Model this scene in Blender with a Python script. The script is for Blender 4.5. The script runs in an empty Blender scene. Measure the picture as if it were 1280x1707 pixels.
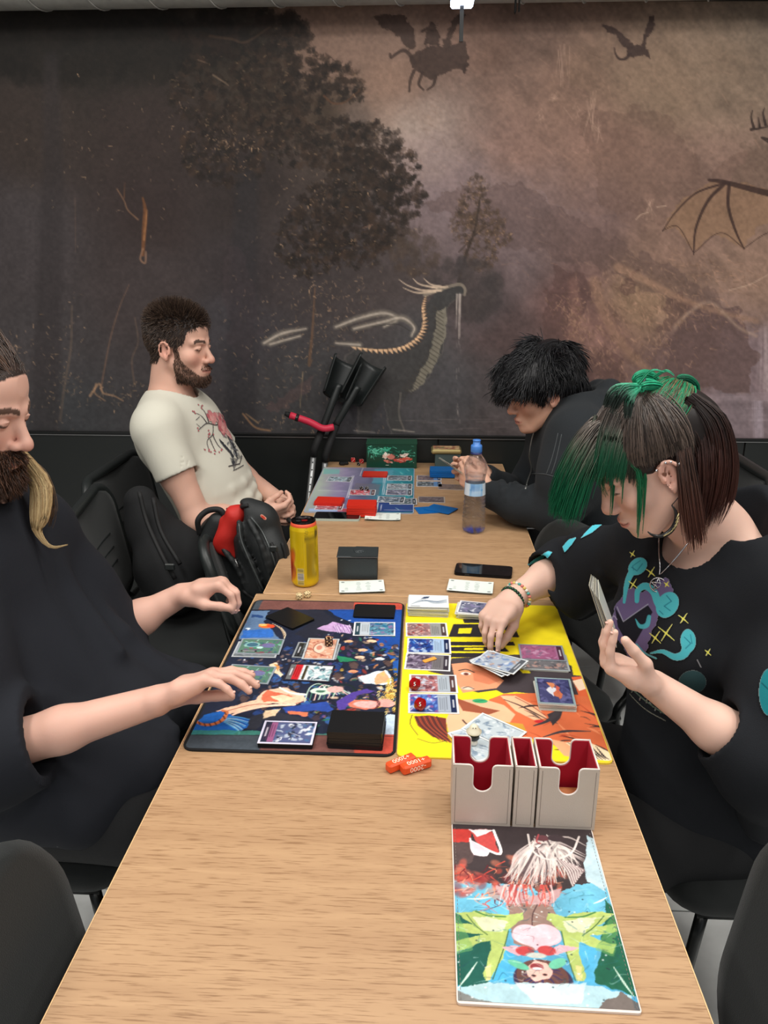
import bpy, math, random
import numpy as np
from mathutils import Vector, Matrix
from mathutils.bvhtree import BVHTree
rng = np.random.default_rng(7); random.seed(7)
scn = bpy.context.scene; COL = scn.collection
PI = math.pi
# ---------------------------------------------------------------- camera
CAM = np.array([0., 0., 1.52]); FPX = 1300.; PITCH = math.radians(18.0); YAW = math.radians(2.85)
cd = bpy.data.cameras.new('camera'); cam = bpy.data.objects.new('camera', cd); COL.objects.link(cam)
cam.location = CAM; cam.rotation_euler = (PI/2-PITCH, 0, YAW)
cd.sensor_fit = 'VERTICAL'; cd.sensor_height = 36; cd.lens = FPX/1707*36; cd.clip_start = .02
scn.camera = cam
# ---------------------------------------------------------------- world, lights, exposure
w = bpy.data.worlds.new('world'); scn.world = w; w.use_nodes = True
w.node_tree.nodes['Background'].inputs[0].default_value = (.93, .96, 1, 1)
w.node_tree.nodes['Background'].inputs[1].default_value = .6
scn.view_settings.view_transform = 'Standard'; scn.view_settings.look = 'None'
scn.view_settings.exposure = -.08; scn.view_settings.gamma = 1; scn.view_settings.use_curve_mapping = False
def area(name, loc, sx, sy, power, col=(1, .97, .92), rot=(0, 0, 0)):
    l = bpy.data.lights.new(name, 'AREA'); l.shape = 'RECTANGLE'; l.size = sx; l.size_y = sy; l.energy = power; l.color = col
    o = bpy.data.objects.new(name, l); COL.objects.link(o); o.location = loc; o.rotation_euler = rot
    return o
area('ceiling_light', (-.9, .7, 2.88), .3, 1.2, 24)
area('ceiling_light', (.9, .7, 2.88), .3, 1.2, 24)
area('ceiling_light', (0, 1.7, 2.88), 1.2, .3, 20)
area('ceiling_light', (-2.1, .9, 2.88), .4, 1.4, 26)  # added side fill over the left, put in to brighten the floor
area('ceiling_light', (2.1, .9, 2.88), .4, 1.4, 26)  # matching fill added on the right for a brighter floor
area('ceiling_light', (-1.6, 1.9, 2.88), .6, .3, 6)
area('ceiling_light', (1.6, 1.9, 2.88), .6, .3, 6)
area('ceiling_light', (0, -1.2, 2.88), 2.4, .5, 42)
# ---------------------------------------------------------------- pixel rays of the photograph's view, intersected with real planes
_fw = np.array([-math.sin(YAW)*math.cos(PITCH), math.cos(YAW)*math.cos(PITCH), -math.sin(PITCH)])
_rt = np.array([math.cos(YAW), math.sin(YAW), 0.]); _up = np.cross(_rt, _fw)
def _ray(x, y): return _fw+_rt*(x-640)/FPX-_up*(y-853.5)/FPX
TZ = .74; WY = 3.07
def onz(x, y, z=TZ): r = _ray(x, y); return CAM+r*((z-CAM[2])/r[2])
def ony(x, y, Y): r = _ray(x, y); return CAM+r*(Y/r[1])
def proj(p): d = np.asarray(p, float)-CAM; return 640+FPX*(d@_rt)/(d@_fw), 853.5-FPX*(d@_up)/(d@_fw)
# ---------------------------------------------------------------- materials
def lin(c):
    c = np.asarray(c, float)/255.
    return np.where(c <= .04045, c/12.92, ((c+.055)/1.055)**2.4)
def mat(name, col, rough=.6, metal=0, bump=0, bscale=200, var=0, spec=.5, coat=0, sheen=0, attr=False, trans=0, ior=1.45, emit=0, sss=0, stretch=None, alpha=1):
    m = bpy.data.materials.new(name); m.use_nodes = True; nt = m.node_tree; b = nt.nodes['Principled BSDF']
    I = b.inputs
    I['Roughness'].default_value = rough; I['Metallic'].default_value = metal; I['Specular IOR Level'].default_value = spec
    I['Coat Weight'].default_value = coat; I['Sheen Weight'].default_value = sheen; I['IOR'].default_value = ior
    I['Transmission Weight'].default_value = trans; I['Alpha'].default_value = alpha
    rgb = (*lin(col), 1) if col is not None else (.8, .8, .8, 1)
    I['Base Color'].default_value = rgb
    if sss: I['Subsurface Weight'].default_value = sss; I['Subsurface Radius'].default_value = (.9, .35, .2); I['Subsurface Scale'].default_value = .006
    tc = nt.nodes.new('ShaderNodeTexCoord'); mp = nt.nodes.new('ShaderNodeMapping'); nt.links.new(tc.outputs['Object'], mp.inputs[0])
    if stretch: mp.inputs['Scale'].default_value = stretch
    src = None
    if attr:
        a = nt.nodes.new('ShaderNodeAttribute'); a.attribute_name = 'Col'; src = a.outputs['Color']
    if var or bump:
        n = nt.nodes.new('ShaderNodeTexNoise'); n.inputs['Scale'].default_value = bscale; n.inputs['Detail'].default_value = 3
        nt.links.new(mp.outputs[0], n.inputs['Vector'])
        if bump:
            bp = nt.nodes.new('ShaderNodeBump'); bp.inputs['Strength'].default_value = bump; bp.inputs['Distance'].default_value = .002
            nt.links.new(n.outputs['Fac'], bp.inputs['Height']); nt.links.new(bp.outputs[0], I['Normal'])
        if var:
            mx = nt.nodes.new('ShaderNodeMix'); mx.data_type = 'RGBA'; mx.blend_type = 'MULTIPLY'; mx.inputs['Factor'].default_value = var
            rp = nt.nodes.new('ShaderNodeValToRGB'); rp.color_ramp.elements[0].position = .3; rp.color_ramp.elements[1].position = .7
            nt.links.new(n.outputs['Fac'], rp.inputs[0]); nt.links.new(rp.outputs[0], mx.inputs[7])
            if src: nt.links.new(src, mx.inputs[6])
            else: mx.inputs[6].default_value = rgb
            src = mx.outputs[2]
    if src: nt.links.new(src, I['Base Color'])
    if emit:
        I['Emission Strength'].default_value = emit; I['Emission Color'].default_value = rgb
    return m
# ---------------------------------------------------------------- objects
def link(name, me, m=None, parent=None):
    o = bpy.data.objects.new(name, me); COL.objects.link(o)
    if m is not None and not me.materials: me.materials.append(m)
    if parent is not None: o.parent = parent
    return o
def tag(o, label=None, cat=None, group=None, kind=None):
    if label: o['label'] = label
    if cat: o['category'] = cat
    if group: o['group'] = group
    if kind: o['kind'] = kind
    return o
def thing(name, label, cat, loc=(0, 0, 0), rz=0, group=None):
    o = bpy.data.objects.new(name, None); COL.objects.link(o); o.location = tuple(loc); o.rotation_euler = (0, 0, rz)
    o.empty_display_size = .05
    return tag(o, label, cat, group)
def npmesh(name, V, F, m=None, parent=None, col=None, smooth=True, mats=None, midx=None):
    """V (n,3); F (k,3|4) array or list of lists; col (n,3) linear"""
    me = bpy.data.meshes.new(name); V = np.asarray(V, np.float32)
    if isinstance(F, np.ndarray):
        k, q = F.shape
        me.vertices.add(len(V)); me.vertices.foreach_set('co', V.ravel())
        me.loops.add(k*q); me.loops.foreach_set('vertex_index', F.astype(np.int32).ravel())
        me.polygons.add(k); me.polygons.foreach_set('loop_start', np.arange(0, k*q, q, dtype=np.int32))
        me.update(calc_edges=True)
    else: me.from_pydata(V.tolist(), [], F); me.update()
    if smooth: me.polygons.foreach_set('use_smooth', np.ones(len(me.polygons), bool))
    if col is not None:
        a = me.color_attributes.new('Col', 'FLOAT_COLOR', 'POINT'); c = np.ones((len(V), 4), np.float32); c[:, :3] = col
        a.data.foreach_set('color', c.ravel())
    if mats:
        for x in mats: me.materials.append(x)
        if midx is not None: me.polygons.foreach_set('material_index', np.asarray(midx, np.int32))
    me.validate(); return link(name, me, m, parent)
class MB:
    """collects simple solids into one mesh"""
    def __init__(s): s.v = []; s.f = []; s.mi = []
    def add(s, V, F, mi=0):
        n = len(s.v); s.v += [tuple(map(float, p)) for p in V]; s.f += [[i+n for i in f] for f in F]; s.mi += [mi]*len(F); return s
    def box(s, c, d, R=None, bev=0, mi=0):
        x, y, z = np.array(d)/2.
        if bev:
            b = min(bev, x*.98, y*.98, z*.98); V = []
            for sx in (-1, 1):
                for sy in (-1, 1):
                    for sz in (-1, 1):
                        V += [(sx*x, sy*(y-b), sz*(z-b)), (sx*(x-b), sy*y, sz*(z-b)), (sx*(x-b), sy*(y-b), sz*z)]
            from itertools import product
            idx = {k: i*3 for i, k in enumerate(product((-1, 1), repeat=3))}
            F = []
            for ax in range(3):
                for sg in (-1, 1):
                    o = [i for i in range(3) if i != ax]; q = []
                    for a, b2 in ((-1, -1), (1, -1), (1, 1), (-1, 1)):
                        k = [0, 0, 0]; k[ax] = sg; k[o[0]] = a; k[o[1]] = b2; q.append(idx[tuple(k)]+ax)
                    F.append(q)
            for ax in range(3):
                o = [i for i in range(3) if i != ax]
                for a in (-1, 1):
                    for b2 in (-1, 1):
                        k = [0, 0, 0]; k[o[0]] = a; k[o[1]] = b2; k[ax] = -1; k2 = list(k); k2[ax] = 1
                        i, j = idx[tuple(k)], idx[tuple(k2)]; F.append([i+o[0], i+o[1], j+o[1], j+o[0]])
            for k, i in idx.items(): F.append([i, i+1, i+2])
        else:
            V = [(a*x, b*y, c2*z) for a in (-1, 1) for b in (-1, 1) for c2 in (-1, 1)]
            F = [[0, 1, 3, 2], [4, 6, 7, 5], [0, 4, 5, 1], [2, 3, 7, 6], [0, 2, 6, 4], [1, 5, 7, 3]]
        V = np.array(V)
        if R is not None: V = V@np.asarray(R).T
        # orient outward
        F2 = []
        for f in F:
            P = V[f]; n = np.cross(P[1]-P[0], P[2]-P[0]); F2.append(f if n@P.mean(0) > 0 else f[::-1])
        return s.add(V+np.array(c), F2, mi)
    def tube(s, pts, r, n=10, cap=True, mi=0, closed=False):
        P = np.array(pts, float); K = len(P); r = np.broadcast_to(np.asarray(r, float), (K,))
        if closed: T = np.roll(P, -1, 0)-np.roll(P, 1, 0)
        else: T = np.gradient(P, axis=0)
        T /= np.linalg.norm(T, axis=1)[:, None]+1e-12
        u = np.cross(T[0], [0, 0, 1]);
        if np.linalg.norm(u) < .1: u = np.cross(T[0], [1, 0, 0])
        V = []
        for i in range(K):
            u = u-T[i]*(u@T[i]); u /= np.linalg.norm(u); v = np.cross(T[i], u)
            for j in range(n):
                a = 2*PI*j/n; V.append(P[i]+r[i]*(math.cos(a)*u+math.sin(a)*v))
        F = []
        for i in range(K if closed else K-1):
            i2 = (i+1) % K
            for j in range(n): F.append([i*n+j, i*n+(j+1) % n, i2*n+(j+1) % n, i2*n+j])
        if cap and not closed: F += [list(range(n))[::-1], [(K-1)*n+j for j in range(n)]]
        return s.add(V, F, mi)
    def lathe(s, prof, c=(0, 0, 0), n=32, mi=0, cap=True):
        V = []; F = []
        for r, z in prof:
            for j in range(n): a = 2*PI*j/n; V.append((c[0]+r*math.cos(a), c[1]+r*math.sin(a), c[2]+z))
        for i in range(len(prof)-1):
            for j in range(n): F.append([i*n+j, i*n+(j+1) % n, (i+1)*n+(j+1) % n, (i+1)*n+j])
        if cap: F += [list(range(n))[::-1], [(len(prof)-1)*n+j for j in range(n)]]
        return s.add(V, F, mi)
    def prism(s, poly, z0, z1, mi=0):
        n = len(poly); V = [(x, y, z0) for x, y in poly]+[(x, y, z1) for x, y in poly]
        F = [list(range(n))[::-1], list(range(n, 2*n))]+[[i, (i+1) % n, n+(i+1) % n, n+i] for i in range(n)]
        return s.add(V, F, mi)
    def build(s, name, m, parent=None, smooth=False, R=None, off=None):
        V = np.array(s.v)
        if R is not None: V = V@np.asarray(R).T
        if off is not None: V = V+np.array(off)
        o = npmesh(name, V, s.f, None if isinstance(m, list) else m, parent, smooth=smooth, mats=m if isinstance(m, list) else None, midx=s.mi if isinstance(m, list) else None)
        return o
def auto_smooth(o, ang=35):
    me = o.data; me.polygons.foreach_set('use_smooth', np.ones(len(me.polygons), bool)); me.set_sharp_from_angle(angle=math.radians(ang)); return o
def Rz(a): c, s = math.cos(a), math.sin(a); return np.array([[c, -s, 0], [s, c, 0], [0, 0, 1]])
def Ry(a): c, s = math.cos(a), math.sin(a); return np.array([[c, 0, s], [0, 1, 0], [-s, 0, c]])
def Rx(a): c, s = math.cos(a), math.sin(a); return np.array([[1, 0, 0], [0, c, -s], [0, s, c]])
def nrm(v): v = np.asarray(v, float); return v/np.linalg.norm(v)
def rrect(w, h, r, n=5, cx=0, cy=0):
    P = []
    for sx, sy, a0 in ((1, 1, 0), (-1, 1, 90), (-1, -1, 180), (1, -1, 270)):
        for i in range(n+1):
            a = math.radians(a0+90*i/n); P.append((cx+sx*(w/2-r)+r*math.cos(a), cy+sy*(h/2-r)+r*math.sin(a)))
    return P
# ---------------------------------------------------------------- painting of flat prints (numpy colours stored on a fine grid mesh)
def vnoise(x, y, seed=0):
    r = np.random.default_rng(seed); N = 64; T = r.random((N, N)).astype(np.float32)
    xi = np.floor(x).astype(int); yi = np.floor(y).astype(int); fx = x-xi; fy = y-yi; fx = fx*fx*(3-2*fx); fy = fy*fy*(3-2*fy)
    a = T[yi % N, xi % N]; b = T[yi % N, (xi+1) % N]; c = T[(yi+1) % N, xi % N]; d = T[(yi+1) % N, (xi+1) % N]
    return (a*(1-fx)+b*fx)*(1-fy)+(c*(1-fx)+d*fx)*fy
def fbm(x, y, seed=0, o=4, gain=.5):
    t = 0; a = 1; s = 0
    for i in range(o): t = t+a*vnoise(x*2**i+13.7*i, y*2**i+7.1*i, seed+i); s += a; a *= gain
    return t/s
class Cv:
    """canvas over [x0,x1]x[y0,y1]; row 0 is y0"""
    def __init__(s, x0, x1, y0, y1, nx, ny, col=(128, 128, 128)):
        s.x0, s.x1, s.y0, s.y1, s.nx, s.ny = x0, x1, y0, y1, nx, ny
        s.X, s.Y = np.meshgrid(np.linspace(x0, x1, nx), np.linspace(y0, y1, ny)); s.C = np.ones((ny, nx, 3))*np.array(col, float); s.A = np.zeros((ny, nx))
        s.px = max(abs(x1-x0)/(nx-1), abs(y1-y0)/(ny-1))
    def win(s, xa, xb, ya, yb):
        fx = (s.nx-1)/(s.x1-s.x0); fy = (s.ny-1)/(s.y1-s.y0)
        i = sorted(((xa-s.x0)*fx, (xb-s.x0)*fx)); j = sorted(((ya-s.y0)*fy, (yb-s.y0)*fy))
        return slice(max(0, int(j[0])-1), min(s.ny, int(j[1])+3)), slice(max(0, int(i[0])-1), min(s.nx, int(i[1])+3))
    def put(s, sl, m, col, a=1):
        m = np.clip(m*a, 0, 1); c = np.asarray(col, float)
        s.C[sl] = s.C[sl]*(1-m[..., None])+c*m[..., None]; s.A[sl] = np.maximum(s.A[sl], m)
    def poly(s, pts, col, a=1, rough=0, seed=0, rs=1.):
        P = np.array(pts, float); d = s.px*1.5+rough
        sl = s.win(P[:, 0].min()-d, P[:, 0].max()+d, P[:, 1].min()-d, P[:, 1].max()+d); X = s.X[sl]; Y = s.Y[sl]
        if X.size == 0: return
        if rough: X = X+rough*2*(fbm(s.X[sl]/rs, s.Y[sl]/rs, seed+3)-.5)*2; Y = Y+rough*2*(fbm(s.X[sl]/rs+31, s.Y[sl]/rs, seed+9)-.5)*2
        m = np.zeros(X.shape)
        offs = ((-.25, -.25), (.25, -.25), (-.25, .25), (.25, .25))
        for ox, oy in offs:
            x = X+ox*s.px; y = Y+oy*s.px; ins = np.zeros(X.shape, bool)
            for i in range(len(P)):
                xa, ya = P[i]; xb, yb = P[i-1]
                if ya == yb: continue
                ins ^= ((ya > y) != (yb > y)) & (x < (xb-xa)*(y-ya)/(yb-ya)+xa)
            m += ins*.25
        s.put(sl, m, col, a)
    def ell(s, cx, cy, rx, ry, col, a=1, rot=0, soft=.0, rough=0, seed=0, rs=1):
        R = max(rx, ry)*(1+soft)+rough+s.px*2; sl = s.win(cx-R, cx+R, cy-R, cy+R); X = s.X[sl]-cx; Y = s.Y[sl]-cy
        if X.size == 0: return
        if rough: X = X+rough*2*(fbm(s.X[sl]/rs, s.Y[sl]/rs, seed+3)-.5)*2; Y = Y+rough*2*(fbm(s.X[sl]/rs+31, s.Y[sl]/rs, seed+9)-.5)*2
        c, n = math.cos(rot), math.sin(rot); u = (X*c+Y*n)/rx; v = (-X*n+Y*c)/ry; d = np.hypot(u, v)
        e = max(soft, s.px/min(rx, ry)); s.put(sl, np.clip((1-d)/e+.5, 0, 1), col, a)
    def line(s, pts, w, col, a=1, soft=0):
        P = np.array(pts, float); K = len(P); W = np.interp(np.linspace(0, 1, K), np.linspace(0, 1, len(np.atleast_1d(w))), np.atleast_1d(w))
        d = W.max()+s.px*2; sl = s.win(P[:, 0].min()-d, P[:, 0].max()+d, P[:, 1].min()-d, P[:, 1].max()+d); X = s.X[sl]; Y = s.Y[sl]
        if X.size == 0: return
        best = np.full(X.shape, 1e9)
        for i in range(K-1):
            ax, ay = P[i]; bx, by = P[i+1]; L = (bx-ax)**2+(by-ay)**2+1e-12
            t = np.clip(((X-ax)*(bx-ax)+(Y-ay)*(by-ay))/L, 0, 1)
            best = np.minimum(best, np.hypot(X-ax-t*(bx-ax), Y-ay-t*(by-ay))-(W[i]+(W[i+1]-W[i])*t)/2)
        e = max(soft, s.px*.8); s.put(sl, np.clip(.5-best/e, 0, 1), col, a)
    def rect(s, xa, ya, xb, yb, col, a=1):
        s.poly([(xa, ya), (xb, ya), (xb, yb), (xa, yb)], col, a)
    def mod(s, k, sx, sy=None, seed=0, o=4):
        n = fbm(s.X/sx, s.Y/(sy or sx), seed, o)-.5; s.C = s.C*(1+2*k*n[..., None])
    def colors(s): return lin(np.clip(s.C, 0, 255)).reshape(-1, 3)
def spline(pts, n=8):
    P = np.array(pts, float)
    if len(P) < 3: return P
    Q = np.vstack([2*P[0]-P[1], P, 2*P[-1]-P[-2]]); out = []
    for i in range(1, len(Q)-2):
        for t in np.linspace(0, 1, n, endpoint=False):
            a, b, c, d = Q[i-1:i+3]; out.append(.5*((2*b)+(-a+c)*t+(2*a-5*b+4*c-d)*t*t+(-a+3*b-3*c+d)*t**3))
    out.append(P[-1]); return np.array(out)
def grid_faces(nx, ny, off=0):
    i = np.arange(nx-1)[None, :]+np.arange(ny-1)[:, None]*nx; i = i.ravel()+off
    return np.stack([i, i+1, i+nx+1, i+nx], 1)
def printed(name, cv, pos, m, parent=None, mask=False):
    """pos(X,Y)->(ny,nx,3) positions; keeps only painted cells when mask"""
    V = pos(cv.X, cv.Y).reshape(-1, 3); F = grid_faces(cv.nx, cv.ny); C = cv.colors()
    if mask:
        k = (cv.A.ravel()[F] > .5).sum(1) >= 3; F = F[k]; u, inv = np.unique(F, return_inverse=True); V = V[u]; C = C[u]; F = inv.reshape(-1, 4)
    return npmesh(name, V, F, m, parent, col=C, smooth=True)
# ---------------------------------------------------------------- implicit surfaces: smooth-blended forms turned into ONE continuous mesh
class Vol:
    def __init__(s, lo, hi, h):
        s.lo = np.array(lo, float); s.h = h; s.n = np.ceil((np.array(hi)-s.lo)/h).astype(int)+1
        s.D = np.full(s.n, .2, np.float32); s.ax = [(s.lo[i]+h*np.arange(s.n[i])).astype(np.float32) for i in range(3)]
    def sl(s, lo, hi):
        a = np.clip(np.floor((np.array(lo)-s.lo)/s.h).astype(int), 0, s.n); b = np.clip(np.ceil((np.array(hi)-s.lo)/s.h).astype(int)+1, 0, s.n)
        if (b <= a).any(): return None
        S = tuple(slice(i, j) for i, j in zip(a, b))
        return S, s.ax[0][S[0]][:, None, None], s.ax[1][S[1]][None, :, None], s.ax[2][S[2]][None, None, :]
    def comb(s, S, d, k, op):
        A = s.D[S]
        if op == 'sub':
            d = -d
            if k: h = np.maximum(k-np.abs(A-d), 0)/k; r = np.maximum(A, d)+h*h*k*.25
            else: r = np.maximum(A, d)
        elif op == 'int':
            r = np.maximum(A, d)
        else:
            if k: h = np.maximum(k-np.abs(A-d), 0)/k; r = np.minimum(A, d)-h*h*k*.25
            else: r = np.minimum(A, d)
        s.D[S] = r
    def cap(s, a, b, r1, r2=None, k=.02, op='add', flat=None, fr=1.):
        """tapered capsule; flat = direction in which the section is squashed by fr"""
        a = np.array(a, float); b = np.array(b, float); r2 = r1 if r2 is None else r2; R = max(r1, r2)+k+2.5*s.h
        w = s.sl(np.minimum(a, b)-R, np.maximum(a, b)+R)
        if w is None: return s
        S, x, y, z = w; ab = b-a; L = ab@ab+1e-12
        x = x-a[0]; y = y-a[1]; z = z-a[2]; t = np.clip((x*ab[0]+y*ab[1]+z*ab[2])/L, 0, 1)
        x = x-t*ab[0]; y = y-t*ab[1]; z = z-t*ab[2]
        q = x*x+y*y+z*z
        if flat is not None:
            f = nrm(flat); c = x*f[0]+y*f[1]+z*f[2]; q = q+c*c*(1/fr**2-1)
            d = (np.sqrt(q)-(r1+(r2-r1)*t))*min(1, (fr+1)/2)
        else: d = np.sqrt(q)-(r1+(r2-r1)*t)
        s.comb(S, d.astype(np.float32), k, op); return s
    def cyl(s, a, b, r1, r2=None, k=.01, op='add', flat=None, fr=1., both=False):
        """tapered tube with a flat end at b (and at a when both)"""
        a = np.array(a, float); b = np.array(b, float); r2 = r1 if r2 is None else r2; R = max(r1, r2)+k+2.5*s.h
        w = s.sl(np.minimum(a, b)-R, np.maximum(a, b)+R)
        if w is None: return s
        S, x, y, z = w; ab = b-a; L = ab@ab+1e-12; Ln = L**.5
        x = x-a[0]; y = y-a[1]; z = z-a[2]; t0 = (x*ab[0]+y*ab[1]+z*ab[2])/L; t = np.maximum(t0, -9 if both else 0)
        x = x-t*ab[0]; y = y-t*ab[1]; z = z-t*ab[2]; q = x*x+y*y+z*z
        if flat is not None: f = nrm(flat); c = x*f[0]+y*f[1]+z*f[2]; q = q+c*c*(1/fr**2-1)
        d = np.sqrt(q)-(r1+(r2-r1)*np.clip(t, 0, 1)); d = np.maximum(d, (t0-1)*Ln)
        if both: d = np.maximum(d, -t0*Ln)
        s.comb(S, d.astype(np.float32), k, op); return s
    def chain(s, pts, rs, k=.02, op='add', **kw):
        for i in range(len(pts)-1): s.cap(pts[i], pts[i+1], rs[i], rs[i+1], k, op, **kw)
        return s
    def ell(s, c, r, R=None, k=.02, op='add'):
        c = np.array(c, float); r = np.array(r, float); M = max(r)+k+2.5*s.h
        w = s.sl(c-M, c+M)
        if w is None: return s
        S, x, y, z = w; x = x-c[0]; y = y-c[1]; z = z-c[2]
        if R is None: u, v, t = x/r[0], y/r[1], z/r[2]; u2, v2, t2 = u/r[0], v/r[1], t/r[2]
        else:
            R = np.asarray(R); L = [x*R[0, i]+y*R[1, i]+z*R[2, i] for i in range(3)]
            u, v, t = L[0]/r[0], L[1]/r[1], L[2]/r[2]; u2, v2, t2 = u/r[0], v/r[1], t/r[2]
        k0 = np.sqrt(u*u+v*v+t*t); k1 = np.sqrt(u2*u2+v2*v2+t2*t2)+1e-9
        s.comb(S, (k0*(k0-1)/k1).astype(np.float32), k, op); return s
    def half(s, p, n, k=0):
        """keep the side of the plane opposite n"""
        n = nrm(n); x, y, z = s.ax[0][:, None, None], s.ax[1][None, :, None], s.ax[2][None, None, :]
        s.D = np.maximum(s.D, ((x-p[0])*n[0]+(y-p[1])*n[1]+(z-p[2])*n[2]).astype(np.float32)); return s
    def ripple(s, amp, L, seed=0, stretch=(1, 1, 1), lo=None, hi=None):
        """cloth folds: warped directional noise added to the distance"""
        r = np.random.default_rng(seed); near = np.abs(s.D) < amp*3+s.h*3
        I = np.nonzero(near); P = np.stack([s.ax[i][I[i]] for i in range(3)], 1)*np.array(stretch)/L
        d = np.zeros(len(P))
        for j in range(7):
            k = r.normal(size=3); k /= np.linalg.norm(k); f = r.uniform(3, 9); w2 = r.normal(size=3)*2.2
            d += np.sin(P@k*f+1.6*np.sin(P@w2+j)+r.uniform(0, 6))/7**.5*(1.1 if j < 4 else .7)
        if lo is not None:
            z = s.ax[2][I[2]]; d *= np.clip((hi-z)/(hi-lo), 0, 1)
        s.D[I] += (amp*d).astype(np.float32); return s
    def mesh(s, smooth=2):
        D = s.D; n = D.shape; ins = D < 0
        c = np.zeros((n[0]-1, n[1]-1, n[2]-1), np.int8)
        for i in (0, 1):
            for j in (0, 1):
                for k in (0, 1): c += ins[i:n[0]-1+i, j:n[1]-1+j, k:n[2]-1+k]
        act = (c > 0) & (c < 8); I = np.stack(np.nonzero(act), 1); idx = np.full(act.shape, -1, np.int32); idx[act] = np.arange(len(I))
        P = np.zeros((len(I), 3)); W = np.zeros(len(I))
        corners = [(i, j, k) for i in (0, 1) for j in (0, 1) for k in (0, 1)]
        for a in corners:
            for ax in range(3):
                if a[ax]: continue
                b = list(a); b[ax] = 1
                da = D[I[:, 0]+a[0], I[:, 1]+a[1], I[:, 2]+a[2]]; db = D[I[:, 0]+b[0], I[:, 1]+b[1], I[:, 2]+b[2]]
                m = (da < 0) != (db < 0); t = np.where(m, da/(da-db+1e-12), 0)
                q = np.array(a, float)[None, :]+t[:, None]*(np.array(b)-np.array(a))[None, :]
                P += q*m[:, None]; W += m
        V = s.lo+s.h*(I+P/W[:, None])
        F = []
        for ax in range(3):
            o = [i for i in range(3) if i != ax]; A = [slice(1, n[i]-1) for i in range(3)]; B = list(A); A[ax] = slice(0, n[ax]-1); B[ax] = slice(1, n[ax])
            x = ins[tuple(A)]; y = ins[tuple(B)]; ch = x != y; Q = np.stack(np.nonzero(ch), 1); flip = x[ch]
            base = Q.copy(); base[:, o[0]] += 1; base[:, o[1]] += 1
            g = []
            for da, db in ((-1, -1), (0, -1), (0, 0), (-1, 0)):
                q = base.copy(); q[:, o[0]] += da; q[:, o[1]] += db; g.append(idx[q[:, 0], q[:, 1], q[:, 2]])
            g = np.stack(g, 1)
            if ax == 1: flip = ~flip
            g[~flip] = g[~flip][:, ::-1]; F.append(g)
        F = np.concatenate(F); F = F[(F >= 0).all(1)]
        E = np.concatenate([F[:, [0, 1]], F[:, [1, 2]], F[:, [2, 3]], F[:, [3, 0]]])
        for it in range(smooth):
            for lam in (.5, -.52) if smooth > 1 else (.4,):
                S = np.zeros_like(V); cnt = np.bincount(E[:, 0], minlength=len(V))+np.bincount(E[:, 1], minlength=len(V))
                for d in range(3): S[:, d] = np.bincount(E[:, 0], V[E[:, 1], d], len(V))+np.bincount(E[:, 1], V[E[:, 0], d], len(V))
                V = V+lam*(S/np.maximum(cnt, 1)[:, None]-V)
        return V, F
class Fr:
    """local frame: x forward, y left, z up"""
    def __init__(s, o, R, sc=1.): s.o = np.array(o, float); s.R = np.asarray(R); s.s = sc
    def __call__(s, p): return s.o+s.R@(np.array(p, float)*s.s)
    def inv(s, V): return ((V-s.o)@s.R)/s.s
def head_sdf(v, F, fem=0, beard=0, nose=1.):
    q = F.s; e = lambda c, r, k=.02, op='add', R=None: v.ell(F(c), np.array(r)*q, F.R if R is None else F.R@R, k*q, op)
    c = lambda a, b, r1, r2, k=.015, op='add': v.cap(F(a), F(b), r1*q, r2*q, k*q, op)
    e((-.02, 0, .036), (.098, .076, .09), .0)
    e((.03, 0, .045), (.055, .062, .052), .03)
    e((.035, 0, -.035), (.052, .054, .066), .03)
    for y in (-1, 1):
        c((-.004, y*.054, -.05), (.055, y*.026, -.098), .017, .016, .03)
        e((.052, y*.043, -.028), (.024, .02, .022), .02)
        c((.088, y*.014, .017), (.07, y*.047, .019), .0075-.002*fem, .007, .016)
        e((.094, y*.031, .0), (.014, .017, .010), .012, 'sub')
    e((.072, 0, -.1), (.018, .022-.004*fem, .017), .02)
    e((.075, 0, -.072), (.02, .026, .02), .015)
    c((.083, 0, .008), (.0985+.006*nose, 0, -.03), .0085, .0098, .010)
    e((.0975+.008*nose, 0, -.0375), (.0132, .0125, .0112), .008)
    for y in (-1, 1):
        e((.094, y*.013, -.041), (.011, .008, .008), .005)
        e((.101, y*.0075, -.0505), (.005, .003, .004), .003, 'sub')
        e((.073, y*.031, -.001), (.0135, .0145, .0115), .004)
        # lids
        v.chain([F((.083, y*.02, .001)), F((.0885, y*.031, .0055)), F((.079, y*.045, .0))], [.0016*q]*3, .003*q)
    e((.091, 0, -.0665), (.009, .021, .0052), .006)
    e((.0895, 0, -.0765), (.0095, .0185, .0062), .006)
    c((.1035, -.017, -.0712), (.1035, .017, -.0712), .0022, .0022, .003, 'sub')
    for y in (-1, 1):
        R = Rz(y*math.radians(28))@Ry(math.radians(-10))
        e((-.012, y*.079, -.012), (.0175, .0055, .030), .006, R=R)
        e((-.008, y*.0835, -.008), (.010, .005, .019), .004, 'sub', R=R)
        e((.001, y*.077, -.012), (.005, .004, .008), .003, R=R)
        pts = [F((-.012+.017*math.cos(t), y*(.080+.006*math.cos(t-2.3)), -.008+.028*math.sin(t))) for t in np.linspace(-.3, 4.2, 9)]
        v.chain(pts, [.0032*q]*9, .003*q)
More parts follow.
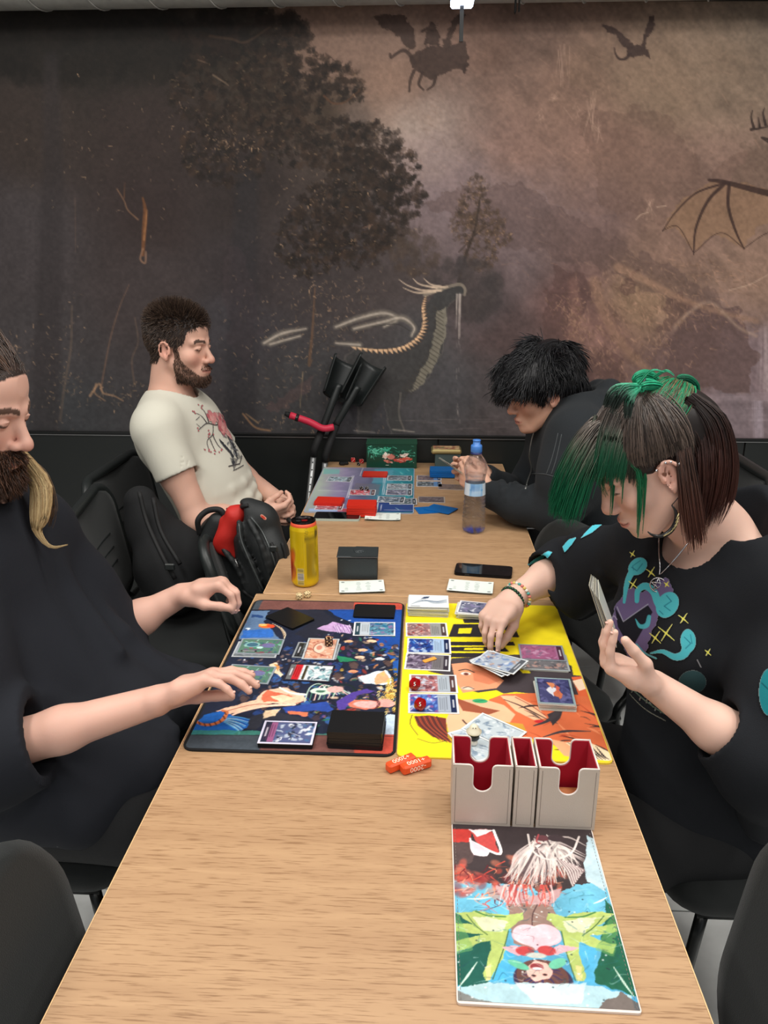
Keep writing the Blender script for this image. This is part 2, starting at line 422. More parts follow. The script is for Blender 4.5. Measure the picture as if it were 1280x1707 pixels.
def head_paint(V, C, F, lip=(176, 96, 88), brow=(50, 36, 30), blush=(205, 120, 105), iris=True, browst=1.):
    L = F.inv(V); x, y, z = L[:, 0], L[:, 1], L[:, 2]; ay = np.abs(y); front = x > .04
    def blob(m, col, a): C[:] = C*(1-(a*m)[:, None])+lin(col)*(a*m)[:, None]
    g = lambda cx, cy, cz, rx, ry, rz: np.exp(-((x-cx)/rx)**2-((ay-cy)/ry)**2-((z-cz)/rz)**2)
    inside = (np.abs(L) < .16).all(1).astype(float)
    blob(g(.07, .042, -.035, .04, .022, .022)*inside, blush, .35)
    blob(g(.11, 0, -.04, .02, .016, .012)*inside, blush, .4)
    blob(g(-.01, .085, -.01, .03, .014, .035)*inside, blush, .4)
    m = ((np.abs(z+.0715-.001*np.cos(ay*150)) < .0095*(1-(ay/.026)**2)) & (ay < .025) & (x > .08)).astype(float); blob(m*inside, lip, .7)
    m = ((np.abs(z+.0712) < .0016) & (ay < .023) & (x > .08)).astype(float); blob(m, (90, 40, 38), .8)
    zb = .018+.006*np.clip((ay-.012)/.03, 0, 1)-.006*np.clip((ay-.035)/.015, 0, 1)
    m = ((np.abs(z-zb-.002) < .0048) & (ay > .011) & (ay < .05) & front).astype(float); blob(m*inside, brow, .95*browst)
    m = ((np.abs(z+.0055+((ay-.031)/.014)**2*-.003) < .0023) & (np.abs(ay-.031) < .014) & front & (x < .1)).astype(float); blob(m*inside, (40, 26, 22), .85)
def hand_sdf(v, wr, d, n, thumb, sc=1., curl=(.5, .55, .6, .65), spread=.06, tcurl=.3, tout=.7, tdown=.4, k=.006, tips=None, rs=1.):
    """wr wrist point, d pointing to the knuckles, n the way the palm faces, thumb = the side of the thumb"""
    d = nrm(d); n = np.array(n, float); n = nrm(n-d*(n@d)); s = nrm(np.cross(d, n)); s = s if s@np.array(thumb) > 0 else -s
    P = lambda a, b, c: np.array(wr)+sc*(a*d+b*s+c*n)
    kn = [(.096, .030), (.1, .0105), (.096, -.0095), (.086, -.028)]; Ls = (.070, .078, .072, .056); rr = (.0088, .009, .0086, .0076)
    w0 = [(.0, .014), (.0, .005), (.0, -.005), (.0, -.014)]
    for i in range(4):
        a = P(w0[i][0], w0[i][1], 0); m = P(kn[i][0]*.5, kn[i][1]*.85, -.003); b = P(kn[i][0], kn[i][1], -.001)
        v.chain([a, m, b], np.array([.017, .0145, .0115])*sc*rs, .012*sc)
        v.cap(P(.035, kn[i][1]*.8, .006), P(.07, kn[i][1]*.9, .005), .011*sc, .010*sc, .01*sc)
    v.cap(P(.012, .014, .004), P(.06, .026, .007), .014*sc, .011*sc, .012*sc)
    for i in range(4):
        ang = 0.; sp = spread*(1.2-.85*i); q = P(kn[i][0], kn[i][1], -.001); r = rr[i]*sc*rs; base = q
        cu = curl[i] if np.ndim(curl[i]) else (curl[i]*.8, curl[i]*1.1, curl[i]*.7)
        for j, fr in enumerate((.46, .3, .24)):
            ang += cu[j]; dd = nrm(math.cos(ang)*(d*math.cos(sp)+s*math.sin(sp))+math.sin(ang)*n)
            q2 = q+dd*Ls[i]*fr*sc; r2 = r*(.93, .9, .86)[j]
            v.cap(q, q2, r, r2, .0035*sc if j else .008*sc); q = q2; r = r2
            if j == 2 and tips is not None: tips.append((q-dd*.003*sc+(math.cos(ang)*-n+math.sin(ang)*d)*r*.8, r))
    t0 = P(.022, .024, .006); td = nrm(d*math.cos(tout)+s*math.sin(tout)+n*tdown); t1 = t0+td*.044*sc
    tn = nrm(d*.9+td*.5+n*tcurl-s*tcurl*.8); t2 = t1+tn*.034*sc; tn2 = nrm(tn+n*tcurl*.6-s*tcurl*.6); t3 = t2+tn2*.024*sc
    v.cap(P(.006, .012, .0), t0, .015*sc, .016*sc, .012*sc)
    v.cap(t0, t1, .0155*sc, .0115*sc, .012*sc); v.cap(t1, t2, .0108*sc, .0098*sc, .005*sc); v.cap(t2, t3, .0098*sc, .008*sc, .004*sc)
    return t3
def skin_paint(V, base, seed=0):
    n = .5+.25*np.sin(V@np.array([31., 17, 23])+2*np.sin(V@np.array([12., -19, 9])))+.25*np.sin(V@np.array([-67., 41, 53])+1.5*np.sin(V@np.array([22., 39, -31])))
    return lin(base)[None, :]*(.94+.1*n[:, None])
def paint_cap(V, C, a, b, r, col, st=1., soft=.3):
    a = np.array(a); b = np.array(b); ab = b-a; t = np.clip(((V-a)@ab)/(ab@ab+1e-12), 0, 1); d = np.linalg.norm(V-a-t[:, None]*ab, axis=1)
    m = np.clip((r-d)/(r*soft), 0, 1)*st; C[:] = C*(1-m[:, None])+lin(col)*m[:, None]
# ---------------------------------------------------------------- hair: bundles of tapered strands that flow over a skull
def strand_mesh(P, R, cols, ns=3):
    S, K, _ = P.shape; T = np.gradient(P, axis=1); T /= np.linalg.norm(T, axis=2, keepdims=True)+1e-9
    up = np.array([.31, .2, .93]); u = np.cross(T, up); u /= np.linalg.norm(u, axis=2, keepdims=True)+1e-9; v = np.cross(T, u)
    A = 2*PI*np.arange(ns)/ns
    V = P[:, :, None, :]+R[:, :, None, None]*(np.cos(A)[None, None, :, None]*u[:, :, None, :]+np.sin(A)[None, None, :, None]*v[:, :, None, :])
    V = V.reshape(-1, 3); b = (np.arange(S)*K*ns)[:, None, None]+(np.arange(K-1)*ns)[None, :, None]; j = np.arange(ns)[None, None, :]; j2 = (j+1) % ns
    F = np.stack([b+j, b+j2, b+ns+j2, b+ns+j], -1).reshape(-1, 4)
    C = np.repeat(np.repeat(cols, ns, axis=1).reshape(S*K*ns, 3) if cols.ndim == 3 else np.repeat(cols, K*ns, axis=0), 1, 0)
    return V, F, C
def flow(roots, d0, L, K=9, grav=(0, 0, -1), g=.5, coll=(), pad=.004, wav=.0, seed=0, damp=.5):
    r = np.random.default_rng(seed); S = len(roots); P = np.zeros((S, K, 3)); P[:, 0] = roots; d = d0/np.linalg.norm(d0, axis=1, keepdims=True)
    L = np.broadcast_to(L, (S,)); st = L/(K-1); grav = np.array(grav, float); pad = np.broadcast_to(pad, (S,)); ph = r.uniform(0, 6, S)
    for i in range(1, K):
        d = d*(1-g*.3)+grav*g*.3+wav*np.stack([np.sin(ph+i*1.3), np.cos(ph*1.7+i*1.1), np.sin(ph*.6+i)], 1)
        d /= np.linalg.norm(d, axis=1, keepdims=True); q = P[:, i-1]+d*st[:, None]
        for (c, rad, R) in coll:
            l = (q-c)@R/rad; m = np.linalg.norm(l, axis=1); lim = 1+pad/np.min(rad); k = m < lim
            if k.any():
                l[k] *= (lim[k]/m[k])[:, None]; q2 = (l*rad)@R.T+c; q[k] = q2[k]
        dn = q-P[:, i-1]; n = np.linalg.norm(dn, axis=1, keepdims=True)+1e-9; d = (1-damp)*d+damp*dn/n; d /= np.linalg.norm(d, axis=1, keepdims=True); P[:, i] = q
    return P
def hair_obj(name, P, r0, cols, m, parent, tip=.25, seed=0):
    S, K, _ = P.shape; t = np.linspace(0, 1, K); prof = np.minimum(1, 1.0-(1-tip)*t**2.5); R = np.broadcast_to(r0, (S,))[:, None]*prof[None, :]
    V, F, C = strand_mesh(P, R, cols); return npmesh(name, V, F, m, parent, col=C)
def drape(print_cv, origin, u, v, d, bvh, m, name, parent, off=.0012):
    """project a flat print along d on to a garment"""
    o = np.array(origin); u = np.array(u); v = np.array(v); d = nrm(d); V = np.zeros((print_cv.ny*print_cv.nx, 3)); ok = np.zeros(len(V), bool)
    X = print_cv.X.ravel(); Y = print_cv.Y.ravel(); A = print_cv.A.reshape(print_cv.ny, print_cv.nx); near = A > .3
    near[1:] |= A[:-1] > .3; near[:-1] |= A[1:] > .3; near[:, 1:] |= A[:, :-1] > .3; near[:, :-1] |= A[:, 1:] > .3
    for i in np.nonzero(near.ravel())[0]:
        p = o+u*X[i]+v*Y[i]; h, nn, _, _ = bvh.ray_cast(Vector(p-d*.3), Vector(d))
        if h is not None: V[i] = np.array(h)-d*off*1.0+np.array(nn)*off; ok[i] = True
    F = grid_faces(print_cv.nx, print_cv.ny); k = ((print_cv.A.ravel()[F] > .45).sum(1) >= 2) & ok[F].all(1); F = F[k]
    e = np.linalg.norm(V[F[:, 0]]-V[F[:, 2]], axis=1); F = F[e < 6*np.median(e)] if len(e) else F
    uq, inv = np.unique(F, return_inverse=True)
    return npmesh(name, V[uq], inv.reshape(-1, 4), m, parent, col=print_cv.colors()[uq])
# ================================================================ THE SETTING
M = {}
M['print'] = mat('matte_print', None, .75, attr=True, spec=.25)
M['gloss_print'] = mat('gloss_print', None, .28, attr=True, spec=.5)
M['cloth_print'] = mat('cloth_print', None, .9, attr=True, spec=.2, bump=.25, bscale=900)
M['mural'] = mat('mural_paper', None, .62, attr=True, spec=.3, bump=.12, bscale=300)
M['black_panel'] = mat('black_laminate', (25, 28, 27), .42, bump=.05, bscale=60)
M['black_trim'] = mat('black_trim', (17, 18, 18), .35)
M['silver_line'] = mat('silver_edge', (150, 150, 150), .3, metal=.8)
M['floor_tile'] = mat('floor_tile', (240, 242, 240), .3, bump=.03, bscale=40, var=.05)
M['grout'] = mat('grout', (88, 88, 86), .9)
M['paint_dark'] = mat('dark_wall_paint', (60, 54, 52), .85)
M['ceiling'] = mat('ceiling_paint', (150, 148, 145), .9)
M['duct'] = mat('duct_foil', (158, 156, 150), .55, bump=.25, bscale=30, var=.2)
def struct(o): o['kind'] = 'structure'; return o
fl = struct(MB().box((0, 1.2, -.02), (7, 7.5, .028)).build('floor', M['grout']))
for i in range(8):
    for j in range(6):
        x = -2.4+.6*i+.3; y = -.25+.6*j+.3
        if y-.3 > 3.0: continue
        y1 = min(y+.298, WY-.003); y0 = y-.298
        MB().box((x, (y0+y1)/2, -.004), (.596, y1-y0, .008), bev=.0012).build('tile', M['floor_tile'], fl)
# wall behind the table, upper and lower field
wb = struct(MB().box((0, WY+.06, 1.45), (7, .12, 2.9)).build('wall_back', M['paint_dark']))
for i in range(-3, 3):
    for z0, z1 in ((.012, .458), (.470, .838)):
        xa = .065+1.2*i; MB().box((xa+.6, WY-.006, (z0+z1)/2), (1.194, .012, z1-z0), bev=.001).build('wall_panel', M['black_panel'], wb)
struct(MB().box((0, WY-.008, .8445), (7, .016, .011), bev=.002).build('trim_1', M['black_trim']))
struct(MB().box((0, WY-.009, .8370), (7, .018, .003)).build('trim_2', M['silver_line']))
struct(MB().box((0, WY-.0065, .464), (7, .013, .004)).build('trim_3', M['silver_line']))
struct(MB().box((0, 1.2, 2.93), (7, 7.5, .06)).build('ceiling', M['ceiling']))
for s, n in ((-1, 'wall_left'), (1, 'wall_right')):
    struct(MB().box((s*3.45, 1.2, 1.45), (.1, 7.5, 2.9)).build(n, M['ceiling']))
# duct under the ceiling, wrapped foil with slanting joints
dt = thing('ventilation_duct', 'grey foil-wrapped duct running along the top of the mural wall', 'duct', (0, 2.955, 2.405))
MB().tube([(-3.4, 0, 0), (3.4, 0, 0)], .088, 28).build('duct_body', M['duct'], dt, smooth=True)
for i in range(34):
    x = -3.3+i*.2
    MB().tube([(x+.035*math.cos(a), .0905*math.cos(a), .0905*math.sin(a)) for a in np.linspace(0, 2*PI, 29)[:-1]], .0028, 5, closed=True).build('duct_joint', M['duct'], dt, smooth=True)
kx = ony(859, 10, 2.85)[0]; kz = ony(859, 20, 2.85)[2]
cb = MB().tube([(kx, 2.85, 2.9), (kx, 2.85, kz), (kx, 2.858, kz-.002)], .0035, 8).tube([(kx+.012, 2.85, 2.9), (kx+.012, 2.85, kz)], .003, 8).build('hanging_cable', M['black_trim'], smooth=True)
tag(cb, 'thin dark pair of cables hanging down over the duct right of the lamp', 'cable')
lp = thing('ceiling_lamp', 'small bluish white lamp at the top edge above the winged rider', 'lamp', ony(770, 8, 2.76))
MB().box((0, 0, .045), (.085, .085, .05), bev=.006).build('lamp_housing', M['black_trim'], lp)
MB().box((0, 0, .2), (.012, .012, .6)).build('lamp_rod', M['black_trim'], lp)
MB().box((0, 0, .008), (.07, .07, .022), bev=.006).build('lamp_diffuser', mat('lamp_glow', (215, 228, 255), .4, emit=6), lp)

# ---------------------------------------------------------------- mural, painted in the wall's own coordinates
def make_mural():
    c = Cv(-190, 1470, 2, 738, 900, 400); X, Y = c.X, c.Y
    wx = X+60*(fbm(X/90, Y/90, 11)-.5); wy = Y+60*(fbm(X/90+9, Y/90, 17)-.5)
    K = [(50, 50, 43, 40, 36), (50, 200, 58, 51, 47), (50, 400, 66, 62, 62), (50, 600, 66, 63, 63), (100, 700, 60, 61, 62), (-150, 300, 55, 50, 48), (-150, 650, 60, 58, 58),
         (200, 80, 40, 37, 33), (250, 220, 56, 48, 45), (250, 350, 54, 46, 44), (250, 480, 64, 58, 57), (400, 60, 47, 43, 37), (450, 150, 60, 52, 44), (420, 300, 50, 44, 42), (400, 450, 56, 51, 51),
         (400, 560, 62, 60, 62), (500, 650, 63, 63, 63), (520, 50, 112, 94, 82), (570, 90, 122, 103, 90), (610, 210, 96, 86, 78), (560, 180, 64, 55, 46), (600, 300, 58, 52, 48), (560, 420, 60, 55, 54),
         (650, 130, 126, 106, 92), (700, 250, 128, 114, 106), (690, 215, 145, 133, 122), (740, 330, 114, 101, 98), (640, 430, 68, 62, 60), (700, 600, 71, 71, 71), (600, 690, 62, 62, 64), (760, 650, 72, 72, 73),
         (800, 500, 78, 71, 71), (800, 60, 112, 92, 80), (900, 60, 98, 82, 72), (850, 150, 121, 101, 89), (850, 250, 124, 103, 93), (950, 150, 118, 98, 84), (1000, 250, 124, 102, 90), (1100, 150, 122, 106, 90),
         (1200, 100, 120, 106, 91), (1250, 60, 104, 94, 82), (1150, 300, 120, 100, 89), (1000, 350, 110, 92, 86), (900, 340, 112, 97, 93), (850, 420, 98, 87, 86), (950, 500, 98, 78, 74), (1000, 560, 116, 92, 84),
         (1060, 500, 128, 108, 88), (1150, 600, 100, 83, 79), (1250, 600, 112, 99, 100), (1230, 690, 110, 100, 102), (870, 650, 76, 72, 72), (1250, 450, 126, 106, 92), (1400, 300, 116, 100, 88), (1400, 640, 108, 98, 98), (960, 620, 92, 76, 72), (1100, 400, 118, 98, 86), (860, 560, 82, 70, 68)]
    K = np.array(K, float); num = 0; den = 0
    for k in K:
        wgt = 1/(((wx-k[0])**2+(wy-k[1])**2)/900+1)**1.9; num = num+wgt[..., None]*k[2:]; den = den+wgt
    c.C = num/den[..., None]
    # brush texture
    dg = (X+Y)*.7; dn = (X-Y)*.7
    n1 = fbm(dg/60, dn/16, 21, 5)-.5; n2 = fbm(X/22, Y/30, 29, 5)-.5; right = np.clip((X-640)/250, 0, 1)
    c.C *= (1+(.30*n1*right+.22*n2*(.5+.5*right)))[..., None]
    r = np.random.default_rng(5)
    # top of the mural a little darker, misty light on the middle left
    for (x, y, rx, ry, col, a) in [(690, 240, 70, 50, (160, 146, 134), .35), (740, 300, 90, 60, (128, 116, 116), .4), (730, 380, 70, 60, (108, 99, 102), .4), (900, 330, 120, 50, (124, 110, 108), .25), (640, 150, 60, 50, (132, 110, 94), .4), (1000, 240, 130, 60, (140, 114, 98), .25), (1120, 120, 150, 80, (132, 114, 94), .3)]:
        c.ell(x, y, rx, ry, col, a, soft=.95, rough=20, seed=int(x), rs=40)
    # mountain slopes
    for pts, col, a in [([(880, 160), (935, 75), (960, 150), (1010, 190), (1090, 380), (900, 330), (840, 230)], (112, 92, 82), .3), ([(960, 185), (1110, 180), (1180, 300), (1230, 250), (1290, 240), (1290, 330), (1150, 380), (1000, 340)], (96, 78, 68), .35),
                        ([(700, 330), (860, 300), (1000, 390), (1130, 450), (1230, 520), (1230, 560), (1050, 470), (900, 420), (820, 400)], (84, 70, 66), .4), ([(900, 640), (905, 520), (930, 440), (990, 470), (960, 560), (1000, 650)], (82, 64, 60), .5),
                        ([(1130, 540), (1180, 500), (1240, 520), (1262, 600), (1250, 650), (1120, 650), (1110, 590)], (92, 76, 72), .75), ([(1105, 520), (1130, 480), (1155, 510), (1140, 545), (1100, 560)], (90, 72, 66), .6), ([(1040, 480), (1065, 450), (1062, 490), (1045, 500)], (86, 68, 62), .6),
                        ([(975, 655), (985, 600), (1000, 580), (1030, 600), (1050, 655)], (84, 66, 62), .5), ([(1215, 330), (1250, 220), (1290, 235), (1290, 330)], (100, 86, 74), .4)]:
        c.poly(pts, col, a, rough=9, seed=int(pts[0][0]), rs=22)
    c.line(spline([(1030, 445), (1080, 470), (1140, 500), (1200, 520), (1262, 535)]), (14, 10, 8), (150, 122, 100), .5, soft=6)
    c.line(spline([(990, 470), (1010, 530), (1050, 590), (1110, 640)]), (18, 12), (142, 116, 94), .45, soft=8)
    c.line(spline([(955, 470), (960, 530), (950, 590), (968, 640)]), (16, 22), (128, 100, 90), .5, soft=8)
    c.line(spline([(1125, 545), (1150, 520), (1185, 505), (1230, 545), (1260, 560)]), (6, 5), (160, 140, 120), .5, soft=5)
    for i in range(1700):   # glinting rock strokes along the ridges
        A_, B_, sp = [((1030, 450), (1262, 545), 14), ((985, 480), (1110, 640), 13), ((958, 480), (966, 640), 9), ((1060, 470), (1190, 560), 22), ((1040, 520), (1120, 600), 26), ((990, 560), (1030, 640), 16), ((1100, 560), (1170, 640), 14), ((930, 500), (980, 560), 14), ((1120, 440), (1250, 470), 16), ((1010, 470), (1080, 520), 18)][r.integers(10)]
        t = r.random(); x = A_[0]+(B_[0]-A_[0])*t+r.normal(0, sp); y = A_[1]+(B_[1]-A_[1])*t+r.normal(0, sp)
        if y > 655 or (x > 1115 and y > 545 and r.random() < .85): continue
        L = r.uniform(3, 13); an = math.atan2(B_[1]-A_[1], B_[0]-A_[0])+r.choice([0, 0, .7, 1.2])+r.normal(0, .3); cc = np.array((160, 130, 108))*r.uniform(.55, 1.08)
        c.line([(x, y), (x+L*math.cos(an), y+L*math.sin(an))], (r.uniform(1, 2.8), .6), cc, r.uniform(.2, .6))
    for i in range(500):
        x = r.uniform(700, 1260); y = r.uniform(70, 460)
        if x < 760 and y > 300: continue
        L = r.uniform(5, 22); an = .7+r.normal(0, .35); c.line([(x, y), (x+L*math.cos(an), y+L*math.sin(an))], (r.uniform(1, 3), .5), np.array((168, 138, 118))*r.uniform(.55, 1.02), r.uniform(.06, .3))
    for x, y0, y1 in [(935, 70, 150), (920, 150, 180), (900, 180, 210), (985, 150, 230), (960, 170, 200), (995, 190, 240), (1085, 330, 372)]:
        for k in range(9): c.line([(x+r.normal(0, 5), y0+r.uniform(0, 20)), (x+r.normal(0, 6), y1-r.uniform(0, 25))], 1.6, (176, 152, 132), .22)
    # waterfall and lake
    for k in range(22): x = 1264+r.uniform(0, 20); c.line([(x, 535+r.uniform(0, 18)), (x+r.normal(0, 3), 630+r.uniform(0, 26))], (r.uniform(.6, 2), r.uniform(1, 4)), (160, 148, 146), .2, soft=3)
    c.line([(1150, 664), (1300, 663), (1480, 664)], (12, 16), (142, 130, 132), .5, soft=8); c.line([(1230, 706), (1480, 706)], 50, (116, 106, 108), .4, soft=26)
    for k in range(40): x = r.uniform(1190, 1460); y = r.uniform(655, 725); c.line([(x, y), (x+r.uniform(10, 60), y+r.uniform(-.5, .5))], 1.2, (160, 150, 152), .25)
    for k in range(14): x = 1256+r.uniform(-3, 14); c.line([(x, 670), (x+2, 728)], r.uniform(1, 4), (156, 148, 154), .25, soft=2)
    # trees: foliage masses
    def leaves(cx, cy, rx, ry, n, cols, s=(3, 9), a=.7, hl=0, hc=(150, 130, 100)):
        for i in range(n):
            t = r.uniform(0, 2*PI); q = r.random()**.5; x = cx+rx*q*math.cos(t); y = cy+ry*q*math.sin(t)
            c.ell(x, y, r.uniform(*s), r.uniform(*s)*.7, cols[r.integers(len(cols))], a*r.uniform(.5, 1), rot=r.uniform(0, 3), soft=.4, rough=2, seed=i, rs=3)
        for i in range(hl):
            t = r.uniform(0, 2*PI); q = r.random()**.5; x = cx+rx*q*math.cos(t); y = cy+ry*q*math.sin(t)
            c.line([(x, y), (x+r.uniform(-4, 4), y+r.uniform(-3, 3))], r.uniform(.8, 2), hc, r.uniform(.15, .6))
    dk = [(40, 33, 29), (46, 38, 33), (34, 30, 27)]; md = [(62, 50, 41), (52, 43, 36), (44, 38, 33)]
    leaves(120, 70, 260, 60, 260, [(34, 31, 28), (40, 36, 32)], (10, 28), .6)
    leaves(400, 55, 120, 40, 160, dk, (6, 16), .7)
    for x, y, rx, ry in [(480, 60, 28, 26), (440, 110, 60, 40), (520, 110, 36, 28), (560, 130, 42, 26), (585, 150, 30, 20), (510, 160, 50, 34), (460, 190, 50, 40), (500, 240, 50, 40), (560, 240, 60, 46), (620, 240, 50, 40), (650, 280, 50, 40), (600, 300, 60, 50), (670, 330, 40, 40), (640, 380, 40, 40), (560, 340, 60, 40), (590, 400, 60, 50), (520, 400, 60, 60), (350, 150, 70, 60), (380, 250, 80, 60)]:
        leaves(x, y, rx, ry, int(rx*ry/16), dk+md, (3, 9), .7, int(rx*ry/120), (132, 112, 84))
    for x, y, rx, ry in [(795, 310, 20, 18), (790, 345, 30, 24), (810, 370, 34, 22), (830, 395, 24, 18), (775, 380, 24, 26), (800, 425, 30, 30)]:
        leaves(x, y, rx, ry, int(rx*ry/11), [(72, 60, 50), (84, 70, 58), (62, 53, 46)], (2.5, 6), .65, 26, (150, 124, 96))
    c.line(spline([(800, 330), (792, 380), (775, 430), (765, 470)]), (3, 6), (56, 48, 42), .7)
    c.line(spline([(765, 420), (800, 385), (830, 370)]), (3, 1.5), (56, 48, 42), .6)
    leaves(775, 480, 60, 50, 110, [(70, 64, 62), (62, 58, 57)], (8, 20), .45)
    leaves(690, 420, 40, 40, 70, [(66, 58, 52), (74, 64, 56)], (5, 10), .5, 10)
    for pts, ww, col, a in [([(540, 160), (555, 172), (575, 170), (600, 150)], (4, 2), (86, 64, 48), .8), ([(350, 60), (385, 65), (410, 70), (450, 45)], (5, 3), (74, 60, 48), .6), ([(355, 125), (375, 138), (380, 142)], (3, 2), (120, 104, 86), .7), ([(330, 100), (345, 105)], (2, 1), (130, 110, 90), .6),
                            ([(195, 315), (207, 335), (213, 350), (230, 366)], (2, 2.4), (122, 96, 74), .75), ([(208, 305), (207, 330)], (1, 2), (104, 76, 54), .7), ([(238, 330), (242, 352), (240, 390), (238, 425)], (3, 8, 5), (108, 74, 48), .8), ([(245, 350), (240, 400)], (2, 3), (150, 112, 76), .6), ([(238, 415), (234, 432), (242, 438), (243, 420)], (3, 3), (130, 104, 84), .8),
                            ([(215, 475), (200, 510), (185, 560), (175, 610), (168, 650)], (1.5, 3), (104, 84, 70), .7), ([(125, 330), (126, 420)], (2, 1), (104, 84, 70), .35), ([(120, 510), (118, 580), (108, 640), (100, 700)], (3, 5), (98, 86, 74), .5), ([(225, 530), (230, 570), (220, 600), (224, 640)], (2, 3), (102, 86, 72), .5),
                            ([(412, 300), (410, 380), (405, 500), (400, 720)], (36, 54), (46, 45, 47), .5), ([(85, 100), (88, 300), (82, 500), (75, 720)], (26, 50), (52, 48, 48), .55), ([(150, 660), (165, 640), (172, 655), (190, 660), (205, 668)], (4, 2), (164, 132, 100), .6), ([(160, 640), (158, 655), (175, 668)], (3, 2), (150, 120, 92), .6),
                            ([(0, 550), (5, 590), (25, 612)], (3, 2), (140, 118, 98), .6), ([(525, 480), (520, 560), (515, 608), (520, 600)], (2, 5, 2), (110, 84, 62), .6), ([(590, 560), (595, 640)], (3, 2), (80, 66, 60), .3), ([(505, 620), (500, 680)], (2, 1), (160, 140, 104), .5), ([(405, 690), (425, 712), (450, 718)], (3, 3), (150, 118, 86), .7), ([(410, 690), (430, 705)], (2, 3), (172, 140, 100), .5), ([(605, 380), (620, 375)], 1.5, (140, 110, 90), .6)]:
        c.line(spline(pts), ww, col, a, soft=2 if np.max(ww) < 20 else 12)
    for i in range(1100):   # glints in the dark wood
        cx, cy, sx, sy = [(500, 480, 70, 60), (450, 560, 50, 60), (380, 240, 45, 20), (530, 320, 60, 30), (570, 490, 40, 40), (100, 640, 20, 60), (480, 640, 60, 40), (200, 655, 60, 14), (240, 250, 120, 60), (550, 560, 40, 40), (520, 700, 70, 12), (20, 600, 30, 30)][r.integers(12)]
        x = r.normal(cx, sx); y = r.normal(cy, sy)
        if x > 640 or y > 722: continue
        an = r.uniform(0, 3.1); L = r.uniform(1, 7); c.line([(x, y), (x+L*math.cos(an), y+L*math.sin(an))], (r.uniform(.7, 1.7), .6), np.array((168, 142, 112))*r.uniform(.55, 1.15), r.uniform(.25, .8))
    c.poly([(440, 680), (500, 640), (525, 625), (515, 655), (460, 690)], (84, 70, 68), .5, rough=4, rs=10); c.poly([(372, 400), (415, 430), (430, 560), (405, 620), (380, 560)], (70, 60, 62), .25, rough=8, rs=20)
    # dragon drinking by the water
    body = [(600, 575), (650, 588), (690, 575), (706, 545), (708, 515), (722, 492), (750, 480), (772, 478), (775, 486), (758, 500), (745, 512), (742, 560), (730, 600), (705, 638), (680, 655), (668, 680), (672, 722), (652, 722), (640, 670), (620, 690), (616, 722), (600, 722), (598, 650), (575, 600)]
    c.poly([(x+(-3 if x < 690 else 3), y) for x, y in body], (94, 92, 86), .5, rough=3, rs=12); c.poly(body, (62, 62, 61), .9, rough=2, rs=12); c.poly([(745, 512), (742, 560), (730, 600), (705, 638), (682, 655), (712, 600), (724, 560), (728, 520)], (120, 118, 104), .85, rough=2, rs=8)
    nk = spline([(734, 520), (735, 560), (722, 600), (700, 634), (682, 654)], 6)
    for p in nk: c.line([(p[0]-12, p[1]-8), (p[0]+4, p[1]+3)], 1.4, (66, 62, 56), .7)
    c.line(spline([(668, 655), (665, 690), (674, 718)]), 3, (118, 114, 104), .5); c.line([(655, 716), (690, 720)], 2.4, (170, 164, 150), .5); c.line([(590, 718), (625, 721)], 2, (150, 146, 136), .5)
    rd = spline([(709, 492), (703, 512), (704, 540), (694, 562), (668, 578), (630, 582), (585, 577)], 5)
    for i in range(len(rd)-1):
        p, q = rd[i], rd[i+1]; t = q-p; n = np.array([t[1], -t[0]]); n = -n/np.hypot(*n); wd = 9*math.sin(PI*(i+2)/(len(rd)+4))+2
        c.poly([p, q-(q-p)*.12, q+n*wd*-.2, p+n*-wd], (206, 176, 138), .92); c.line([p, p+n*-wd], 1, (90, 66, 50), .7)
    c.line(spline([(708, 492), (735, 482), (765, 474), (775, 482), (774, 492)]), (6, 4), (128, 122, 108), .8)
    for pts in ([(735, 484), (705, 484), (680, 476), (665, 466)], [(728, 480), (700, 474), (688, 464)], [(725, 486), (695, 488), (672, 480)], [(735, 478), (718, 474), (706, 464)], [(745, 478), (720, 480)]): c.line(spline(pts), (4, 1), (178, 164, 142), .9)
    for k in range(12): x = 762+r.uniform(-3, 6); c.line([(x, 490), (x-1+r.normal(0, 1), 490+r.uniform(20, 75))], 1.2, (170, 164, 154), .5)
    for k in range(18): x = 764+r.normal(0, 2); y = r.uniform(560, 700); c.line([(x, y), (x, y+6)], 1, (140, 136, 130), .4)
    for pts in ([(560, 545), (600, 530), (640, 522), (662, 532), (640, 545)], [(590, 548), (640, 536), (670, 530), (690, 545), (686, 560)], [(440, 572), (470, 556), (510, 548)], [(450, 574), (500, 560)], [(600, 575), (560, 572)]): c.line(spline(pts), (9, 12, 6), (112, 108, 98), .7, soft=4); c.line(spline(pts), (3, 4, 2), (170, 164, 150), .75, soft=2)
    c.line(spline([(620, 545), (660, 540), (684, 552)]), 2, (58, 56, 54), .7)
    # winged rider above, small winged beast, large wing on the right
    s1 = (66, 54, 48)
    for pts in ([(622, 25), (672, 24), (690, 50), (694, 78), (682, 84), (668, 66), (650, 50), (636, 44)], [(736, 76), (752, 40), (764, 24), (778, 24), (758, 50), (746, 84)], [(684, 92), (710, 78), (745, 78), (776, 68), (782, 95), (776, 124), (762, 112), (742, 122), (720, 134), (700, 124), (684, 112)], [(706, 76), (710, 46), (718, 36), (728, 40), (734, 76)], [(766, 108), (782, 104), (776, 126)]): c.poly(pts, s1, .85, rough=2.5, rs=6)
    for pts, ww in (([(690, 104), (682, 90), (672, 84), (660, 90), (652, 96), (650, 90)], (7, 4)), ([(690, 118), (684, 134), (682, 152)], (6, 4)), ([(704, 122), (698, 140), (706, 150)], (6, 3)), ([(726, 128), (722, 142), (712, 150)], (6, 3)), ([(704, 52), (712, 48), (722, 52)], (5, 3))): c.line(spline(pts), ww, s1, .85)
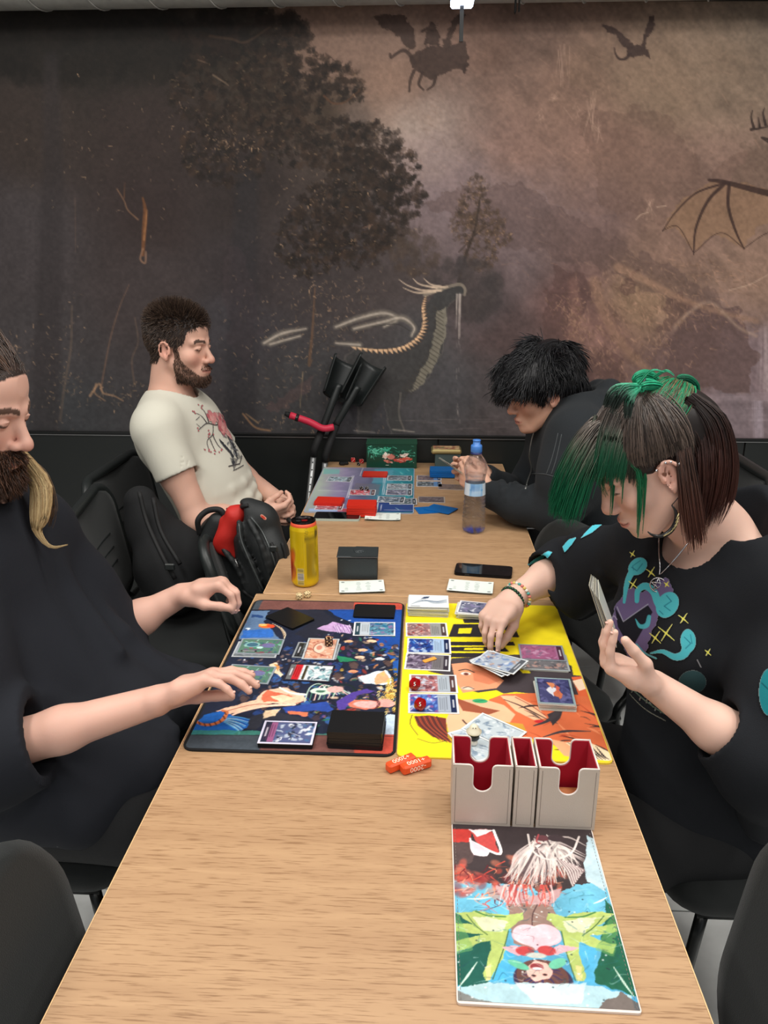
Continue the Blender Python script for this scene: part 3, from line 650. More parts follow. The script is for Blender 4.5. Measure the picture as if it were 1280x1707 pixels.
    s2 = (60, 48, 44)
    for pts in ([(1000, 41), (1020, 44), (1044, 62), (1056, 76), (1050, 84), (1038, 76), (1026, 58), (1014, 54)], [(1068, 76), (1074, 52), (1082, 26), (1092, 26), (1090, 46), (1078, 66), (1076, 82)], [(1044, 80), (1062, 74), (1080, 82), (1084, 100), (1074, 92), (1058, 96), (1046, 92)]): c.poly(pts, s2, .85, rough=1.5, rs=5)
    c.line(spline([(1050, 90), (1042, 98), (1032, 98), (1026, 90), (1024, 80)]), (6, 2), s2, .85)
    mem = [(1184, 302), (1150, 325), (1120, 352), (1104, 384), (1125, 376), (1156, 422), (1178, 400), (1200, 390), (1238, 414), (1262, 380), (1300, 360), (1300, 318), (1240, 306)]
    c.poly(mem, (128, 104, 80), .6, rough=3, rs=10); s3 = (56, 42, 38)
    for pts, ww in (([(1182, 300), (1205, 303), (1240, 312), (1300, 326), (1440, 350)], (5, 9, 14)), ([(1205, 306), (1160, 322), (1125, 355), (1104, 386)], (4, 1.5)), ([(1208, 306), (1180, 335), (1160, 380), (1156, 424)], (6, 5, 2)), ([(1215, 308), (1214, 345), (1226, 385), (1240, 415)], (6, 5, 2)), ([(1104, 384), (1130, 378), (1156, 422)], 1.2), ([(1156, 422), (1200, 388), (1240, 414)], 1.2), ([(1240, 414), (1280, 388), (1330, 380)], 1.2)): c.line(spline(pts), ww, s3, .85)
    for pts in ([(1252, 216), (1266, 214), (1284, 210)], [(1256, 212), (1252, 196), (1254, 184)], [(1266, 212), (1264, 196)], [(1276, 208), (1272, 190), (1274, 180)], [(1284, 234), (1270, 230), (1300, 250)]): c.line(spline(pts), (5, 1.5), (52, 42, 38), .85)
    for pts in ([(1060, 366), (1068, 358), (1080, 354)], [(1095, 345), (1110, 343)], [(1215, 484), (1250, 474), (1280, 458)]): c.line(spline(pts), 2, (168, 148, 128), .6)
    for k in range(22): x = r.uniform(610, 900); y = r.uniform(690, 722); c.line([(x, y), (x+r.uniform(8, 40), y)], 1, (120, 116, 112), .3)
    for k in range(9): x = r.uniform(690, 880); c.line([(x, 640+r.uniform(0, 30)), (x+r.normal(0, 1), 690)], r.uniform(6, 14), (84, 82, 80), .18, soft=8)
    c.mod(.10, 5, 5, 77, 3); m_ = np.array((76., 70, 68)); c.C = np.clip((c.C-m_)*1.18+m_, 4, 255)*np.array([1.06, 1.02, 1.03])
    def pos(Xp, Yp):
        r0 = _fw+_rt*((Xp-640)/FPX)[..., None]-_up*((Yp-853.5)/FPX)[..., None]
        P = CAM+r0*((WY-.0025)/r0[..., 1])[..., None]; P[..., 2] = np.maximum(P[..., 2], .846); return P
    o = printed('mural', c, pos, M['mural']); tag(o, 'dark brown fantasy mural with forest, mountains and drinking dragon covering the wall', 'mural')
make_mural()

# ---------------------------------------------------------------- tables
def wood():
    m = bpy.data.materials.new('light_oak_laminate'); m.use_nodes = True; nt = m.node_tree; b = nt.nodes['Principled BSDF']; N = nt.nodes.new; Lk = nt.links.new
    tc = N('ShaderNodeTexCoord'); mp = N('ShaderNodeMapping'); mp.inputs['Scale'].default_value = (1, 13, 1); Lk(tc.outputs['Object'], mp.inputs[0])
    n1 = N('ShaderNodeTexNoise'); n1.inputs['Scale'].default_value = 3.2; n1.inputs['Detail'].default_value = 6; n1.inputs['Distortion'].default_value = .6; Lk(mp.outputs[0], n1.inputs['Vector'])
    r1 = N('ShaderNodeValToRGB'); e = r1.color_ramp.elements; e[0].position = .3; e[0].color = (*lin((172, 136, 101)), 1); e[1].position = .72; e[1].color = (*lin((186, 150, 113)), 1); Lk(n1.outputs['Fac'], r1.inputs[0])
    mp2 = N('ShaderNodeMapping'); mp2.inputs['Scale'].default_value = (9, 150, 1); Lk(tc.outputs['Object'], mp2.inputs[0])
    n2 = N('ShaderNodeTexNoise'); n2.inputs['Scale'].default_value = 3; n2.inputs['Detail'].default_value = 4; Lk(mp2.outputs[0], n2.inputs['Vector'])
    r2 = N('ShaderNodeValToRGB'); e = r2.color_ramp.elements; e[0].position = .32; e[0].color = (.55, .47, .40, 1); e[1].position = .47; e[1].color = (1, 1, 1, 1); Lk(n2.outputs['Fac'], r2.inputs[0])
    mx = N('ShaderNodeMix'); mx.data_type = 'RGBA'; mx.blend_type = 'MULTIPLY'; mx.inputs['Factor'].default_value = .85; Lk(r1.outputs[0], mx.inputs[6]); Lk(r2.outputs[0], mx.inputs[7]); Lk(mx.outputs[2], b.inputs['Base Color'])
    bp = N('ShaderNodeBump'); bp.inputs['Strength'].default_value = .12; bp.inputs['Distance'].default_value = .0008; Lk(n2.outputs['Fac'], bp.inputs['Height']); Lk(bp.outputs[0], b.inputs['Normal'])
    b.inputs['Roughness'].default_value = .42; b.inputs['Specular IOR Level'].default_value = .45; return m
M['wood'] = wood(); M['edge'] = mat('table_edge_band', (226, 184, 134), .45); M['steel_grey'] = mat('grey_powder_steel', (60, 62, 64), .4, metal=.3)
def table(label, x0, x1, y0, y1):
    cx, cy = (x0+x1)/2, (y0+y1)/2; t = thing('table', label, 'table', (cx, cy, 0), 0, 'tables pushed end to end')
    w2, d2 = (x1-x0)/2, (y1-y0)/2
    MB().box((0, 0, TZ-.0115), (2*w2-.003, 2*d2-.003, .023), bev=.001).build('tabletop', M['wood'], t)
    MB().prism([(-w2, -d2), (w2, -d2), (w2, -d2+.0018), (-w2, -d2+.0018)], TZ-.024, TZ-.0012).prism([(-w2, d2-.0018), (w2, d2-.0018), (w2, d2), (-w2, d2)], TZ-.024, TZ-.0012).prism([(-w2, -d2), (-w2+.0018, -d2), (-w2+.0018, d2), (-w2, d2)], TZ-.024, TZ-.0012).prism([(w2-.0018, -d2), (w2, -d2), (w2, d2), (w2-.0018, d2)], TZ-.024, TZ-.0012).build('edge_band', M['edge'], t)
    f = MB()
    for s in (-1, 1): f.box((0, s*(d2-.06), TZ-.044), (2*w2-.1, .03, .04)).box((s*(w2-.06), 0, TZ-.044), (.03, 2*d2-.12, .04))
    f.build('frame', M['steel_grey'], t)
    for sx in (-1, 1):
        for sy in (-1, 1): MB().box((sx*(w2-.06), sy*(d2-.06), (TZ-.064)/2), (.04, .04, TZ-.064), bev=.003).build('leg', M['steel_grey'], t)
table('near oak table holding two playmats and the white deck box', -.400, .3225, .33, 1.7385)
table('far oak table against the black panels with the water bottle on it', -.384, .3225, 1.7400, 3.045)

# ---------------------------------------------------------------- chairs
M['ch_fabric'] = mat('black_chair_fabric', (27, 30, 30), .85, bump=.3, bscale=700, sheen=.15, spec=.3)
M['ch_plastic'] = mat('black_chair_plastic', (34, 38, 38), .38, bump=.08, bscale=250)
M['ch_steel'] = mat('black_chair_steel', (22, 24, 24), .3, metal=.4)
def backrest_mesh(w, h, r, t, curve, n=26, m=22, puff=.006):
    """rounded curved pad: x depth, y width, z height, lower edge at z=0"""
    V = []; U = np.linspace(-1, 1, n); W = np.linspace(0, 1, m)
    F = []
    for side in (1, -1):
        for wv in W:
            for u in U:
                z = wv*h; e = min(z, h-z); half = w/2-(r-math.sqrt(max(0, r*r-(r-min(e, r))**2))) if e < r else w/2
                y = u*half; ed = min(1, min(half-abs(y), e)/.012) if half > 0 else 0
                th = t/2*math.sqrt(max(0, 1-(1-ed)**2)); x = side*(th+puff*(1-u*u)*(1-(2*wv-1)**2)*(side > 0))
                V.append((x-curve*(y/(w/2))**2*-1 - curve*.0, y, z))
    V = np.array(V); F = np.concatenate([grid_faces(n, m), grid_faces(n, m, n*m)[:, ::-1]])
    b = [*range(0, n), *[k*n+n-1 for k in range(1, m)], *[(m-1)*n+k for k in range(n-2, -1, -1)], *[k*n for k in range(m-2, 0, -1)]]
    b = np.array(b); b2 = np.roll(b, -1); F = np.concatenate([F, np.stack([b, b+n*m, b2+n*m, b2], 1)]); return V, F
def chair(label, x, y, rz, top=.86, tilt=.16, style='fabric', w=.45, seatz=.46):
    """faces +x when rz = 0; x,y is the middle of the backrest foot"""
    c = thing('chair', label, 'chair', (x, y, 0), rz)
    s = []
    seat = MB(); pl = rrect(.42, w-.01, .07, 6, .235, 0); k = len(pl); P = np.array(pl); ce = np.array([.235, 0])
    lay = [(.93, -.03), (1, -.02), (1, .0), (.975, .012), (.9, .02), (.6, .022), (.2, .018)]
    V = [(*(ce+(p-ce)*q), seatz-.02+z) for q, z in lay for p in P]; F = [[i*k+j, i*k+(j+1) % k, (i+1)*k+(j+1) % k, (i+1)*k+j] for i in range(len(lay)-1) for j in range(k)]; F += [list(range(k))[::-1], [(len(lay)-1)*k+j for j in range(k)]]
    seat.add(V, F).build('seat', M['ch_fabric'], c, smooth=True)
    h = top-seatz-.04; Rt = Ry(-tilt); V, F = backrest_mesh(w, h, .13 if style == 'fabric' else .075, .050 if style == 'fabric' else .02, .035)
    V = V@Rt.T+np.array([0, 0, seatz+.04]); npmesh('backrest', V, F, M['ch_fabric'], c)
    # plastic shell rim around the pad
    r = .115 if style == 'fabric' else .08; o = []
    for yy, zz in rrect(w+.012, h+.012, r, 7, 0, h/2): o.append(np.array([-.012+.035*(yy/(w/2))**2, yy, zz])@Rt.T+np.array([0, 0, seatz+.04]))
    if style != 'fabric': MB().tube(o, .016, 8, closed=True).build('back_rim', M['ch_plastic'], c, smooth=True)
    if style != 'fabric':
        for i in range(3):
            zz = h*(.35+.13*i); MB().tube([np.array([.014+.035*(q/(w/2))**2, q, zz])@Rt.T+np.array([0, 0, seatz+.04]) for q in np.linspace(-w*.28, w*.28, 9)], .003, 6).build('back_rib', M['ch_plastic'], c, smooth=True)
    for sy in (-1, 1):
        yy = sy*(w/2-.02)
        MB().tube(spline([(.43, yy, 0), (.41, yy, .2), (.39, yy, seatz-.05)], 4), .0115, 8).build('leg', M['ch_steel'], c, smooth=True)
        MB().tube(spline([(-.07, yy, 0), (-.01, yy, .22), (.04, yy, seatz-.045), (.0, yy*.98, seatz+.02), (-.03, yy*.9, seatz+.16)], 5), .0115, 8).build('leg', M['ch_steel'], c, smooth=True)
    f = MB()
    for sy in (-1, 1): f.tube([(.03, sy*(w/2-.02), seatz-.045), (.40, sy*(w/2-.02), seatz-.045)], .0105, 8)
    f.tube([(.1, -w/2+.02, seatz-.045), (.1, w/2-.02, seatz-.045)], .0095, 8).tube([(.34, -w/2+.02, seatz-.045), (.34, w/2-.02, seatz-.045)], .0095, 8)
    f.build('seat_frame', M['ch_steel'], c, smooth=True); return c
chair('black padded chair back in the bottom left corner beside the near table', -.445, .56, .10, .875, .14, w=.50)
chair('black padded chair back in the bottom right corner beside the near table', .44, .60, PI-.05, .90, .12, w=.50)
chair('black fabric chair with rounded back tucked in between the hooded man and the woman', .45, 1.95, PI+.42, .84, .06, w=.46)
chair('black chair holding the open backpack beside the far table', -.52, 2.16, -.06, .77, .30, style='plastic', w=.42)
chair('black chair with glossy rim and ribbed back behind the backpack chair', -.93, 2.10, .18, .84, .16, style='plastic', w=.5)
chair('black chair under the man in the cream t-shirt, its rim showing behind him', -1.00, 2.50, .0, .85, .16, style='plastic', w=.5)
chair('black chair under the long haired man in the black shirt', -.98, 1.33, .0, .84, .14, w=.45)
chair('black chair under the man in the charcoal hoodie, glossy rim showing right of the woman', .98, 2.44, PI, .90, .12, style='plastic', w=.5)
chair('black chair under the woman with green hair', .90, 1.33, PI, .84, .14, w=.45)
# ================================================================ PEOPLE
M['skin'] = mat('skin', None, .5, attr=True, sss=.12, spec=.4, bump=.06, bscale=500)
M['hair'] = mat('hair', None, .42, attr=True, spec=.45)
M['nail'] = mat('fingernail', (222, 176, 162), .25)
M['tee_cream'] = mat('cream_cotton', None, .9, attr=True, bump=.2, bscale=600, spec=.2)
M['tee_black'] = mat('black_cotton', None, .88, attr=True, bump=.25, bscale=700, spec=.25)
M['denim_black'] = mat('black_trousers', (18, 19, 21), .85, bump=.3, bscale=500)
M['shoe'] = mat('dark_shoe', (30, 30, 32), .5)
def vol_for(pts, pad, h): P = np.array(pts); return Vol(P.min(0)-pad, P.max(0)+pad, h)
def torso(v, T, g=0., k=.04, shoulders=True):
    f = T['fwd']; fr = T.get('fr', .68)
    v.cap(T['pel'], T['bel'], T['w'][0]+g, T['w'][1]+g, k, flat=f, fr=fr+g*.5); v.cap(T['bel'], T['che'], T['w'][1]+g, T['w'][2]+g, k, flat=f, fr=fr+g*.5)
    if shoulders:
        for s in ('sl', 'sr'):
            i = T['nb']+(T[s]-T['nb'])*.8; v.cap(T['che']*.35+i*.65, i, .075+g, .06+g, k+.02); v.cap(T['nb'], i, .043+g, .052+g, k)
        v.cap(T['che'], T['nb'], .11+g, .06+g, k+.02, flat=f, fr=.8)
def legs(name, hips, knees, ankles, m, parent, fwd, r=(.092, .066, .048), pel=None, h=.007):
    v = vol_for([*hips, *knees, *ankles], .17, h)
    v.ell((np.array(hips[0])+hips[1])/2+np.array([0, 0, .03]), (.15, .18, .12), k=.03)
    for a, b, c in zip(hips, knees, ankles): v.cap(a, b, r[0], r[1]+.01, .03); v.cap(b, c, r[1]+.008, r[2], .03)
    v.ripple(.003, .35, 3); v.half(np.array([0, 0, .035]), (0, 0, -1)); V, F = v.mesh(1); npmesh(name, V, F, m, parent)
    for c in ankles:
        c = np.array(c); fw = np.array([fwd[0], fwd[1], 0]); v = Vol(c-.3, c+.3, .006)
        v.cap(c*[1, 1, 0]+[0, 0, .06]-fw*.02, c*[1, 1, 0]+[0, 0, .045]+fw*.16, .042, .036, .02, flat=(0, 0, 1), fr=.9); v.cap(c, c*[1, 1, 0]+[0, 0, .06], .045, .045, .02)
        v.half(np.array([0, 0, .003]), (0, 0, -1)); v.half(c+[0, 0, .05], (0, 0, 1)); V, F = v.mesh(1); npmesh('shoe', V, F, M['shoe'], parent)
def largest(V, F):
    """keeps the main connected piece of a surface"""
    lab = np.arange(len(V)); E = np.concatenate([F[:, [0, 1]], F[:, [1, 2]], F[:, [2, 3]]])
    for _ in range(400):
        a = np.minimum(lab[E[:, 0]], lab[E[:, 1]]); new = lab.copy(); np.minimum.at(new, E[:, 0], a); np.minimum.at(new, E[:, 1], a); new = new[new]
        if (new == lab).all(): break
        lab = new
    u, c = np.unique(lab, return_counts=True); k = lab == u[c.argmax()]
    if len(u) > 1: print('pieces', sorted(c.tolist())[::-1][:6])
    m = np.cumsum(k)-1; return V[k], m[F[k[F].all(1)]]
def normals_of(V, F):
    n = np.cross(V[F[:, 2]]-V[F[:, 0]], V[F[:, 3]]-V[F[:, 1]]); N = np.zeros_like(V)
    for i in range(4):
        for d in range(3): N[:, d] += np.bincount(F[:, i], n[:, d], len(V))
    return N/(np.linalg.norm(N, axis=1, keepdims=True)+1e-12)
def bvh_of(V, F): return BVHTree.FromPolygons([tuple(p) for p in V.tolist()], F.tolist())
def hair_cols(n, K, c0, c1, root=None, tip=None, seed=0, var=.2):
    r = np.random.default_rng(seed); t = r.random((n, 1)); base = lin(c0)*(1-t)+lin(c1)*t; base = base*(1+var*(r.random((n, 1))-.5)*2)
    C = np.repeat(base[:, None, :], K, 1)
    if tip is not None: w = np.clip((np.linspace(0, 1, K)-.25)/.5, 0, 1)[None, :, None]; C = C*(1-w)+lin(tip)*w*(1+var*(r.random((n, 1, 1))-.5))
    return C
def nails(tips, parent, sc=1.):
    m = MB()
    for p, r in tips: m.lathe([(r*.15, .0006), (r*.75, .0002), (r*.8, -.0008)], p, 8)
    return m
# ---------------------------------------------------------------- B: bearded man in the cream t-shirt
def person_cream():
    YB = 2.52; root = thing('person', 'bearded man in cream t-shirt with blossom print leaning back, hands at table edge', 'person', (-.78, YB, 0))
    off = np.array([-.78, YB, 0])
    H = Fr(ony(302, 577, YB), Rz(math.radians(-14))@Ry(math.radians(2)), 1.0)
    nb = ony(287, 678, YB); sr = ony(260, 714, YB-.18); sl = ony(326, 698, YB+.17)
    che = ony(304, 728, YB); bel = ony(352, 806, YB-.01); pel = ony(382, 880, YB)
    T = dict(nb=nb, sr=sr, sl=sl, che=che, bel=bel, pel=pel, fwd=nrm([.93, -.28, .38]), w=(.165, .155, .175), fr=.7)
    er = ony(330, 866, YB-.22); wr = ony(428, 862, YB-.13); el = ony(410, 800, YB+.20); wl = ony(462, 832, YB+.02)
    h = .0038; v = vol_for([H((0, 0, .1)), nb, sr, sl, bel, er, wl, wr+[.16, 0, 0]], .15, h)
    head_sdf(v, H); v.cap(H((-.03, 0, -.045)), nb+[0, 0, -.01], .058, .064, .02); v.cap(H((-.045, 0, -.03)), nb+[-.03, 0, -.04], .05, .06, .02)
    torso(v, T, -.016)
    v.cap(sr, er, .054, .043, .03); v.ell(sr*.55+er*.45, (.05, .052, .07), k=.03)
    v.cap(er, er*.6+wr*.4, .044, .044, .02); v.cap(er*.6+wr*.4, wr, .043, .028, .02)
    v.cap(sl, el, .054, .043, .03); v.cap(el, wl, .044, .028, .02)
    tips = []
    hand_sdf(v, wr, nrm(ony(470, 852, YB-.1)-wr), (.1, .5, .35), (.2, -.2, 1), .95, (.75, .8, .85, .9), tout=.5, tdown=.5, tcurl=.5)
    hand_sdf(v, wl, nrm(ony(486, 856, YB-.04)-wl), (-.3, -.8, -.3), (.3, -.3, 1), .95, (.7, .8, .85, .9), tout=.5, tdown=.5, tcurl=.4)
    V, F = largest(*v.mesh(2)); C = skin_paint(V, (216, 170, 150)); head_paint(V, C, H, brow=(56, 40, 32), lip=(186, 116, 104))
    N = normals_of(V, F); L = H.inv(V); hx, hy, hz = L.T; ay = np.abs(hy); inh = (np.abs(L) < .17).all(1)
    line = np.interp(hx, [-.12, -.05, -.015, .02, .045, .06, .08, .1], [-.06, -.045, .02, .0, .015, .055, .066, .085])
    scalp = inh & (hz > line) & ~((ay > .075) & (np.abs(hx+.01) < .022) & (hz < .028))
    C[scalp] = lin((46, 36, 32))
    beard = inh & (hz < np.interp(hx, [-.02, .022, .034, .06, .08, .1], [.0, .0, -.034, -.066, -.087, -.089])) & (hx > .010-.1*np.clip(-.06-hz, 0, .03)) & (hz > -.122) & ~((hz < -.108) & (hx < .045))
    must = inh & (np.abs(hz+.060) < .005) & (hx > .083) & (ay < .028); low = inh & (hz < -.086) & (hx > .05) & (hz > -.13)
    bm = beard | must | low; C[bm] = C[bm]*.5+lin((78, 54, 42))*.5
    npmesh('body', V-off, F, M['skin'], root, col=C)
    r = np.random.default_rng(3); cr = (H((-.02, 0, .036)), np.array([.098, .076, .09])*1.02, H.R)
    idx = np.nonzero(scalp)[0]; idx = r.choice(idx, 5200); top = np.clip((L[idx, 2]-.05)/.05, 0, 1)
    d = N[idx]*(.35+.9*top[:, None])+(H.R@np.array([.1, 0, .25]))*top[:, None]+(H.R@np.array([-.5, 0, -.8]))*(1-top[:, None])+r.normal(0, .22, (len(idx), 3))
    P = flow(V[idx]-N[idx]*.002, d, .011+.022*top+.004*r.random(len(idx)), 5, g=.25, coll=[cr], pad=.0015)
    hair_obj('hair', P-off, .0011, hair_cols(len(idx), 5, (40, 31, 28), (88, 70, 58), seed=1), M['hair'], root)
    idx = r.choice(np.nonzero(bm)[0], 2600); d = N[idx]*.6+H.R@np.array([.2, 0, -.8])+r.normal(0, .25, (len(idx), 3))
    P = flow(V[idx]-N[idx]*.001, d, .006+.010*r.random(len(idx))*(L[idx, 2] < -.08)+.002, 4, g=.2)
    hair_obj('beard', P-off, .0008, hair_cols(len(idx), 4, (50, 34, 26), (96, 68, 50), seed=2), M['hair'], root)
    # t-shirt
    v = vol_for([nb, sr, sl, bel, pel, er], .2, .005); torso(v, T, .006, .05)
    cu = sr+(er-sr)*.50; cl = sl+(el-sl)*.5
    v.cyl(sr+[0, 0, -.01], cu, .068, .068, .045); v.cyl(sl, cl, .066, .068, .045)
    v.cap(pel+[.0, 0, .0], pel+(pel-bel)*.35, .17, .17, .04, flat=T['fwd'], fr=.72)
    ux = nrm(pel-che)
    # folds across the belly and from the armpit
    for i, (t, dy) in enumerate([(.55, 0), (.72, .02), (.88, -.01), (1.02, .01), (1.2, 0)]):
        c = che+(pel-che)*t; f = T['fwd']; s = nrm(np.cross(f, ux)); rr = .172*.72+.008
        pts = [c+f*math.cos(a)*(rr)+s*math.sin(a)*.165+ux*(.02*math.cos(a*1.5+i)) for a in np.linspace(-1.2, 1.2, 7)]; v.chain(pts, [.004, .008, .011, .012, .01, .008, .004], .02)
    for a, b in ((sr+[.05, 0, -.04], che+[.09, -.06, -.10]), (sr+[.03, -.03, -.09], bel+[.02, -.12, .06]), (sl+[.0, -.1, -.08], che+[.1, .05, -.12])): v.cap(a, b, .009, .005, .025)
    v.ripple(.0022, .45, 4)
    v.cyl(cu-(cu-sr)*.35, cu+(cu-sr)*.1, .060, .062, .003, 'sub'); v.cyl(cl-(cl-sl)*.35, cl+(cl-sl)*.1, .058, .061, .003, 'sub')
    v.cap(nb+[.018, 0, -.012], nb+[-.005, 0, .12], .074, .08, .006, 'sub')
    # collar band
    ring = [nb+[.02, 0, .0]+np.array([.080*math.cos(a), .078*math.sin(a), -.018*math.cos(a)+.006]) for a in np.linspace(0, 2*PI, 25)]; v.chain(ring, [.0062]*25, .004)
    V, F = v.mesh(1); C = np.repeat(lin((205, 202, 188))[None, :], len(V), 0); sh = npmesh('t_shirt', V-off, F, M['tee_cream'], root, col=C)
    # print on the chest: blossom branch and two crows
    c = Cv(-.11, .11, -.14, .12, 200, 236); rr = np.random.default_rng(2)
    br = (64, 56, 56)
    for pts, ww in (([(-.10, .045), (-.05, .05), (0, .03), (.04, .05)], (.0015, .004)), ([(-.05, .05), (-.06, .08), (-.085, .1)], (.003, .001)), ([(-.04, .05), (-.03, .085), (-.035, .105)], (.003, .001)), ([(-.02, .04), (-.05, .01), (-.085, .0), (-.095, -.03)], (.003, .001)), ([(-.05, .01), (-.05, -.03), (-.04, -.05)], (.0025, .001)), ([(-.07, .0), (-.075, -.045)], (.0025, .001)), ([(-.09, .048), (-.1, .065)], .0012), ([(-.07, .08), (-.095, .075)], .0012)): c.line(spline(pts), ww, br)
    for i in range(26): x, y = [(-.1, .065), (-.085, .1), (-.095, -.03), (-.075, -.045), (-.04, -.05), (-.035, .105), (-.1, .045), (-.06, .02)][rr.integers(8)]; c.ell(x+rr.normal(0, .007), y+rr.normal(0, .007), .0028, .0028, (182, 96, 100))
    for i in range(60):
        x, y = [(-.01, .065), (.03, .05), (.055, .02), (.02, .01), (.045, -.01)][rr.integers(5)]; c.ell(x+rr.normal(0, .012), y+rr.normal(0, .01), .011, .009, [(196, 120, 122), (176, 92, 98), (214, 156, 150), (204, 138, 136)][rr.integers(4)], .9, soft=.4, rough=.003, rs=.006, seed=i)
    for pts in ([(-.03, -.01), (-.02, -.03), (-.012, -.06), (-.004, -.085), (-.02, -.09), (-.035, -.1), (-.04, -.11), (-.022, -.104), (-.018, -.07), (-.03, -.04)], [(.03, -.015), (.045, -.04), (.035, -.07), (.01, -.095), (.0, -.1), (.012, -.075), (.02, -.05)]): c.poly(pts, (48, 50, 54), .95, rough=.002, rs=.006)
    for k in range(14): c.line([(-.03+.005*k, -.085-.002*k), (-.045+.006*k, -.125+.003*k)], .0018, (70, 70, 74), .8)
    c.line([(-.06, -.105), (0, -.118), (.05, -.10)], .003, (66, 60, 58)); c.line([(-.05, -.125), (.02, -.13)], .002, (66, 60, 58))
    for k in range(30): c.ell(.03+rr.normal(0, .02), -.05+rr.normal(0, .02), .006, .003, (120, 122, 126), .6, rot=rr.uniform(0, 3))
    f = T['fwd']; upv = nrm(che-bel); sd = nrm(np.cross(upv, f)); sd = sd if sd[0] > 0 else -sd
    o = che-upv*.035+f*.1+sd*.025; drape(c, o-off, sd, upv, -nrm(f+sd*-.1), bvh_of(V-off, F), M['cloth_print'], 'shirt_print', root)
    hipc = pel; legs('trousers', [hipc+[.02, -.1, -.06]-off, hipc+[.02, .1, -.06]-off], [np.array([-.26, 2.36, .52])-off, np.array([-.25, 2.68, .52])-off], [np.array([-.22, 2.34, .09])-off, np.array([-.2, 2.7, .09])-off], M['denim_black'], root, (1, 0))
    b = MB().tube([ony(480, 866, YB-.1)-off, ony(490, 872, YB-.12)-off], .008, 8).build('held_pen', M['ch_plastic'], None, smooth=True)
    b.location = off; tag(b, 'small dark object held in the fingers of the man in cream', 'pen')
person_cream()
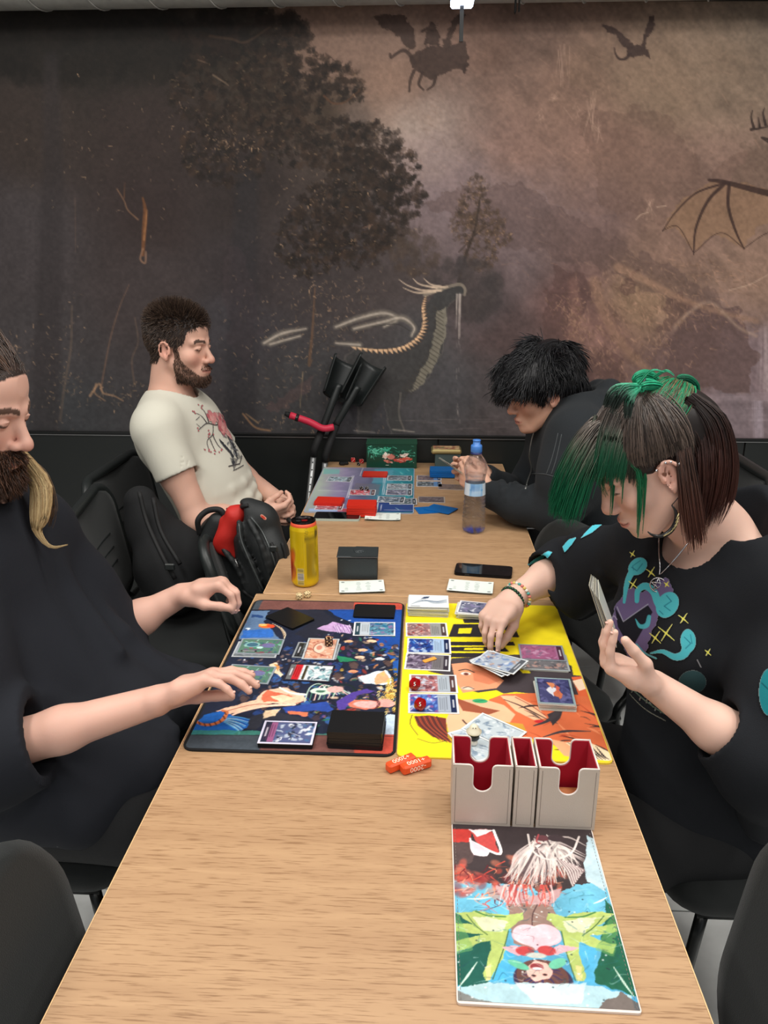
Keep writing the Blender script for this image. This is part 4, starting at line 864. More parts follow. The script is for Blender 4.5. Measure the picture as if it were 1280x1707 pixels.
# ---------------------------------------------------------------- C: black haired man in the charcoal hoodie
M['hoodie'] = mat('charcoal_fleece', None, .95, attr=True, bump=.35, bscale=450, spec=.15, sheen=.04)
def person_hoodie():
    YC = 2.42; root = thing('person', 'black haired man in charcoal zip hoodie looking down at cards in his hands', 'person', (.6, YC, 0)); off = np.array([.6, YC, 0])
    H = Fr(ony(903, 652, YC), Rz(math.radians(180+7))@Ry(math.radians(14)), 1.0)
    nb = ony(962, 692, YC); sl = ony(966, 738, YC-.18); sr = ony(925, 722, YC+.18); che = ony(958, 760, YC); bel = ony(985, 830, YC); pel = ony(1010, 900, YC)
    T = dict(nb=nb, sr=sr, sl=sl, che=che, bel=bel, pel=pel, fwd=nrm([-.97, -.14, -.1]), w=(.16, .145, .15), fr=.66)
    el = ony(925, 855, YC-.20); wl = ony(812, 822, YC-.10); er = ony(862, 838, YC+.16); wr = ony(812, 795, YC+.03)
    h = .0038; v = vol_for([H((0, 0, .1)), nb, sr, sl, bel, er, el, wl+[-.18, 0, 0]], .14, h)
    head_sdf(v, H, nose=.8); v.cap(H((-.03, 0, -.05)), nb+[0, 0, -.01], .055, .062, .02); torso(v, T, -.018)
    v.cap(sl, el, .05, .042, .03); v.cap(el, wl, .042, .027, .02); v.cap(sr, er, .05, .042, .03); v.cap(er, wr, .042, .027, .02)
    hand_sdf(v, wl, nrm(ony(775, 792, YC-.07)-wl), (.1, .8, .35), (-.2, -.1, 1), .95, (.75, .8, .85, .9), tout=.4, tdown=.55, tcurl=.25)
    hand_sdf(v, wr, nrm(ony(768, 785, YC+.02)-wr), (.1, -.8, .3), (-.2, .1, 1), .95, (.65, .75, .85, .9), tout=.4, tdown=.5, tcurl=.25)
    V, F = largest(*v.mesh(2)); C = skin_paint(V, (218, 170, 146)); head_paint(V, C, H, brow=(30, 24, 24), lip=(190, 112, 104))
    N = normals_of(V, F); L = H.inv(V); hx, hy, hz = L.T; ay = np.abs(hy); inh = (np.abs(L) < .17).all(1)
    line = np.interp(hx, [-.12, -.05, -.015, .02, .05, .09], [-.075, -.06, .012, -.005, .03, .055]); scalp = inh & (hz > line) & ~((ay > .074) & (np.abs(hx+.01) < .022) & (hz < .03))
    C[scalp] = lin((16, 15, 17)); npmesh('body', V-off, F, M['skin'], root, col=C)
    r = np.random.default_rng(8)
    # hair: soft black volume under loose waves
    v = Vol(H.o-.2, H.o+.2, .004); e = lambda c, rr: v.ell(H(c), rr, H.R, .03)
    e((-.02, 0, .062), (.106, .088, .088)); e((.05, .0, .078), (.06, .074, .05)); e((-.07, 0, .02), (.055, .08, .07)); e((.085, 0, .055), (.034, .062, .028))
    for y in (-1, 1): e((.02, y*.066, .05), (.06, .026, .045))
    v.ripple(.008, .10, 5); v.ell(H((.075, 0, -.03)), np.array([.07, .09, .062]), H.R, .01, 'sub')
    for y in (-1, 1): v.ell(H((-.005, y*.09, -.012)), np.array([.03, .03, .036]), H.R, .01, 'sub')
    V2, F2 = v.mesh(1); C2 = np.repeat(lin((17, 17, 20))[None], len(V2), 0); N2 = normals_of(V2, F2); L2 = H.inv(V2)
    idx = r.choice(len(V2), 6500); l = L2[idx]; crown = np.array([-.05, .0, .14]); rad = l-crown; tan = rad-N2[idx]@H.R*np.sum(rad*(N2[idx]@H.R), 1)[:, None]
    tan /= np.linalg.norm(tan, axis=1, keepdims=True)+1e-9; sw = r.normal(0, .35, (len(idx), 3)); clump = np.stack([np.sin(l[:, 1]*75+l[:, 2]*40), np.sin(l[:, 0]*70+l[:, 2]*60+1), np.cos(l[:, 0]*60-l[:, 1]*50)], 1)*.75
    d = (tan+.16*(N2[idx]@H.R)+sw*.5+clump*.8)@H.R.T; Ln = .045+.03*r.random(len(idx)); lowr = l[:, 2] < .03; Ln[lowr] *= .35
    P = flow(V2[idx]-N2[idx]*.004, d, Ln, 9, g=.34, coll=[(H((-.01, 0, .056)), np.array([.108, .09, .086]), H.R)], pad=.001+.008*r.random(len(idx)), wav=.16, seed=4)
    V3, F3, C3 = strand_mesh(P, np.full((len(P), 9), .0014)*np.array([1, 1, 1, 1, 1, .9, .8, .6, .25])[None], hair_cols(len(P), 9, (10, 10, 12), (34, 34, 38), seed=5))
    npmesh('hair', np.vstack([V2, V3])-off, np.vstack([F2, F3+len(V2)]), M['hair'], root, col=np.vstack([C2, C3]))
    # inner white collar
    ring = [nb+np.array([-.008, 0, .030])+np.array([.070*math.cos(a), .070*math.sin(a), .03*math.cos(a)]) for a in np.linspace(0, 2*PI, 25)[:-1]]
    MB().tube(np.array(ring)-off, .011, 8, closed=True).build('shirt_collar', mat('white_collar', (205, 200, 188), .9), root, smooth=True)
    # hoodie
    v = vol_for([nb, sr, sl, bel, pel, er, el, wl, wr], .17, .0048); torso(v, T, .010, .08)
    v.chain([sl, sl*.5+el*.5+[0, 0, .005], el], [.066, .066, .064], .09); v.chain([el, el*.5+wl*.5+[0, 0, -.004], wl], [.062, .056, .042], .03)
    v.chain([sr, er], [.068, .06], .08); v.chain([er, er*.5+wr*.5, wr], [.06, .054, .04], .03)
    cuff = lambda w_, e_: (v.cyl(w_-(w_-e_)*.12, w_+(w_-e_)*.0, .037, .036, .006), v.cyl(w_-(w_-e_)*.1, w_+(w_-e_)*.2, .030, .031, .002, 'sub'))
    cuff(wl, el); cuff(wr, er)
    # sleeve folds
    for t, rr in ((.12, .064), (.25, .061), (.42, .058), (.6, .053), (.78, .046)):
        c = el+(wl-el)*t; a = nrm(wl-el); s = nrm(np.cross(a, [0, 0, 1])); u = np.cross(s, a); pts = [c+rr*(math.cos(q)*s+math.sin(q)*u)+a*.018*math.sin(q*1.3+t*9) for q in np.linspace(-1.6+t, 2.2+t, 8)]; v.chain(pts, [.003, .007, .009, .01, .009, .008, .006, .003], .014)
    for t in (.25, .45, .7, .9):
        c = sl+(el-sl)*t; a = nrm(el-sl); s = nrm(np.cross(a, [0, 1, 0])); u = np.cross(s, a); pts = [c+.072*(math.cos(q)*s+math.sin(q)*u)+a*.03*math.sin(q+t*5) for q in np.linspace(-.5-t, 2.6, 8)]; v.chain(pts, [.003, .006, .008, .009, .008, .007, .005, .003], .016)
    # hood lying round the neck
    v.chain([nb+[-.085, -.075, -.035], nb+[-.045, -.10, -.015], nb+[.02, -.105, .010], nb+[.075, -.07, .045], nb+[.095, 0, .07], nb+[.075, .07, .06], nb+[.02, .1, .035], nb+[-.05, .09, .0], nb+[-.085, .07, -.035]], [.02, .028, .034, .038, .04, .038, .034, .028, .02], .02)
    v.ell(nb+[.10, 0, .0], (.06, .11, .07), k=.04)
    v.ripple(.0032, .3, 9); v.cap(nb+[-.02, 0, -.03], nb+[-.03, 0, .14], .066, .076, .008, 'sub')
    V, F = v.mesh(1); C = np.repeat(lin((41, 44, 47))[None, :], len(V), 0)
    # seam and rib shades of the garment itself
    npmesh('hoodie', V-off, F, M['hoodie'], root, col=C); bv = bvh_of(V-off, F)
    def on_surf(p, d): hh = bv.ray_cast(Vector(p-np.array(d)*.3), Vector(d)); return np.array(hh[0]) if hh[0] is not None else None
    fdir = nrm([.8, .55, 0]); z = []
    for px, py in spline([(893, 712), (886, 735), (883, 760), (886, 782), (880, 800), (876, 815)], 5):
        q = on_surf(ony(px, py, YC-.1)-off, nrm(ony(px, py, YC)-CAM)); 
        if q is not None: z.append(q-nrm(ony(px, py, YC)-CAM)*.001)
    if len(z) > 3: MB().tube(z, .003, 6).build('zip', mat('zip_metal', (150, 152, 150), .35, metal=.7), root, smooth=True)
    for j, path in enumerate(([(930, 722), (925, 745), (918, 770), (910, 792)], [(936, 724), (931, 748), (925, 772), (918, 792)], [(885, 790), (905, 790), (925, 795), (945, 803)])):
        z = []
        for px, py in spline(path, 5):
            q = on_surf(ony(px, py, YC-.2)-off, nrm(ony(px, py, YC)-CAM))
            if q is not None: z.append(q)
        if len(z) > 3: MB().tube(z, .0014, 5).build('seam', mat('seam_thread', (70, 74, 76), .9) if j == 0 else bpy.data.materials['seam_thread'], root, smooth=True)
    legs('trousers', [pel+[-.02, -.1, -.06]-off, pel+[-.02, .1, -.06]-off], [np.array([.22, 2.28, .52])-off, np.array([.22, 2.56, .52])-off], [np.array([.2, 2.26, .09])-off, np.array([.2, 2.6, .09])-off], M['denim_black'], root, (-1, 0))
person_hoodie()
def arc_strands(A, B, ctr, rad, R, K, lift, seed):
    """strands lying on an ellipsoid from each A to each B (world)"""
    r = np.random.default_rng(seed); a = (A-ctr)@R/rad; b = (B-ctr)@R/rad; a /= np.linalg.norm(a, axis=1, keepdims=True); b /= np.linalg.norm(b, axis=1, keepdims=True)
    t = np.linspace(0, 1, K)[None, :, None]; w = np.arccos(np.clip((a*b).sum(1), -1, .9999))[:, None, None]; p = (np.sin((1-t)*w)*a[:, None]+np.sin(t*w)*b[:, None])/np.sin(w)
    p = p*(1+(lift+r.normal(0, .012, (len(a), 1, 1)))*np.sin(PI*t)**.5+.004); return (p*rad)@R.T+ctr
def lock(path, spread, n, K, seed, conv=.2, wav=0):
    """strands that follow one centre line, spread: radius along it"""
    r = np.random.default_rng(seed); P = spline(path, 6); s = np.linspace(0, 1, len(P)); k = np.linspace(0, 1, K); C = np.stack([np.interp(k, s, P[:, i]) for i in range(3)], 1)
    T = np.gradient(C, axis=0); T /= np.linalg.norm(T, axis=1, keepdims=True); u = np.cross(T, [0, 1, .2]); u /= np.linalg.norm(u, axis=1, keepdims=True); w = np.cross(T, u)
    a = r.uniform(0, 2*PI, n); q = np.sqrt(r.random(n)); sp = np.interp(k, np.linspace(0, 1, len(spread)), spread); end = r.uniform(.68, 1, n)
    out = np.zeros((n, K, 3))
    for i in range(n):
        kk = k*end[i]; c = np.stack([np.interp(kk, k, C[:, j]) for j in range(3)], 1); uu = np.stack([np.interp(kk, k, u[:, j]) for j in range(3)], 1); ww = np.stack([np.interp(kk, k, w[:, j]) for j in range(3)], 1)
        s2 = np.interp(kk, k, sp)[:, None]*q[i]; out[i] = c+uu*s2*np.cos(a[i]+wav*kk*3)[:, None]+ww*s2*.6*np.sin(a[i]+wav*kk*3)[:, None]
    return out
def merge(parts):
    Vs, Fs, Cs = [], [], []; n = 0
    for V, F, C in parts: Vs.append(V); Fs.append(F+n); Cs.append(C); n += len(V)
    return np.vstack(Vs), np.vstack(Fs), np.vstack(Cs)
def strands(P, r0, cols, tip=.3):
    K = P.shape[1]; t = np.linspace(0, 1, K); return strand_mesh(P, np.broadcast_to(r0, (len(P),))[:, None]*(1-(1-tip)*t**2.5)[None], cols)
# ---------------------------------------------------------------- D: woman with green-dyed hair
def person_woman():
    base = np.array([.62, 1.33, 0]); root = thing('person', 'woman with green-dyed fringe in black bell-sleeved top placing cards on yellow playmat', 'person', base)
    R = Rz(PI-.03)@Ry(math.radians(33)); ear = ony(1121, 795, 1.24); sc = .97; H = Fr(ear-R@(np.array([-.012, .079, -.012])*sc), R, sc)
    nb = ony(1188, 892, 1.35)+np.array([.01, 0, 0]); f = nrm([-.87, -.46, .0]); sd = nrm(np.cross([0, 0, 1], f))
    sl = nb+sd*.165+[0.02, 0, -.055]; sr = nb-sd*.150+f*.02+[0, 0, -.07]; che = nb+[0.005, 0, -.16]+f*.02; bel = nb+[.03, 0, -.34]+f*.015; pel = nb+[.05, 0, -.50]
    T = dict(nb=nb, sr=sr, sl=sl, che=che, bel=bel, pel=pel, fwd=f, w=(.165, .13, .145), fr=.72)
    er = np.array([.335, 1.685, .850]); wr = ony(851, 1000, 1.555); el = ony(1262, 1262, 1.09); wl = ony(1090, 1142, 1.14)
    h = .0034; v = vol_for([H((0, 0, .1)), nb, sr, bel, er, wr+[-.1, -.2, -.05], el, sl, wl+[-.1, 0, .12]], .10, h)
    head_sdf(v, H, fem=1, nose=.5); v.cap(H((-.035, 0, -.05)), nb+[.0, 0, -.01], .047, .054, .02); v.cap(H((.02, 0, -.075)), nb+[-.02, 0, -.01], .03, .045, .02); torso(v, T, -.018)
    v.cap(sr, er, .045, .04, .03); v.cap(er, er*.6+wr*.4, .04, .036, .02); v.cap(er*.6+wr*.4, wr, .036, .0245, .02)
    v.cap(sl, el, .045, .04, .03); v.cap(el, el*.6+wl*.4, .0385, .036, .02); v.cap(el*.6+wl*.4, wl, .036, .0245, .02)
    tips = []; kr = ony(797, 1058, 1.435)
    hand_sdf(v, wr, kr-wr, (-.15, -.35, -.9), (1, -.6, 0), .90, ((.6, .45, .25), (.75, .5, .3), (.9, .6, .4), (1.05, .7, .5)), spread=.05, tout=.25, tdown=.75, tcurl=.35, tips=tips, rs=.92)
    t3 = hand_sdf(v, wl, nrm([-.80, .02, .42]), nrm([.42, .05, .85]), (0, -1, .1), .92, ((.95, .25, .1), (.9, .3, .15), (.85, .4, .2), (.8, .5, .3)), spread=.05, tout=.35, tdown=.95, tcurl=.1, tips=tips, rs=.92)
    V, F = largest(*v.mesh(2)); C = skin_paint(V, (224, 184, 166)); head_paint(V, C, H, brow=(60, 44, 38), lip=(196, 112, 108), browst=.7)
    N = normals_of(V, F); L = H.inv(V); hx, hy, hz = L.T; ay = np.abs(hy); inh = (np.abs(L) < .17).all(1)
    line = np.interp(hx, [-.12, -.05, -.02, .0, .03, .055, .09], [-.09, -.06, .012, .018, .02, .05, .075]); scalp = inh & (hz > line) & ~((ay > .072) & (np.abs(hx+.01) < .024) & (hz < .03)); C[scalp] = lin((60, 50, 46))
    npmesh('body', V-base, F, M['skin'], root, col=C)
    nm = MB()
    for p, r in tips: nm.lathe([(.0008, .0022), (r*.55, .0018), (r*.72, .0002)], p-base, 8)
    nm.build('fingernails', M['nail'], root, smooth=True)['kind'] = 'stuff'
    # ---- hair
    cr = (H((-.02, 0, .036)), np.array([.098, .076, .09])*sc, H.R); r = np.random.default_rng(12); parts = []
    v = Vol(H.o-.26, H.o+.26, .004); v.ell(H((-.02, 0, .042)), np.array([.104, .084, .092])*sc, H.R, 0)
    nape = ony(1176, 850, 1.35); back = [H((-.06, 0, .065)), H((-.078, 0, .02)), nape+[-.005, 0, .04], nape+[-.012, -.01, -.01]]
    v.chain(back, [.05, .052, .036, .016], .03); v.cap(ony(1165, 790, 1.29), ony(1165, 855, 1.28), .028, .012, .03)
    v.ell(H((.085, 0, -.035)), np.array([.085, .12, .078]), H.R, .01, 'sub'); v.ell(H((.03, .07, -.05)), np.array([.05, .05, .055]), H.R, .01, 'sub'); v.ell(H((-.008, .09, -.014)), np.array([.026, .03, .036]), H.R, .008, 'sub')
    V2, F2 = v.mesh(1); parts.append((V2, F2, np.repeat(lin((28, 22, 21))[None], len(V2), 0)))
    b1 = ony(1068, 645, 1.29); b2 = ony(1128, 650, 1.37)
    el_c, el_r = H((-.02, 0, .042)), np.array([.105, .085, .093])*sc
    def onell(l, jit=.004): # local direction -> point on the hair ellipsoid
        q = np.array(l)-np.array([-.02, 0, .042]); q = q/el_r; q /= np.linalg.norm(q, axis=-1, keepdims=True); return (q*el_r)@H.R.T+el_c
    n = 1500; t = r.random(n)   # hairline from forehead over the temple to behind the ear, swept up to the near bun
    A = np.stack([np.interp(t, [0, .35, .6, .8, 1], [.075, .05, .01, -.03, -.06]), np.interp(t, [0, .35, .6, .8, 1], [.004, .055, .078, .08, .07]), np.interp(t, [0, .35, .6, .8, 1], [.09, .055, .03, .03, .0])], 1)+r.normal(0, .004, (n, 3))
    B = np.repeat(b1[None], n, 0)+r.normal(0, .006, (n, 3)); P = arc_strands(onell(A), B, el_c, el_r, H.R, 10, .035, 1)
    parts.append(strands(P, .0011, hair_cols(n, 10, (32, 26, 24), (98, 84, 76), seed=1, var=.35), .8))
    n = 900; t = r.random(n); A = np.stack([np.interp(t, [0, .5, 1], [.08, -.02, -.1]), np.interp(t, [0, .5, 1], [-.01, .0, -.005]), np.interp(t, [0, .5, 1], [.08, .135, .08])], 1)+r.normal(0, .012, (n, 3)); A[:, 1] -= .03*r.random(n)
    B = np.repeat(b2[None], n, 0)+r.normal(0, .006, (n, 3)); P = arc_strands(onell(A), B, el_c, el_r, H.R, 8, .03, 2); parts.append(strands(P, .0011, hair_cols(n, 8, (32, 26, 24), (92, 78, 70), seed=2, var=.35), .8))
    n = 420; t = r.random(n)  # streaked strands: green and straw
    A = onell(np.stack([-.02-.05*t, .03+.045*t, .11-.04*t], 1)+r.normal(0, .005, (n, 3))); P = arc_strands(np.repeat(b2[None], n, 0)+r.normal(0, .004, (n, 3)), A, el_c, el_r, H.R, 8, .05, 3)
    parts.append(strands(P[:230], .0011, hair_cols(230, 8, (20, 110, 72), (32, 140, 96), seed=3))); parts.append(strands(P[230:], .001, hair_cols(190, 8, (120, 108, 74), (58, 46, 40), seed=4)))
    # back of the head: long dark brown, straight down to the nape
    for j, (path, cnt) in enumerate([([(1140, 668), (1176, 700), (1190, 760), (1188, 820), (1176, 885)], 260), ([(1132, 672), (1160, 715), (1171, 780), (1172, 840), (1166, 895)], 260), ([(1150, 660), (1192, 704), (1206, 770), (1203, 830), (1192, 876)], 260), ([(1124, 690), (1146, 735), (1156, 790), (1160, 850), (1154, 900)], 220)]):
        for k, Yk in enumerate((1.262, 1.30, 1.345, 1.39)):
            P = lock([ony(x, y, Yk+.012*math.sin(i*2+j)) for i, (x, y) in enumerate(path)], [.008, .020, .024, .022, .009], cnt, 14, 300+j*5+k, wav=.3)
            parts.append(strands(P, .0010, hair_cols(cnt, 14, (20, 15, 15), (54, 40, 36), tip=(74, 42, 35), seed=j*7+k, var=.3), .12))
    for j in range(13):
        x0 = 992+j*6.5; P = lock([ony(x0+26, 688+j*1.5, 1.275), ony(x0+14, 722+j*1.5, 1.255), ony(x0+4, 770, 1.25), ony(x0-1, 806+8*math.sin(j*2.1), 1.252)], [.010, .010, .007, .003], 70, 10, 400+j)
        parts.append(strands(P, .0009, hair_cols(70, 10, (40, 34, 32), (120, 110, 102), tip=(24, 84, 58) if j < 8 else (46, 52, 42), seed=j, var=.35), .3))
    n = 500; A = onell(np.stack([-.035-.03*r.random(n), .08+0*r.random(n), .03-.03*r.random(n)], 1)); P = flow(A, np.array([[.15, -.25, -1]])+r.normal(0, .08, (n, 3)), .10+.06*r.random(n), 9, g=.7, grav=(.25, 0, -1), coll=[(nape+[-.02, 0, .0], np.array([.05, .07, .09]), np.eye(3))], pad=.003, seed=6)
    parts.append(strands(P, .0012, hair_cols(n, 9, (30, 22, 20), (80, 56, 46), tip=(84, 50, 40), seed=7)))
    # fringe: grey-brown roots, vivid green ends hanging free of the forehead
    n = 3000; t = r.random(n); yy = .062*(1-2*r.random(n)); A = onell(np.stack([.03+.05*r.random(n)-.25*np.abs(yy)*.9, yy, .10+.012*r.random(n)], 1)); fw = H.R@np.array([1, 0, .1])
    d = fw[None]*.55+np.array([-.1, 0, -.5])+r.normal(0, .09, (n, 3))+(yy[:, None]*7)*(H.R@np.array([0, 1, 0]))[None]*.35; Ln = .125+.035*r.random(n)
    P = flow(A, d, Ln, 12, grav=(-.12, 0, -1), g=.55, coll=[(el_c, el_r*1.02, H.R), (H((.03, 0, .0)), np.array([.086, .075, .09]), H.R)], pad=.002+.006*r.random(n), wav=.03, seed=8)
    parts.append(strands(P, .0009, hair_cols(n, 12, (52, 46, 42), (122, 112, 104), tip=(10, 92, 60), seed=9, var=.35)))
    for i, (px0, py0, px1, py1, px2, py2, Y, w_) in enumerate([(1030, 740, 1068, 800, 1062, 905, 1.25, .006), (1010, 730, 1022, 790, 1018, 862, 1.27, .005), (1000, 725, 1003, 780, 1006, 822, 1.28, .006), (985, 725, 985, 770, 1012, 830, 1.29, .008), (1040, 735, 1076, 790, 1070, 890, 1.25, .003), (1020, 730, 1040, 780, 1036, 850, 1.26, .002)]):
        P = lock([ony(px0+8, py0-32, Y+.035), ony(px0+2, py0, Y+.008), ony((px0+px1)/2+2, (py0+py1)/2, Y), ony(px1, py1, Y), ony(px2, py2, Y)], [w_*.3, w_*.8, w_, w_, w_*.4], int(16+9000*w_*.6), 10, 40+i)
        parts.append(strands(P, .0011, hair_cols(len(P), 10, (34, 34, 30), (60, 66, 52), tip=(24, 104, 66), seed=i, var=.3)))
    # two small green knots with loose ends
    for i, (c0, c1, cc) in enumerate([(b1, ony(1100, 642, 1.31), ((22, 130, 92), (44, 176, 132))), (b2, ony(1158, 660, 1.37), ((14, 82, 60), (24, 118, 84)))]):
        for j in range(5):
            k = r.normal(0, .006, 3); P = lock([c0+k, c0+[0, 0, .008]+k, (c0+c1)/2+[0, 0, .010]+k*1.2, c1+[0, 0, .004]+k, c1+[.004, 0, -.012]], [.003, .007, .008, .006, .003], 60, 12, 60+j+i*9)
            parts.append(strands(P, .0011, hair_cols(60, 12, *cc, seed=j+i, var=.3), .6))
    for i, (a, b, c) in enumerate([((1065, 645), (1040, 655), (1020, 690)), ((1066, 647), (1050, 668), (1045, 700)), ((1060, 643), (1025, 655), (1008, 680)), ((1090, 628), (1110, 622), (1125, 627)), ((1065, 640), (1085, 622), (1108, 620))]):
        P = lock([ony(*a, 1.27), ony(*b, 1.24)+[0, 0, .004], ony(*c, 1.235)], [.004, .010, .006] if i < 3 else [.003, .002, .001], 110 if i < 3 else 14, 9, 80+i); parts.append(strands(P, .001, hair_cols(len(P), 9, (30, 140, 100), (80, 196, 156), tip=(40, 52, 46) if i < 3 else None, seed=i), .4))
    V3, F3, C3 = merge(parts); npmesh('hair', V3-base, F3, M['hair'], root, col=C3)
    for c0 in (b1, b2): MB().tube([c0-base+np.array([.004*math.cos(a), .009*math.sin(a), .011*math.cos(a)+.004]) for a in np.linspace(0, 2*PI, 13)[:-1]], .0024, 6, closed=True).build('hair_tie', M['ch_plastic'], root, smooth=True)
    # ---- top with bell sleeves
    v = vol_for([nb, sr, sl, bel, pel, er, el+[.05, 0, -.12]], .17, .0046); torso(v, T, .010, .05)
    ch2 = che+f*.095; v.ell(ch2+sd*.06+[0, 0, -.03], (.06, .06, .065), k=.05); v.ell(ch2-sd*.06+[0, 0, -.03], (.06, .06, .065), k=.05)
    v.cap(pel, pel+[.01, 0, -.08], .17, .18, .05, flat=f, fr=.8); v.cap(bel+f*.05, pel+f*.10+[0, 0, -.02], .10, .11, .06)
    cr_ = er+(wr-er)*.36; v.chain([sr, sr*.4+er*.6, er], [.06, .058, .060], .045); v.cyl(er, cr_, .060, .060, .03)
    v.cyl(er*.55+sr*.45+[.01, 0, -.03], cr_+[.035, -.02, -.035], .055, .062, .04)
    dl = nrm(cr_-er); v.cyl(er+[.02, .0, -.045], er+[.02, -.07, -.05], .05, .052, .03)
    cl = el+(wl-el)*.36; v.chain([sl, sl*.45+el*.55, el], [.064, .066, .07], .05); v.cyl(el, cl, .062, .055, .03); v.cap(el+[.02, .0, -.05], el+[.05, .04, -.15], .05, .035, .05)
    for t in (.2, .4, .62, .8):
        c = sr+(er-sr)*t; a = nrm(er-sr); s = nrm(np.cross(a, [0, 0, 1])); u = np.cross(s, a); v.chain([c+.060*(math.cos(q)*s+math.sin(q)*u)+a*.04*math.sin(q+t*5) for q in np.linspace(-2.6, .9, 8)], [.002, .005, .007, .008, .008, .006, .004, .002], .014)
    for a, b, q in ((sl+[-.05, 0, -.06], che+f*.09+sd*.05+[0, 0, -.12], .008), (sl+[-.03, 0, -.12], bel+f*.09+sd*.05, .009), (bel+f*.10-sd*.06, pel+f*.09+sd*.07, .011), (bel+f*.10-sd*.02+[0, 0, .06], pel+f*.1+sd*.1+[0, 0, .08], .009), (bel+f*.08-sd*.1, pel+f*.12-sd*.03, .01)): v.cap(a, b, q, q*.5, .03)
    # draped hood behind the neck
    v.chain([nb+sd*.10+f*.02+[0, 0, .0], nb+sd*.10-f*.05+[0, 0, .03], nb-f*.095+[0, 0, .04], nb-sd*.09-f*.05+[0, 0, .03]], [.02, .03, .036, .03], .025); v.chain([nb+sd*.13-f*.01, nb+sd*.11-f*.11, nb-f*.15, nb-sd*.08-f*.1], [.028, .035, .04, .03], .03)
    v.ripple(.0045, .42, 14)
    v.cyl(er+(cr_-er)*-.1, cr_+(cr_-er)*.6, .054, .055, .003, 'sub'); v.cyl(el+(cl-el)*.45, cl+(cl-el)*.3, .048, .050, .003, 'sub')
    v.cap(nb+f*.03+[0, 0, -.012], nb-f*.01+[0, 0, .14], .078, .085, .006, 'sub'); v.cap(nb+f*.06+[0, 0, -.02], nb+f*.12+[0, 0, .07], .035, .06, .01, 'sub'); v.cap(nb+sd*.06+f*.01+[0, 0, .03], nb+sd*.07+f*.01+[0, 0, .12], .045, .06, .01, 'sub')
    V, F = largest(*v.mesh(1)); C = np.repeat(lin((25, 27, 31))[None, :], len(V), 0); npmesh('bell_sleeve_top', V-base, F, M['tee_black'], root, col=C); bv = bvh_of(V-base, F)
    # ---- print: teal and violet creature with a pointed hat and small yellow stars
    c = Cv(985, 1215, 895, 1215, 232, 322); te = (72, 168, 178); td = (38, 116, 132); vi = (92, 76, 118); ye = (214, 208, 84)
    c.poly(spline([(1015, 1050), (1018, 1020), (1035, 990), (1050, 978), (1075, 985), (1110, 960), (1120, 990), (1100, 1010), (1090, 1050), (1075, 1090), (1070, 1130), (1100, 1150), (1140, 1165), (1130, 1180), (1090, 1165), (1060, 1130), (1040, 1090)], 5), vi, .85, rough=3, rs=12)
    c.poly([(1020, 1010), (1035, 1035), (1080, 1008), (1088, 1020), (1065, 1060), (1050, 1085), (1026, 1045)], (26, 26, 34), 1); c.line([(1024, 1010), (1036, 1036), (1080, 1006)], 1.6, (150, 150, 165))
    c.line(spline([(1013, 1035), (1018, 1026), (1024, 1032)]), 2, (150, 140, 165))
    c.line(spline([(1037, 1002), (1040, 975), (1046, 955), (1058, 938)]), (5, 9, 12, 16), te); c.ell(1061, 938, 18, 15, te, rot=-.5); c.line([(1050, 938), (1060, 946), (1070, 934)], 1.6, td); c.line([(1054, 944), (1052, 936), (1066, 928)], 1.3, td)
    c.line(spline([(1060, 1000), (1062, 982), (1075, 974), (1090, 985), (1098, 1005), (1112, 1022)]), (8, 12, 13, 14), te); c.ell(1113, 1008, 18, 23, te, rot=.5); c.line([(1112, 992), (1120, 1002), (1108, 1010), (1118, 1018)], 1.6, td); c.line([(1100, 1018), (1106, 1024)], 1.5, td)
    c.line(spline([(1058, 1032), (1066, 1044), (1078, 1042), (1082, 1028)]), (1.5, 7, 9, 7), te, .9)
    c.line(spline([(1085, 1090), (1105, 1086), (1125, 1094), (1140, 1088), (1145, 1070)]), (2, 8, 13, 16), te); c.ell(1146, 1068, 12, 19, te); c.line([(1140, 1062), (1150, 1072), (1142, 1080)], 1.5, td); c.line([(1150, 1058), (1152, 1072)], 1.3, td)
    c.ell(1153, 1135, 22, 20, (28, 62, 66), .8); c.line(spline([(1060, 1075), (1075, 1090), (1095, 1098)]), 3, te, .8)
    def star(x, y, s): c.line([(x-s, y-s*.8), (x, y), (x+s, y+s*.9)], (1, 2.6, 1), ye); c.line([(x+s*.8, y-s*1.2), (x, y), (x-s*.6, y+s)], (1, 2.6, 1), ye)
    for x, y, s in ((1051, 914, 5), (1085, 951, 8), (1053, 970, 8), (1112, 973, 4), (1139, 1032, 8), (1111, 1056, 13), (1093, 1064, 10), (1177, 1086, 5)): star(x, y, s)
    c.line([(1160, 1098), (1166, 1110)], 1.5, (120, 120, 124), .8)
    rr = np.random.default_rng(4)
    for k in range(34): # small worn lettering near the hem
        x = 1040+k*3.6+rr.normal(0, 2); y = 1150+(k % 17)*2.4+rr.normal(0, 3); c.line([(x, y), (x+rr.uniform(-3, 3), y+rr.uniform(2, 6))], 1.6, [(120, 116, 112), (88, 92, 70), (128, 92, 80)][k % 3], .8)
    c.line(spline([(1050, 1160), (1080, 1180), (1110, 1196), (1150, 1204)]), 2, (70, 92, 70), .8); c.line(spline([(1045, 1170), (1075, 1192), (1110, 1208)]), 1.5, (110, 108, 84), .7)
    Yp = 1.24; o = ony(1100, 1040, Yp); ux = (ony(1110, 1040, Yp)-o)/10; uy = (ony(1100, 1050, Yp)-o)/10; vd = nrm(o-CAM)
